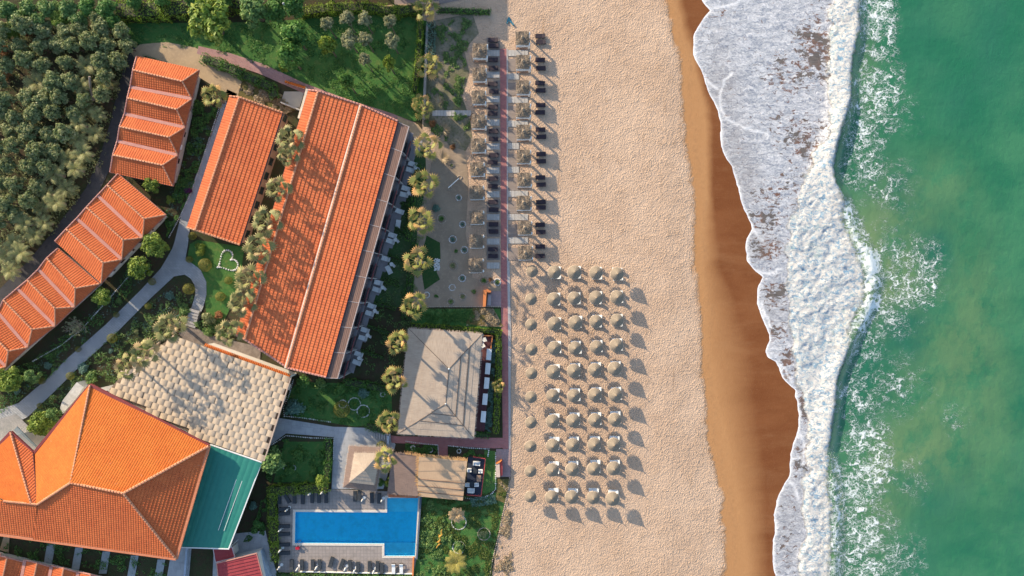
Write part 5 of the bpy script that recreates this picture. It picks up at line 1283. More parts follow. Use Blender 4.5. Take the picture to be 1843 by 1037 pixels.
# bar terrace with dark floor, red frame and sofas
gs('bar_terrace', [(843, 822), (874, 826), (865, 893), (838, 889)], .13, plain('navy_rug', (0.018, 0.025, 0.05), (0.03, 0.04, 0.06), 2, space='pos'))
root = thing('terrace_fence', 'low red frame fence around the dark bar terrace', 'fence', G(868, 860) + (.1,))
for q in (((852, 822.5), (873, 825.5)), ((873.6, 826), (866, 892)), ((866, 893), (840, 891))):
    a, c = PV(*q[0], .8), PV(*q[1], .8); mb = MB(); mb.box((a + c) / 2, ((c - a).length, .14, .14), math.atan2((c - a).y, (c - a).x))
    for t in range(6): k = a.lerp(c, t / 5.2 + .01); mb.box((k.x, k.y, .42), (.09, .09, .62))
    obj('fence_panel', mb, plain('red_rail', (0.42, 0.07, 0.06), None, 3), root)
def sofa(nm, lab, w):
    r = thing(nm, lab, 'sofa')
    obj('seat', MB().box((0, 0, .3), (w, .75, .3)), WP, r); obj('backrest', MB().box((0, .33, .55), (w, .16, .45)), WF, r)
    for s in (-1, 1): obj('armrest', MB().box((s * (w / 2 + .05), 0, .38), (.12, .78, .44)), WF, r)
    return r
K2, K1 = Kind(sofa('sofa', '', 1.05)), Kind(sofa('armchair', '', .42))
K2.put(G(858, 833) + (.13,), R(-4), 1, 'wide white sofa at the top of the dark bar terrace'); K2.put(G(848, 881) + (.13,), R(176), 1, 'wide white sofa at the bottom of the dark bar terrace')
for X, Y, a, l in ((845, 845, 90, 'white armchair at the upper left of the bar terrace'), (865, 847, -90, 'white armchair at the upper right of the bar terrace'), (841.5, 871, 90, 'white armchair at the lower left of the bar terrace'), (858, 871, -90, 'white armchair at the lower right of the bar terrace')): K1.put(G(X, Y) + (.13,), R(a), 1, l)
def lowt(X, Y, lab, mat, sx=.7, sy=1.0):
    p = G(X, Y); r = thing('low_table', lab, 'table', p + (.13,))
    obj('table_top', MB().box((p[0], p[1], .52), (sx, sy, .05)), mat, r)
    for a in (-1, 1):
        for c in (-1, 1): obj('leg', MB().box((p[0] + a * sx * .42, p[1] + c * sy * .42, .31), (.06, .06, .36)), mat, r)
lowt(855, 846, 'dark low table among the upper bar terrace seats', CF); lowt(849.5, 870, 'dark low table among the lower bar terrace seats', CF)
lowt(862, 860, 'brown wooden table halfway down the bar terrace by the red fence', plain('brown_table', (0.33, 0.22, 0.15), None, 4), .8, 1.2)
# shower bench at the end of the walk and the orange corner shelter
a = PV(899, 844, 1.0)
root = thing('shower_block', 'pale wedge block with red side at the end of the brick terrace', 'block', (a.x, a.y, .1))
obj('block_body', MB().prism([xy(*k, 1.3) for k in ((892.5, 836), (899, 834), (900, 859), (893, 859))], .1, 1.3), plain('pale_pink_render', (0.52, 0.40, 0.33), None, 2), root)
obj('red_side', MB().prism([xy(*k, 1.2) for k in ((899.3, 834.5), (904, 830), (904, 856), (900.3, 858.5))], .1, 1.1), plain('red_render', (0.45, 0.07, 0.06), None, 3), root)
obj('orange_top', MB().prism([xy(*k, 1.4) for k in ((892.5, 835.5), (903, 829), (899.2, 833.6))], .1, 1.4), MATS['orange_render'], root)
root = thing('corner_wall', 'bright orange L-shaped wall beside the beach walk', 'wall', G(874, 540) + (.1,))
obj('long_wall', MB().prism([xy(*k, 1.6) for k in ((870, 522), (876, 522), (874, 552), (869, 552))], .05, 1.6), MATS['orange_render'], root); obj('short_wall', MB().prism([xy(*k, 1.58) for k in ((876, 520), (884, 523), (883, 527), (876, 526))], .05, 1.58), MATS['orange_render'], root)
obj('bench', MB().prism([xy(*k, .5) for k in ((878, 530), (884, 530), (883, 550), (877, 550))], .08, .5), plain('bench_boards', (0.36, 0.34, 0.34), None, 4), root)
# steps
root = thing('stone_steps', 'flight of stone steps between garden path and plaza', 'stairs', G(350, 570) + (0,))
for i in range(6):
    c0 = Vector((353, 560)).lerp(Vector((344, 586)), i / 5); d_ = Vector((.95, .32)); obj('step', MB().prism([G(*(c0 + d_ * 9 + Vector((-.8, 2.2)))), G(*(c0 - d_ * 9 + Vector((-.8, 2.2)))), G(*(c0 - d_ * 9 - Vector((-.8, 2.2)))), G(*(c0 + d_ * 9 - Vector((-.8, 2.2))))], .05, .75 - i * .11), plain('step_stone', (0.36, 0.34, 0.32), None, 4), root)
root = thing('timber_steps', 'grey timber steps from the pool walk to the brick terrace', 'stairs', G(685, 784) + (0,))
for i in range(8): p = G(670 + i * 4.6, 783.5 + i * .3); obj('step', MB().box((p[0], p[1], .12 + i * .05), (.30, 1.1, .1 + i * .05)), plain('step_timber', (0.34, 0.34, 0.34), None, 4), root)
p = G(700, 790); mb = MB().box((p[0], p[1], .5), (.3, 1.5, .9)); tag(obj('pillar_wall', mb, MATS['pale_blue_render']), 'blue-grey pillar wall beside the timber steps', 'wall')
# bits: closed cloth, ball lamps, pole
p = G(917, 38); root_ = MB(); root_.v = []
pts = [(915, 31.5), (917.5, 31.5), (920.5, 38), (925.5, 45), (923.5, 47), (918.5, 41), (915.5, 38.5), (912.8, 43.5), (911.3, 43), (913, 36)]
zz = [.2, .25, .3, .12, .1, .26, .3, .1, .12, .25]
mb = MB(); mb.prism([G(*q) for q in pts], -.01, zz); tag(obj('folded_cloth', mb, plain('blue_cloth', (0.015, 0.10, 0.16), (0.02, 0.13, 0.19), 3)), 'crumpled dark blue cloth lying on the sand above the cabanas', 'cloth')
a, c = PV(807, 338, .8), PV(826, 321, .3); tag(obj('white_pole', MB().tube([a, c], .09, 7), WHITE), 'white pole lying across the cactus garden sand', 'pole')
a, c = PV(758, 38, .9), PV(764, 214, .9)
tag(obj('stone_wall', MB().box(((PV(769, 45, .8) + PV(762, 214, .8)) / 2 - Vector((0, 0, .4))), ((PV(769, 45, .8) - PV(762, 214, .8)).length, .4, .9), math.atan2((PV(762, 214, .8) - PV(769, 45, .8)).y, (PV(762, 214, .8) - PV(769, 45, .8)).x)), plain('grey_wall_stone', (0.28, 0.26, 0.24), (0.2, 0.19, 0.17), 4)), 'grey garden wall between palm lawn and dune scrub', 'wall')
a, c = PV(660, 14, .8), PV(790, 4, .8); tag(obj('boundary_wall', MB().box(((a + c) / 2 - Vector((0, 0, .4))), ((c - a).length, .3, .9), math.atan2((c - a).y, (c - a).x)), plain('peach_wall', (0.5, 0.34, 0.22), None, 3)), 'peach boundary wall along the top edge of the lawn', 'wall')
gs('neighbour_terrace', [(710, -40), (880, -40), (880, -10), (790, 8), (710, 14)], .05, plain('neighbour_paving', (0.25, 0.2, 0.18), None, 1.5, space='pos'))
# ================================================================ VEGETATION
TONE = {}
def leaves(cent, n_each, rad, size, flat=.6, asp=.55, seed=0, up=.35):
    """leaf quads on and in lobes: cent (K,3), rad (K,)"""
    g = np.random.default_rng(seed); K = len(cent); out = []; tn = []
    for k in range(K):
        n = int(n_each * (rad[k] / np.mean(rad)) ** 2)
        d = g.normal(size=(n, 3)); d /= np.linalg.norm(d, axis=1)[:, None]; d[:, 2] = np.abs(d[:, 2]) * 1.0 - .35 * (g.random(n) < .4)
        r = rad[k] * (.55 + .45 * g.random(n) ** .5) * (1 + .22 * np.sin(d[:, 0] * 5 + k) * np.cos(d[:, 1] * 6 + k))
        p = cent[k] + d * r[:, None] * np.array([1, 1, flat])
        nrm = d + g.normal(size=(n, 3)) * .55 + np.array([0, 0, up]); nrm /= np.linalg.norm(nrm, axis=1)[:, None]
        t = np.cross(nrm, g.normal(size=(n, 3))); t /= np.linalg.norm(t, axis=1)[:, None]; b_ = np.cross(nrm, t)
        s = size * g.uniform(.6, 1.35, n)[:, None]
        out.append(np.stack([p - t * s, p - b_ * s * asp + t * s * .1, p + t * s, p + b_ * s * asp], 1)); tn.append(np.clip(g.random() * .8 + .1 - .25 * d[:, 2] + .25 * g.random(n), 0, 1))  # lobe tops paler, undersides darker: light and shade in the leaf tone
    return np.concatenate(out), np.concatenate(tn)
TRUNK = plain('bark', (0.16, 0.12, 0.09), (0.10, 0.075, 0.055), 6, .9, .03)
PTRUNK = plain('palm_trunk', (0.30, 0.24, 0.19), (0.20, 0.155, 0.12), 5, .9, .05)
def tree(name, label, cat, mat, rad=2.0, h=2.6, lobes=11, n=170, size=.16, seed=1, lob=.42, group=None, asp=.55, flat=.75):
    g = np.random.default_rng(seed); r = thing(name, label, cat)
    a = np.arange(lobes) * 2.4 + g.random(lobes) * .8; q = np.sqrt((np.arange(lobes) + .4) / lobes)
    cen = np.stack([np.cos(a) * q * rad * .72, np.sin(a) * q * rad * .72, h + rad * .5 * (1 - q ** 2) + g.uniform(-.25, .2, lobes) * rad], -1)
    rd = rad * lob * g.uniform(.7, 1.25, lobes)
    mb = MB(); top = h * .75
    mb.tube([(0, 0, 0), (.06 * rad, .03, top * .5), (0, .02, top)], [.09 * rad + .03, .07 * rad, .05 * rad], 7)
    for k in range(0, lobes, 2): mb.tube([(0, .02, top * .9), tuple(cen[k] * .55 + np.array([0, 0, top * .4])), tuple(cen[k])], [.045 * rad, .03 * rad, .012 * rad], 5)
    obj('trunk', mb, TRUNK, r)
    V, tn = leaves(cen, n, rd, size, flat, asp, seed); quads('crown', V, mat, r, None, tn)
    return r
M_OL = leafm('olive_leaf', (0.36, 0.365, 0.165), (0.10, 0.165, 0.055), (0.52, 0.47, 0.26))
M_OL2 = leafm('silver_olive_leaf', (0.350, 0.344, 0.188), (0.188, 0.213, 0.100), (0.525, 0.475, 0.312))
M_DG = leafm('dark_green_leaf', (0.142, 0.293, 0.061), (0.051, 0.142, 0.036), (0.304, 0.425, 0.101))
M_BG = leafm('bright_green_leaf', (0.304, 0.373, 0.062), (0.103, 0.193, 0.030), (0.469, 0.469, 0.097))
M_MG = leafm('mid_green_leaf', (0.236, 0.355, 0.101), (0.076, 0.169, 0.051), (0.439, 0.506, 0.169))
M_BL = leafm('blue_green_leaf', (0.180, 0.306, 0.234), (0.090, 0.180, 0.144), (0.360, 0.504, 0.396))
M_YG = leafm('yellow_green_leaf', (0.27, 0.25, 0.055), (0.16, 0.18, 0.035), (0.36, 0.30, 0.08))
M_RU = leafm('rust_leaf', (0.38, 0.17, 0.06), (0.24, 0.11, 0.05), (0.5, 0.3, 0.14))
M_PU = leafm('purple_flower', (0.16, 0.03, 0.12), (0.08, 0.02, 0.07), (0.3, 0.05, 0.2))
M_HE = leafm('hedge_leaf', (0.251, 0.356, 0.033), (0.112, 0.198, 0.026), (0.370, 0.436, 0.066))
M_HD = leafm('dark_hedge_leaf', (0.104, 0.239, 0.042), (0.062, 0.156, 0.034), (0.250, 0.374, 0.062))
M_DRY = leafm('dry_twig', (0.42, 0.33, 0.21), (0.30, 0.23, 0.14), (0.5, 0.42, 0.3), .05)
class Pool:
    def __init__(s, mk, n): s.k = [Kind(mk(i)) for i in range(n)]; s.i = 0
    def put(s, *a, **k): s.i += 1; return s.k[s.i % len(s.k)].put(*a, **k)
OLV = Pool(lambda i: tree('olive_tree', '', 'tree', M_OL, 1.9, 2.5, 17, 110, .19, 10 + i, .31), 4)
OLS = Pool(lambda i: tree('olive_tree', '', 'tree', M_OL2, 1.7, 6.2, 15, 110, .18, 30 + i, .31), 3)
DGT = Pool(lambda i: tree('evergreen_tree', '', 'tree', M_DG, 2.0, 2.8, 17, 140, .18, 50 + i, .34), 3)
BGT = Pool(lambda i: tree('leafy_tree', '', 'tree', M_BG, 2.0, 2.4, 18, 120, .20, 70 + i, .31), 3)
MGT = Pool(lambda i: tree('leafy_tree', '', 'tree', M_MG, 2.0, 2.6, 18, 120, .20, 90 + i, .31), 3)
def bush(name, mat, rad, seed, n=150, size=.11, lobes=7):
    g = np.random.default_rng(seed); r = thing(name, '', 'bush')
    a = g.random(lobes) * 6.3; q = np.sqrt(g.random(lobes)) * rad * .6
    cen = np.stack([np.cos(a) * q, np.sin(a) * q, rad * g.uniform(.3, .6, lobes)], -1)
    mb = MB()
    for k in range(4): mb.tube([(0, 0, 0), tuple(cen[k] * .6), tuple(cen[k])], [.05, .03, .015], 5)
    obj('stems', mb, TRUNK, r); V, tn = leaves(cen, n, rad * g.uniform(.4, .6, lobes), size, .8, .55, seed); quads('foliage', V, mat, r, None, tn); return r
BUD = Pool(lambda i: bush('shrub', M_DG, 1.0, 110 + i), 3); BUM = Pool(lambda i: bush('shrub', M_MG, 1.0, 120 + i), 3); BUB = Pool(lambda i: bush('shrub', M_BG, 1.0, 130 + i), 2)
BUL = Pool(lambda i: bush('shrub', M_BL, 1.0, 140 + i), 2); BUO = Pool(lambda i: bush('shrub', M_OL, 1.0, 150 + i), 2); BUP = Pool(lambda i: bush('flowering_shrub', M_PU, 1.0, 160 + i), 1); BUR = Pool(lambda i: bush('rusty_shrub', M_RU, 1.0, 170 + i), 1)
def topiary():
    r = thing('topiary_ball', '', 'topiary'); g = np.random.default_rng(5)
    obj('stem', MB().tube([(0, 0, 0), (0, 0, .6)], .06, 6), TRUNK, r)
    d = g.normal(size=(1500, 3)); d /= np.linalg.norm(d, axis=1)[:, None]; p = d * (.92 + .1 * g.random((1500, 1))) + np.array([0, 0, .85])
    nrm = d + g.normal(size=d.shape) * .4; t = np.cross(nrm, g.normal(size=d.shape)); t /= np.linalg.norm(t, axis=1)[:, None]; b_ = np.cross(nrm, t); b_ /= np.linalg.norm(b_, axis=1)[:, None]
    quads('foliage', np.stack([p - t * .07, p - b_ * .045, p + t * .07, p + b_ * .045], 1), M_YG, r); return r
TOP = Pool(lambda i: topiary(), 1)

# fan palms
M_FAN = leafm('fan_palm_leaf', (0.26, 0.27, 0.06), (0.10, 0.155, 0.035), (0.38, 0.34, 0.10), .2, (0.62, 0.36, 0.14))
M_FAN2 = leafm('grey_fan_palm_leaf', (0.25, 0.25, 0.085), (0.10, 0.14, 0.045), (0.40, 0.36, 0.16), .2, (0.50, 0.35, 0.18))
M_FEA = leafm('feather_palm_leaf', (0.264, 0.270, 0.090), (0.144, 0.186, 0.054), (0.408, 0.372, 0.144), .2, (0.432, 0.372, 0.168))
M_YEL = leafm('yellow_palm_leaf', (0.36, 0.30, 0.05), (0.24, 0.22, 0.045), (0.45, 0.38, 0.1), .2, (0.45, 0.38, 0.14))
M_DRP = leafm('dry_palm_leaf', (0.40, 0.29, 0.155), (0.30, 0.22, 0.11), (0.5, 0.40, 0.22), .1, (0.5, 0.33, 0.2))
def fan_crown(seed, nf=13, L=1.25, spread=1.7, nseg=9):
    g = random.Random(seed); V = []; T = []; TN = []
    for i in range(nf):
        n0 = len(V); az = i * 2.39996 + g.uniform(-.25, .25); u = (i + .5) / nf; el = R(68 - 92 * u ** .8 + g.uniform(-8, 8))
        d = Vector((math.cos(az) * math.cos(el), math.sin(az) * math.cos(el), math.sin(el))); pl = spread * (.55 + .55 * u) * g.uniform(.85, 1.12)
        B = d * pl + Vector((0, 0, -.18 * pl * u)); s = Vector((-math.sin(az), math.cos(az), 0)); n = d.cross(s); n = n if n.z > 0 else -n
        n = (n + s * g.uniform(-.45, .45)).normalized(); s = d.cross(n).normalized()
        # petiole
        w = s * .03; V.append([list(-w), list(w), list(B + w), list(B - w)]); T.append([.1] * 4)
        Lf = L * (.65 + .4 * min(1, u * 1.6)) * g.uniform(.85, 1.1); dry_ = g.random() < .14
        dr = d * .9 + Vector((0, 0, -.28 * u)); dr.normalize()
        for k in range(nseg):
            a0, a1 = [R(-100 + 200 * (k + e) / nseg) for e in (0, 1)]
            def pt(a, rr, up=0.0): return B + (dr * math.cos(a) + s * math.sin(a)) * rr + n * (up - .10 * (rr / Lf) ** 2 * Lf - .12 * abs(math.sin(a)) * rr)
            am = (a0 + a1) / 2; r1 = Lf * .58 * (1 - .15 * abs(math.sin(am))); r2 = Lf * (1 - .18 * abs(math.sin(am))) * g.uniform(.92, 1.05)
            t1, t2 = (.9, 1) if dry_ else (.08, .75)
            V.append([list(B), list(pt(a0, r1, -.05)), list(pt(am, r1 * 1.06, .055)), list(pt(a1, r1, -.05))]); T.append([t1 * .5, t1, t1, t1])
            q = pt(am, r2, -.16); V.append([list(pt(a0 * .8 + am * .2, r1 * .98, -.03)), list(q + s * .02), list(q - s * .02), list(pt(a1 * .8 + am * .2, r1 * .98, -.03))]); T.append([t1 + .12, t2, t2, t1 + .12])
        TN += [g.random()] * (len(V) - n0)
    return np.array(V), np.array(T), np.array(TN)
def fan_palm(seed, mat, h=7.5, lean=(0, 0), nf=13, L=1.25, spread=1.7):
    r = thing('fan_palm', '', 'palm tree'); V, T, TN = fan_crown(seed, nf, L, spread)
    quads('crown', V + np.array([0, 0, h]), mat, r, T, TN)
    k = 9; mb = MB(); mb.tube([(lean[0] * (1 - (i / k) ** .8), lean[1] * (1 - (i / k) ** .8), h * i / k) for i in range(k + 1)], [.27 - .10 * (i / k) + (.02 if i % 2 else 0) for i in range(k + 1)], 9); obj('trunk', mb, PTRUNK, r)
    V2 = []; g = random.Random(seed + 3)
    for i in range(60):
        a = g.uniform(0, 6.3); q = Vector((math.cos(a), math.sin(a), 0)); s = Vector((-q.y, q.x, 0)) * .09; z = h - g.uniform(.1, 1.0)
        V2.append([list(q * .2 - s + Vector((0, 0, z))), list(q * .2 + s + Vector((0, 0, z))), list(q * g.uniform(.4, .75) + s + Vector((0, 0, z - .7))), list(q * .45 - s + Vector((0, 0, z - .75)))])
    quads('dead_skirt', np.array(V2), M_DRP, r, np.zeros((60, 4))); return r
def feather_palm(seed, mat, h=2.2, nf=18, L=2.2, droop=.9):
    r = thing('feather_palm', '', 'palm tree'); g = random.Random(seed); V = []; T = []
    for i in range(nf):
        az = i * 2.39996 + g.uniform(-.2, .2); el = R(70 - 60 * (i + .5) / nf + g.uniform(-8, 8)); q = Vector((math.cos(az), math.sin(az), 0)); s = Vector((-q.y, q.x, 0)); l = L * g.uniform(.8, 1.1); m_ = 15
        prev = Vector((0, 0, h))
        for k in range(m_):
            t = (k + 1) / m_; e = el - droop * t * 1.5; p = prev + (q * math.cos(e) + Vector((0, 0, math.sin(e)))) * l / m_
            d = (p - prev).normalized(); V.append([list(prev - s * .02), list(prev + s * .02), list(p + s * .02), list(p - s * .02)]); T.append([.3] * 4)
            if k > 1:
                ll = .62 * math.sin(math.pi * (.15 + .8 * t)) * l / 2.2
                for sg in (-1, 1):
                    o = (s * sg + d * .65 + Vector((0, 0, -.15))).normalized() * ll; wv = d * .045
                    V.append([list(p - wv), list(p + wv), list(p + o + wv * .3), list(p + o - wv * .3)]); T.append([.1, .1, .6, .6])
            prev = p
    quads('crown', np.array(V), mat, r, np.array(T)); obj('trunk', MB().tube([(0, 0, 0), (0, 0, h * .5), (0, 0, h)], [.3, .24, .2], 9), PTRUNK, r); return r
FANR = [Kind(fan_palm(200 + i, M_FAN, 8.4, (.2, .1))) for i in range(3)]
FANC = [Kind(fan_palm(220 + i, M_FAN2, 11.4, (-3.0, -.4), 18, 1.3, 1.85)) for i in range(3)]
FANE = [Kind(fan_palm(250 + i, M_FAN2, 9.0, (-2.3, .4), 17, 1.3, 1.75)) for i in range(3)]
FANS = [Kind(fan_palm(240 + i, M_FAN, 4.6, (.1, .1), 16, 1.15, 1.65)) for i in range(2)]
FANB = [Kind(fan_palm(290, M_FAN, 2.4))]
FEA = [Kind(feather_palm(260 + i, M_FEA, 1.7 + .4 * i)) for i in range(3)]
FED = Kind(feather_palm(270, M_DRP, 2.6, 22, 1.5, .95)); FEY = Kind(feather_palm(271, M_YEL, 2.0, 22, 1.9, .8))
def palm(kinds, i, X, Y, h, rpx, base_r, label, group=None):
    kinds[i % len(kinds)].put(P(X, Y, h)[:2] + (0,), random.uniform(0, 6.28) if kinds is not FANC and kinds is not FANE else random.uniform(-.35, .35), (rpx / 10 / base_r,) * 2 + (1.0,) if False else (rpx / 10 / base_r * (CAMH - h) / CAMH, rpx / 10 / base_r * (CAMH - h) / CAMH, 1.0), label, group)
for i, (X, Y, r_) in enumerate(((768, 262, 28), (763, 331, 30), (755, 397, 29), (750, 470, 29), (745, 550, 27), (716, 618, 25), (709, 684, 26), (699, 760, 24), (693, 830, 25))):
    palm(FANR, i, X, Y, 8.4, r_, 2.55, ['fan palm at the top of the row between long block and cactus garden', 'fan palm in the terrace row, second from the top', 'fan palm in the terrace row, third from the top', 'fan palm in the terrace row beside the white pebble patch', 'fan palm at the lower corner of the cactus garden, above the pavilion', 'fan palm at the upper left edge of the thatched pavilion', 'fan palm at the middle left edge of the thatched pavilion', 'fan palm at the timber steps beside the pavilion', 'fan palm leaning over the thatched gazebo'][i], 'fan palms along the terraces')
for i, (X, Y, r_) in enumerate(((520, 250, 27), (517, 278, 22), (499, 340, 25), (479, 398, 29), (465, 447, 31), (447, 503, 30), (434, 545, 27), (410, 600, 27))):
    palm(FANC, i, X, Y, 11.4, r_, 2.75, ['tall fan palm at the upper end of the row between wing and long block', 'tall fan palm just below the uppermost one in the roof gap', 'tall fan palm alone in the middle of the gap between the roofs', 'tall fan palm near the lower right corner of the guest wing', 'biggest tall fan palm to the right of the heart bed', 'tall fan palm at the upper left corner of the long block eaves', 'tall fan palm over the lawn left of the long block', 'tall fan palm at the lower end of the row by the plaza'][i], 'tall fan palms in the roof gap')
for i, (X, Y, r_, lab) in enumerate(((383, 172, 25, 'fan palm beside the top right corner of the four-gabled house'), (302, 590, 30, 'bushy fan palm at the upper corner of the beige canopy'), (257, 637, 27, 'bushy fan palm in the middle of the canopy\'s left edge'), (225, 662, 25, 'bushy fan palm at the lower left of the beige canopy'), (771, 118, 26, 'fan palm on the garden wall facing the dune scrub'), (759, 190, 24, 'fan palm at the lower end of the garden wall'), (765, 14, 25, 'fan palm at the top corner of the lawn by the boundary wall'))):
    palm(FANE if 'canopy' in lab else FANS, i, X, Y, 9.0 if 'canopy' in lab else 4.6, r_, 2.6, lab)
palm(FANB, 0, 897.5, 695.5, 2.4, 13, 2.5, 'small fan palm in the bed between dining deck and beach walk')
FEDo = FED.put(P(822, 927, 2.6)[:2] + (0,), 1, (1.1, 1.1, 1), 'dry straw-coloured palm on the lawn right of the pool'); FEY.put(P(820, 1012, 2)[:2] + (0,), 2, (1.15, 1.15, 1), 'yellow feathery palm at the bottom of the lawn by the pool')
for i, (X, Y, r_, lab) in enumerate(((60, 147, 27, 'pale feather palm standing in the left of the grove'), (155, 118, 24, 'feather palm behind the leaning trunk in the grove'), (147, 155, 20, 'drooping feather palm left of the leaning trunk'), (187, 150, 22, 'feather palm right of the leaning trunk near the back road'))):
    palm(FEA, i, X, Y, 2.5, r_, 2.1, lab)
rng2 = random.Random(3)
for i, (X, Y) in enumerate(((158, 195), (178, 205), (150, 222), (172, 238), (140, 252), (158, 275), (122, 285), (142, 303), (105, 318), (120, 338), (85, 345), (102, 366), (70, 378), (84, 398), (48, 405), (62, 425), (28, 432), (40, 452), (10, 462), (18, 484))):
    palm(FEA, i, X + rng2.uniform(-4, 4), Y + rng2.uniform(-4, 4), 1.9, rng2.uniform(17, 22), 2.1, 'low feather palm in the thicket along the back road, %s from the top' % od(i + 1), 'low feather palms along the back road')
mb = MB().tube([P(168, 180, .3), P(163, 160, 2.2), P(161, 138, 3.6)], [.3, .24, .2], 9); tag(obj('leaning_palm_trunk', mb, PTRUNK), 'bare grey palm trunk leaning among the grove palms', 'tree trunk')

# the olive grove
GP = [Vector(q) for q in ((-40, 38), (214, 42), (240, 92), (222, 140), (200, 180), (150, 200), (130, 250), (100, 310), (60, 370), (0, 430), (-40, 460))]
row = 0; y_ = 52
while y_ < 450:
    x_ = -18 + (row % 2) * 17; k = 0; row += 1
    while x_ < 235:
        q = Vector((x_ + rng2.uniform(-6, 6), y_ + rng2.uniform(-6, 6))); x_ += 33
        if not inside(q, GP) or (Vector((60, 147)) - q).length < 24 or (Vector((155, 135)) - q).length < 26 or (Vector((95, 150)) - q).length < 14 and False: continue
        k += 1
        OLV.put(P(q.x, q.y, 2.8)[:2] + (0,), rng2.uniform(0, 6.3), (lambda q_: (q_, q_, rng2.uniform(.75, 1.35)))(rng2.uniform(.8, 1.1)), 'grey-green olive tree in row %s of the grove, %s from the left' % (od(row), od(k)), 'olive trees in the grove')
    y_ += 31
for i, (X, Y, r_, pl, lab) in enumerate((
    (30, 36, 19, MGT, 'green tree behind the rusty shrub at the top left'), (68, 36, 18, MGT, 'green tree in the second row from the top edge, left'), (102, 34, 18, BGT, 'yellow-green tree in the second row from the top edge'), (138, 34, 18, MGT, 'green tree in the second row from the top edge, right'), (203, 38, 14, DGT, 'dark tree at the lower left end of the bright hedge'), (12, 18, 20, MGT, 'pale green tree in the top left corner'), (48, 14, 19, MGT, 'green tree on the top edge, second from the left'), (85, 15, 20, MGT, 'green tree on the top edge, third from the left'), (120, 16, 20, MGT, 'green tree on the top edge, fourth from the left'), (155, 12, 18, DGT, 'dark tree on the top edge left of the hedge'), (190, 16, 20, DGT, 'dark tree on the top edge touching the hedge'), (14, 52, 17, BGT, 'bright green tree at the left edge above the grove'), (170, 30, 14, OLV, 'small olive tree between dark trees and the grove'),
    (240, 2, 15, DGT, 'dark tree behind the left end of the bright hedge'), (290, -6, 17, DGT, 'dark tree behind the bright hedge near its left third'), (345, -6, 17, DGT, 'dark tree behind the middle of the bright hedge'), (405, -4, 17, DGT, 'dark tree behind the right end of the bright hedge'),
    (387, 48, 44, BGT, 'big light green tree overhanging the lawn by the brick path'), (462, 24, 30, MGT, 'broad green tree on the top edge right of the hedge'), (497, 22, 24, DGT, 'dark tree at the top edge beside the narrow post'), (530, 10, 26, DGT, 'dark tree at the top edge right of the narrow post'), (528, 62, 27, DGT, 'tall dark evergreen on the lawn, upper part of the clump'), (518, 100, 22, DGT, 'dark evergreen on the lawn, lower part of the clump'), (509, 119, 9, BGT, 'small bright green tree at the foot of the dark clump'),
    (586, 41, 16, OLS, 'silvery olive tree at the left of the lawn row under the hedge'), (622, 31, 17, OLS, 'silvery olive tree second in the lawn row under the hedge'), (655, 32, 17, OLS, 'silvery olive tree third in the lawn row under the hedge'), (700, 37, 16, OLS, 'silvery olive tree fourth in the lawn row under the hedge'), (626, 68, 20, OLS, 'broad silvery olive tree in the middle of the lawn'), (657, 68, 16, OLS, 'silvery olive tree right of the broad one on the lawn'), (704, 70, 18, OLS, 'silvery olive tree near the garden wall on the lawn'), (655, 105, 14, OLS, 'small silvery olive tree lowest on the lawn'), (585, 76, 18, BGT, 'yellow-green tree left of the silvery olives on the lawn'), (697, 109, 13, BGT, 'small yellow-green tree near the garden wall'), (623, 146, 14, DGT, 'round dark tree alone on the lawn near the brick path'),
    (280, 441, 25, BGT, 'light green tree between diagonal houses and garden path, upper one'), (250, 482, 24, BGT, 'light green tree between diagonal houses and garden path, lower one'), (179, 533, 19, BGT, 'rounded green tree at the step in the diagonal houses'), (18, 684, 26, BGT, 'yellowish green tree at the left edge below the diagonal houses'), (54, 678, 15, MGT, 'loose green tree right of the yellowish one at the left edge'), (75, 762, 25, BGT, 'bushy green tree in the notch beside the hotel roof'), (93, 748, 16, MGT, 'green tree above the hotel eaves next to the notch'), (270, 332, 17, BGT, 'small green tree between the two terracotta row houses'), (492, 829, 25, MGT, 'dense round green tree beside the beige canopy'), (577, 868, 13, BGT, 'small fresh green tree on the hedge corner above the pool'))):
    k_ = r_ / 10 / 2.0 * .97; tall = pl is OLS or 'on the lawn' in lab or 'garden wall' in lab; hz = 7 if tall else 3
    pl.put(P(X, Y, hz)[:2] + (0,), rng2.uniform(0, 6.3), (k_, k_, 1.0 if pl is OLS else 2.1 if tall else max(k_, .9)), lab)
BUR.put(P(42, 55, 1)[:2] + (0,), 0, 1.25, 'rusty orange shrub at the upper left of the grove'); BUR.put(P(4, 95, 1)[:2] + (0,), 2, 1.4, 'dry pinkish shrub at the left edge of the grove, upper'); BUR.put(P(10, 134, 1)[:2] + (0,), 3, 1.1, 'dry pinkish shrub at the left edge of the grove, lower')
for i, X in enumerate((560, 592, 625, 655, 688, 718, 748)):  # out-of-view tree row, added to cast shade on the lawn
    DGT.put(G(X, -34 - 10 * (i % 2)) + (0,), i, (1.0, 1.0, 2.0), 'tall unseen tree added above the top edge for shade, %s from the left' % od(i + 1), 'unseen trees added for lawn shade')
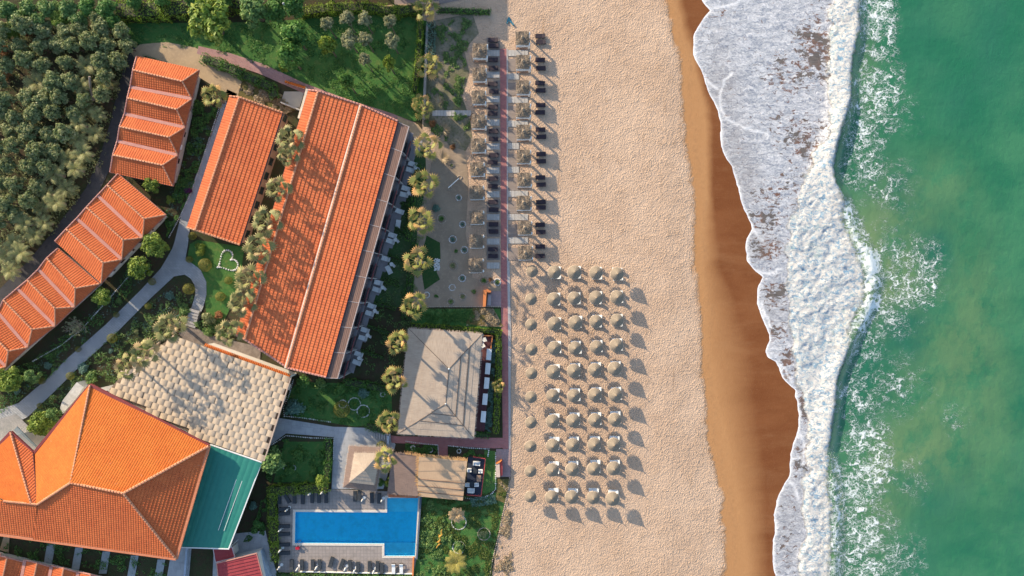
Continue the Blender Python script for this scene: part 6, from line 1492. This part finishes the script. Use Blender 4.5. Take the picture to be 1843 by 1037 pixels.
# bare branching shrub
root = thing('frangipani_shrub', 'bare pale-branched shrub beside the long diagonal house', 'shrub', P(140, 588, 1)[:2] + (0,)); mb = MB(); V = []; bx, by = P(140, 588, 1)[:2]
g = random.Random(8)
for k in range(16):
    a = k / 16 * 6.28 + g.uniform(-.2, .2); l = g.uniform(1.0, 1.9); p = Vector((bx, by, .2)); q = Vector((bx + math.cos(a) * l, by + math.sin(a) * l * .85, g.uniform(1.2, 2.2))); m_ = p.lerp(q, .5) + Vector((0, 0, .2)); mb.tube([p, m_, q], [.08, .05, .025], 5)
    for j in range(5):
        s = m_.lerp(q, g.random()); e = s + Vector((g.uniform(-.8, .8), g.uniform(-.8, .8), g.uniform(.1, .6))); mb.tube([s, e], [.035, .018], 4)
        for w in range(6): c0 = e + Vector((g.uniform(-.15, .15), g.uniform(-.15, .15), g.uniform(-.05, .1))); t = Vector((g.uniform(-1, 1), g.uniform(-1, 1), .3)).normalized() * .12; n_ = t.cross(Vector((0, 0, 1))) * .5; V.append([list(c0 - t), list(c0 - n_), list(c0 + t), list(c0 + n_)])
obj('branches', mb, plain('pale_branch', (0.36, 0.29, 0.2), (0.26, 0.2, 0.14), 6), root); quads('foliage', np.array(V), M_OL2, root)

# topiary balls, shrubs and flower beds
for i, (X, Y, r_, lab) in enumerate(((345, 425, 7, 'at the lower left corner of the guest wing'), (339, 467, 6, 'touching the garden path junction'), (368, 477, 12, 'biggest on the lawn left of the heart bed'), (410, 505, 7, 'right of the lawn below the heart bed'), (396, 534, 8.5, 'middle of the lawn below the heart bed'), (340, 520, 10, 'inside the curve of the garden path'), (265, 551, 6, 'on the lower edge of the garden path, upper one'), (201, 609, 8.5, 'on the lower edge of the garden path, middle one'), (125, 677, 7, 'on the lower edge of the garden path, lower one'), (272, 507, 6.5, 'at the upper edge of the garden path near the junction'), (207, 567, 5, 'small on the upper edge of the garden path, upper one'), (138, 629, 5, 'small on the upper edge of the garden path, middle one'), (73, 686, 6, 'small on the upper edge of the garden path, lower one'), (69, 731, 5, 'small dark on the lower edge near the drive'), (615, 737, 15, 'big flattened beside the ring beds above the pool walk'), (686, 803, 9, 'between timber steps and gazebo'))):
    TOP.put(P(X, Y, .8)[:2] + (-.02,), rng2.uniform(0, 6), (r_ / 10, r_ / 10, r_ / 10 * (.6 if r_ > 11 else 1)), 'clipped yellow-green ball ' + lab, 'clipped balls in the gardens')
SH = ((360, 449, 12, BUB, 'spiky light shrub at the upper left of the heart bed'), (305, 360, 9, BUB, 'small yellow-green shrub between row house and guest wing'), (338, 345, 9, BUP, 'purple flowering shrub beside the guest wing'), (214, 540, 7, BUM, 'small shrub between diagonal house and path'), (304, 533, 9, BUL, 'pale spiky shrub below the path junction'), (332, 560, 13, BUM, 'green shrub at the left of the stone steps'), (378, 575, 16, BUO, 'loose shrub with pale tips right of the stone steps'), (395, 570, 11, BUR, 'reddish shrub near the long block corner'), (245, 598, 6, BUO, 'small tuft halfway between path and canopy'), (197, 633, 6, BUL, 'silvery ball shrub above the beige canopy corner'), (84, 658, 8, BUL, 'white-leaved shrub near the path, upper left'), (31, 705, 8, BUL, 'silvery blue shrub at the left edge'), (165, 680, 14, BUM, 'green shrub above the stair block'), (150, 662, 11, BUL, 'grey shrub near the lower clipped ball'), (534, 736, 22, BUL, 'large blue-green shrub in the corner bed by the canopy'), (613, 701, 13, BUD, 'round dark shrub below the long block'), (653, 707, 11, BUL, 'blue-green shrub in the ring garden'), (577, 737, 9, BUD, 'small shrub in the middle of the ring garden'), (546, 686, 14, BUD, 'dark shrub at the top left of the ring garden'), (578, 693, 13, BUM, 'shrub under the lower eaves of the long block'), (538, 820, 13, BUD, 'round shrub in the pool garden, left'), (575, 820, 9, BUD, 'round shrub in the pool garden, right'), (522, 848, 10, BUD, 'round shrub in the pool garden, below the left one'), (563, 850, 9, BUD, 'round shrub in the pool garden near the fresh green tree'), (462, 945, 12, BUD, 'dark shrub beside the teal awning'), (453, 912, 10, BUL, 'greyish shrub beside the middle of the teal awning'), (871, 961, 10, BUO, 'round shrub in a ring on the palm lawn, right'), (825, 984, 11, BUM, 'round shrub in a ring on the palm lawn, middle'), (775, 905, 9, BUM, 'shrub at the right end of the pool bar border'), (884, 504, 5, BUR, 'red shrub beside the ring beds by the beach walk'), (784, 374, 8, BUL, 'blue-grey shrub below the white pole'), (813, 263, 7, BUR, 'reddish shrub in the dune scrub garden'), (777, 220, 9, BUR, 'red-brown shrub at the end of the white plank walkway'), (820, 452, 4, BUD, 'tiny dark plant in the middle of the cactus garden'), (785, 533, 4, BUD, 'tiny dark plant at the lower left of the cactus garden'), (852.5, 526, 5, BUM, 'green plant near the orange corner wall'), (850, 213, 9, BUR, 'dry spiky shrub beside the fourth left cabana'), (819, 178, 6, BUM, 'green plant ring above the plank walkway'), (820, 212, 6, BUM, 'green plant ring below the plank walkway'), (700, 868, 9, BUB, 'fresh green shrub right of the gazebo, lower'), (687, 870, 9, BUD, 'dark shrub right of the gazebo'))
for X, Y, r_, pl, lab in SH: pl.put(P(X, Y, .5)[:2] + (0,), rng2.uniform(0, 6), r_ / 10 * .95, lab)
# dry grasses
def tuft(seed, mat):
    r = thing('dry_grass_tuft', '', 'grass tuft'); V = []; g = random.Random(seed)
    for k in range(170):
        a = g.gauss(.2, .9); q = Vector((math.cos(a), math.sin(a), g.uniform(.2, .8))).normalized() * g.uniform(.6, 1.3); s = Vector((-q.y, q.x, 0)).normalized() * .022; V.append([list(-s), list(s), list(q + s * .4), list(q - s * .4)])
    quads('blades', np.array(V), mat, r); return r
KTU = Kind(tuft(1, M_DRY))
for X, Y, a, s_, lab in ((797, 236, 0, 1.5, 'dry straw tuft in the dune scrub garden, upper'), (796, 286, 0, 1.4, 'dry straw tuft in the dune scrub garden, lower'), (790, 185, 1, 1.1, 'dry straw tuft above the plank walkway'), (800, 150, 2, 1.0, 'dry straw tuft in the scrub beside the garden wall')): KTU.put(G(X, Y) + (0,), a, s_, lab)
# stone rings with succulents
STN = plain('white_stone', (0.66, 0.66, 0.64), (0.5, 0.5, 0.5), 5); STB = plain('tan_stone', (0.46, 0.38, 0.3), (0.3, 0.25, 0.2), 5)
def stones(name, label, pts, mat=STN, r=.13, grp=None, plant=None, z=.08):
    c = (sum(p[0] for p in pts) / len(pts), sum(p[1] for p in pts) / len(pts)); root = thing(name, label, 'stone border', c + (.03,), grp); mb = MB()
    for p in pts:
        rr = r * random.uniform(.7, 1.25); mb.lathe([(0, rr * .8), (rr * .7, rr * .6), (rr, 0), (rr * .8, -rr * .5)], (p[0], p[1], z), 6, .15)
    obj('stones', mb, mat, root)
    return root, c
def ring(X, Y, rpx, label, mat=STN, plant=None, n=None, grp='stone rings'):
    cx, cy = G(X, Y); r = rpx / 10; n = n or max(7, int(r * 6.3 / .24))
    root, c = stones('stone_ring', label, [(cx + r * math.cos(k / n * 6.283), cy + r * math.sin(k / n * 6.283)) for k in range(n)], mat, .11, grp)
    if plant is not None:
        V = []
        for k in range(int(60 + 120 * r)):
            a = random.uniform(0, 6.28); q = Vector((math.cos(a), math.sin(a), random.uniform(.3, 1.4))).normalized() * random.uniform(.3, .75) * r; s = Vector((-q.y, q.x, 0)).normalized() * .035; o_ = Vector((cx, cy, .05)); V.append([list(o_ - s + q * .2), list(o_ + s + q * .2), list(o_ + q * 1.2 + s * .4), list(o_ + q * 1.2 - s * .4)])
        quads('succulent', np.array(V), plant, root)
for i, (X, Y, r_, mt, pl, lab) in enumerate(((795, 394, 8, STB, M_DG, 'tan stone ring with a dark cushion plant, largest on the left'), (832.5, 404, 5.5, STN, M_BL, 'white stone ring near the seventh and eighth left cabanas'), (815, 431, 6.5, STN, M_BL, 'white stone ring in the upper middle of the cactus garden'), (836, 450, 6, STN, M_BL, 'white stone ring touching the ninth left cabana'), (815, 478.5, 8, STB, M_OL, 'big tan stone ring in the middle of the cactus garden'), (832, 501, 6, STN, M_BL, 'white stone ring below the lowest left cabana'), (814, 517.5, 5.5, STN, None, 'bright white empty stone ring in the lower cactus garden'), (768, 531, 5, STN, None, 'white stone ring beside the lowest terrace palm'), (833, 534, 6, STB, M_OL, 'tan stone ring left of the orange corner wall'), (811.6, 543, 6.5, STB, M_MG, 'tan stone ring at the bottom border of the cactus garden'), (871, 505, 7.5, STB, M_DG, 'tan stone ring beside the beach walk, left'), (895, 508, 6, STN, M_MG, 'white stone ring beside the beach walk, right'), (813, 298, 4, STB, M_OL, 'small tan stone ring above the white pole'), (827.5, 320, 3.5, STB, None, 'little stone ring at the upper end of the white pole'), (810, 339, 3.5, STB, None, 'little stone ring at the lower end of the white pole'), (825.6, 356, 5, STN, M_BL, 'white stone ring beside the seventh left cabana'),
    (617, 727, 7, STN, M_DG, 'white stone ring bed above the flattened ball, upper left'), (654, 740, 11, STN, M_DG, 'large white stone ring bed in the ring garden, right'), (638, 727, 11, STN, M_DG, 'large white stone ring bed in the ring garden, left'), (689, 710, 4, STN, None, 'tiny white stone ring near the pavilion edge'), (515, 842, 4.5, STN, None, 'white stone arc ring in the pool garden, left'), (528, 842, 4.5, STN, None, 'white stone arc ring in the pool garden, right'), (826, 940, 13, STN, None, 'white stone ring under the dry palm'), (871, 961, 11, STB, None, 'stone ring around the right shrub on the palm lawn'), (826, 985, 11, STN, None, 'stone ring around the middle shrub on the palm lawn'), (743.5, 806, 3.8, STN, None, 'white stone ring in the bar bed, left'), (775, 810, 3.8, STN, None, 'white stone ring in the bar bed, middle'), (826, 812, 3.5, STN, None, 'white stone ring in the bar bed, right'))):
    ring(X, Y, r_, lab, mt, pl)
hp = []
for k in range(40):
    t = k / 40 * 2 * math.pi; hx = 16 * math.sin(t) ** 3; hy = 13 * math.cos(t) - 5 * math.cos(2 * t) - 2 * math.cos(3 * t) - math.cos(4 * t); a = R(60)
    hx *= 1.25; hy *= 1.25
    hp.append(G(410 + (hx * math.cos(a) + hy * math.sin(a)) * .98, 471 - (-hx * math.sin(a) + hy * math.cos(a)) * .98))
stones('heart_border', 'heart-shaped bed outlined in white stones left of the tall palms', hp, STN, .17)
def line(pts, step=.32):
    out = []
    for a, b in zip(pts[:-1], pts[1:]):
        a, b = Vector(G(*a)), Vector(G(*b)); n = max(1, int((b - a).length / step)); out += [tuple(a.lerp(b, k / n)) for k in range(n)]
    return out
for lab, pts, m_ in (('white stone border along the lower left of the ring garden', [(528, 684), (519, 716), (510, 732), (512, 749), (545, 752), (598, 760)], STN), ('white stone border around the top of the pool garden', [(490, 800), (515, 784), (560, 788), (601, 789), (600, 830)], STN), ('pale stone edge between palm lawn and beach sand', [(917, 860), (914, 885), (905, 925), (897, 965), (886, 1010), (880, 1045)], STB), ('white stone border along the guest wing bed', [(398, 185), (382, 235), (362, 295), (345, 345), (322, 395), (303, 430)], STN), ('white stone border on the top edge of the bar bed', [(731, 794), (765, 799), (788, 801), (790, 822)], STN), ('white stone border on the right part of the bar bed', [(807, 802), (842, 806), (880, 808), (878, 824)], STN), ('white stone border below the bar terrace', [(838, 896), (862, 900), (886, 888), (892, 880), (892, 812)], STN), ('stone border along the bottom of the cactus garden', [(742, 553), (800, 552), (868, 552), (904, 552)], STB), ('white stone border under the long diagonal house', [(60, 650), (110, 622), (150, 590), (230, 500), (262, 470)], STN)):
    stones('stone_border', lab, line(pts), m_, .12)
mb = MB()
for k in range(90): p = G(random.uniform(781, 792), random.uniform(466, 487)); rr = random.uniform(.08, .16); mb.lathe([(0, rr), (rr, .02), (rr * .9, -.05)], p + (.07,), 6, .2)
tag(obj('pebble_patch', mb, STN), 'white pebble patch beside the terrace palm row', 'pebbles')

# hedges
def hedge(label, pts, w, h, mat, den=42, size=.12, seed=0):
    pts = [Vector(G(*q)) for q in pts]; g = np.random.default_rng(seed); out = []
    root = thing('hedge', label, 'hedge', tuple(pts[0]) + (0,)); mb = MB()
    for a, b in zip(pts[:-1], pts[1:]):
        d = b - a; L_ = d.length; d.normalize(); n_ = Vector((-d.y, d.x)); n = int(L_ * (w + 2 * h) * den)
        t = g.uniform(-w * .4, L_ + w * .4, n); s = g.uniform(-1, 1, n) * (w / 2 + h); top = np.abs(s) < w / 2
        bulge = 1 + .16 * np.sin(t * 2.3 + seed) + .10 * np.sin(t * 5.1 + 1)
        off = np.where(top, s, np.sign(s) * w / 2) * bulge; z = np.where(top, h, h - (np.abs(s) - w / 2)) * (1 + .10 * np.sin(t * 3.1 + 2) + .06 * np.sin(t * 7.0)); z -= top * (np.abs(s) / (w / 2)) ** 3 * .25 * h
        p = np.stack([a.x + d.x * t + n_.x * off, a.y + d.y * t + n_.y * off, np.maximum(z, .05)], -1) + g.normal(size=(n, 3)) * .07
        nr = np.stack([n_.x * np.where(top, off / w, np.sign(s)), n_.y * np.where(top, off / w, np.sign(s)), np.where(top, 1.0, .2)], -1) + g.normal(size=(n, 3)) * .6; nr /= np.linalg.norm(nr, axis=1)[:, None]
        tt = np.cross(nr, g.normal(size=(n, 3))); tt /= np.linalg.norm(tt, axis=1)[:, None]; bb = np.cross(nr, tt); sz = size * g.uniform(.6, 1.3, n)[:, None]
        out.append(np.stack([p - tt * sz, p - bb * sz * .6, p + tt * sz, p + bb * sz * .6], 1))
        m_ = (a + b) / 2; mb.box((m_.x, m_.y, h * .42), (L_ + w * .3, w * .7, h * .8), math.atan2(d.y, d.x))
    obj('hedge_core', mb, plain('hedge_twigs', (0.03, 0.035, 0.015), None, 4), root); quads('foliage', np.concatenate(out), mat, root)
for i, a in enumerate((('thick bright green hedge along the top edge above the lawn', [(224, 26), (300, 24), (380, 16), (440, 10)], 3.3, 2.2, M_HE, 26, .15), ('hedge behind the silvery olives at the top of the lawn', [(545, 27), (600, 20), (660, 18), (715, 26), (755, 20)], 1.7, 1.8, M_HE), ('bushy hedge between brick path and dry grass bed', [(372, 109), (405, 120), (440, 137), (470, 150), (492, 162), (497, 176)], 1.7, 1.3, M_HD), ('hedge against the garden wall beside the dune scrub', [(758, 45), (757, 80), (753, 118), (748, 165)], .9, 1.5, M_HE), ('leafy hedge on the scrub side of the garden wall', [(776, 48), (775, 96)], 1.5, 1.0, M_BL), ('clipped hedge above the pool terrace', [(493, 880), (540, 877), (590, 874)], 1.7, 1.5, M_HE), ('clipped hedge at the left end of the pool terrace', [(493, 888), (494, 930), (497, 975), (498, 1003)], 1.4, 1.5, M_HE), ('low hedge along the bottom of the pool terrace', [(500, 1033), (600, 1035), (680, 1036), (742, 1037)], .6, .7, M_HD), ('clipped hedge between cactus garden lawn and pavilion', [(742, 586), (800, 589), (860, 594), (900, 597)], .8, .9, M_HE), ('hedge between dining deck bed and beach walk', [(897, 600), (898, 660), (895, 720), (893, 775)], .9, 1.0, M_HE), ('short hedge below the dining deck', [(856, 781), (878, 783)], 1.0, .8, M_HD), ('hedge along the top right of the ring garden', [(625, 688), (660, 692), (690, 700)], 1.4, 1.0, M_HD), ('flower hedge at the right side of the pool garden', [(592, 792), (592, 830), (588, 860)], 1.2, .9, M_HD), ('border hedge at the left of the brick terrace', [(664, 766), (690, 772)], 1.4, 1.0, M_HD), ('low hedge line along the upper edge of the beach sand', [(790, 20), (830, 22), (880, 24)], .9, .8, M_HD), ('hedge in front of the four-gabled house', [(340, 130), (300, 117), (262, 104)], .6, .6, M_OL), ('foliage along the terraces beside the palm row, upper', [(752, 300), (742, 370), (735, 430)], 1.0, .8, M_HD), ('foliage along the terraces beside the palm row, lower', [(748, 440), (738, 510), (728, 570)], 1.0, .8, M_HD))):
    hedge(*a, seed=i)
for i, (x0, y0, x1, y1) in enumerate(((722, 366, 740, 374), (712, 410, 732, 418), (701, 462, 722, 470), (688, 503, 716, 513), (676, 545, 712, 556), (664, 588, 700, 600), (652, 632, 690, 644))):
    hedge('thin hedge divider between room gardens, %s from the top' % od(i + 1), [(x0, y0), (x1, y1)], .45, .7, M_HD, 60, .09, seed=40 + i)

# ground cover that nobody could count
def cover(name, poly, n, mat, size=.13, hmax=.5, seed=0, dens=.46, kind='stuff'):
    poly = [Vector(q) for q in poly]; g = np.random.default_rng(seed)
    xs_ = [p.x for p in poly]; ys_ = [p.y for p in poly]; X = g.uniform(min(xs_), max(xs_), n * 3); Y = g.uniform(min(ys_), max(ys_), n * 3)
    d = fbm(X / 11, Y / 11, 3, seed + 5); k = d > dens; X, Y, d = X[k], Y[k], d[k]
    ins = np.zeros(len(X), bool)
    for i in range(len(poly)):
        a, b = poly[i], poly[i - 1]; c_ = ((a.y > Y) != (b.y > Y)) & (X < (b.x - a.x) * (Y - a.y) / (b.y - a.y + 1e-9) + a.x); ins ^= c_
    X, Y, d = X[ins][:n], Y[ins][:n], d[ins][:n]; m_ = len(X)
    p = np.stack([(X - 921.5) / 10, (518.5 - Y) / 10, .06 + hmax * np.clip((d - dens) * 5, 0, 1) * g.random(m_) ** .6], -1)
    nr = g.normal(size=(m_, 3)) * .6 + np.array([0, 0, .8]); nr /= np.linalg.norm(nr, axis=1)[:, None]; t = np.cross(nr, g.normal(size=(m_, 3))); t /= np.linalg.norm(t, axis=1)[:, None]; b_ = np.cross(nr, t); s = size * g.uniform(.5, 1.4, m_)[:, None]
    tag(quads(name, np.stack([p - t * s, p - b_ * s * .55, p + t * s, p + b_ * s * .55], 1), mat), kind=kind)
cover('ground_cover', [(350, 170), (398, 190), (345, 345), (318, 400), (300, 430), (298, 385), (320, 330), (345, 240)], 9000, M_DG, .13, .6, 1, .40)
cover('flower_bed', [(320, 280), (385, 215), (352, 325), (310, 420), (300, 385)], 2500, M_BL, .10, .7, 12, .50)
cover('ground_cover', [(300, 440), (262, 500), (180, 590), (90, 680), (30, 725), (0, 745), (0, 670), (60, 650), (190, 540), (250, 460)], 12000, M_DG, .13, .6, 2, .43)
cover('flower_bed', [(300, 440), (262, 500), (180, 590), (90, 680), (30, 725), (0, 745), (0, 670), (60, 650), (190, 540), (250, 460)], 4500, M_BL, .10, .8, 13, .52)
cover('ground_cover', [(320, 510), (350, 530), (335, 590), (290, 620), (215, 690), (150, 690), (100, 745), (60, 745), (130, 672), (250, 560)], 12000, M_MG, .13, .6, 3, .44)
cover('flower_bed', [(320, 510), (350, 530), (335, 590), (215, 690), (150, 690), (100, 745), (130, 672), (250, 560)], 3500, M_BL, .10, .7, 14, .52)
cover('ground_cover', [(350, 580), (400, 570), (430, 600), (400, 612), (362, 600)], 2500, M_MG, .12, .6, 4, .38)
cover('lawn_tufts', [(757, 900), (912, 885), (890, 985), (882, 1060), (745, 1060), (748, 1000)], 15000, leafm('grass_tuft', (0.13, 0.17, 0.035), (0.07, 0.12, 0.025), (0.24, 0.22, 0.07)), .12, .25, 5, .42)
cover('lawn_tufts', [(760, 905), (790, 915), (815, 960), (800, 1040), (748, 1045), (752, 960)], 6000, M_MG, .14, .45, 15, .40)
cover('scrub_plants', [(770, 45), (850, 30), (840, 120), (832, 180), (846, 215), (848, 250), (808, 262), (765, 228)], 9000, M_MG, .12, .45, 6, .50)
cover('dry_grass_blades', [(437, 137), (500, 167), (543, 195), (510, 207), (428, 172)], 5000, M_DRY, .12, .3, 7, .44)
cover('dry_grass_blades', [(852, 554), (888, 556), (906, 588), (840, 586)], 5000, M_DRY, .10, .3, 8, .36)
cover('dry_grass_blades', [(893, 862), (918, 862), (908, 925), (890, 985), (882, 1040), (925, 1040), (918, 960), (925, 900)], 4000, M_DRY, .11, .3, 9, .47)
cover('ground_cover', [(20, 966), (300, 1012), (300, 1040), (0, 1000)], 5000, M_DG, .12, .4, 10, .47)
cover('ground_cover', [(500, 790), (600, 790), (596, 868), (490, 872), (478, 860)], 4500, M_DG, .12, .35, 11, .50)
cover('ground_cover', [(432, 985), (462, 935), (478, 870), (488, 890), (490, 985), (470, 960)], 3500, M_DG, .12, .4, 16, .46)
cover('ground_cover', [(730, 797), (788, 802), (786, 820), (730, 812)], 2500, M_DG, .10, .35, 17, .38)
cover('ground_cover', [(808, 803), (880, 809), (878, 824), (808, 820)], 2500, M_DG, .10, .35, 18, .42)
cover('ground_cover', [(885, 610), (893, 612), (885, 778), (873, 776)], 2600, M_BL, .10, .35, 19, .38)
cover('ground_cover', [(845, 895), (890, 890), (895, 905), (850, 912)], 1200, M_BL, .10, .45, 20, .38)
cover('grove_undergrowth', [(-20, 40), (215, 45), (240, 95), (220, 150), (185, 300), (100, 420), (-20, 500)], 9000, M_OL, .15, .6, 21, .42)
cover('lawn_tufts', [(225, 50), (760, 35), (760, 215), (640, 185), (500, 128), (375, 90), (240, 82)], 14000, M_DG, .12, .2, 22, .44)
cover('lawn_tufts', [(520, 690), (705, 700), (706, 760), (640, 768), (515, 748)], 6000, M_DG, .11, .25, 23, .44)
cover('terrace_plants', [(745, 300), (765, 300), (770, 420), (745, 560), (715, 690), (640, 690), (690, 520)], 9000, M_MG, .11, .3, 24, .48)
cover('lawn_tufts', [(742, 556), (858, 556), (850, 584), (742, 588)], 4500, M_DG, .11, .25, 25, .38)
root = thing('garden_ornament', 'yellow lizard-like garden ornament lying on the grass right of the pool', 'ornament', G(793, 965) + (.1,)); pts = [(796, 952), (794, 957), (796, 962), (791, 966), (793, 971), (789, 976), (792, 979), (788, 982), (785, 987)]
obj('body', MB().tube([P(q[0], q[1], .3) for q in pts], [.1, .18, .2, .22, .22, .2, .16, .12, .06], 7), plain('ochre_paint', (0.42, 0.24, 0.04), None, 4), root); obj('legs', MB().tube([P(789, 962, .2), P(793, 966, .3), P(798, 968, .2)], .07, 5).tube([P(786, 976, .2), P(790, 976, .3), P(795, 979, .2)], .07, 5), MATS['ochre_paint'], root)
root = thing('lamp_post', 'slim pale lamp post standing behind the dark tree at the top edge', 'lamp post', P(521, 20, 2)[:2] + (0,)); x_, y_ = P(521, 20, 2)[:2]
obj('pole', MB().tube([(x_, y_, 0), (x_, y_, 5.0)], .08, 7), WHITE, root); obj('lamp_head', MB().lathe([(0, .3), (.2, .2), (.22, 0), (.1, -.1)], (x_, y_, 5.0), 10), plain('grey_metal', (0.3, 0.32, 0.33), None, 3), root)
bpy.context.view_layer.update()
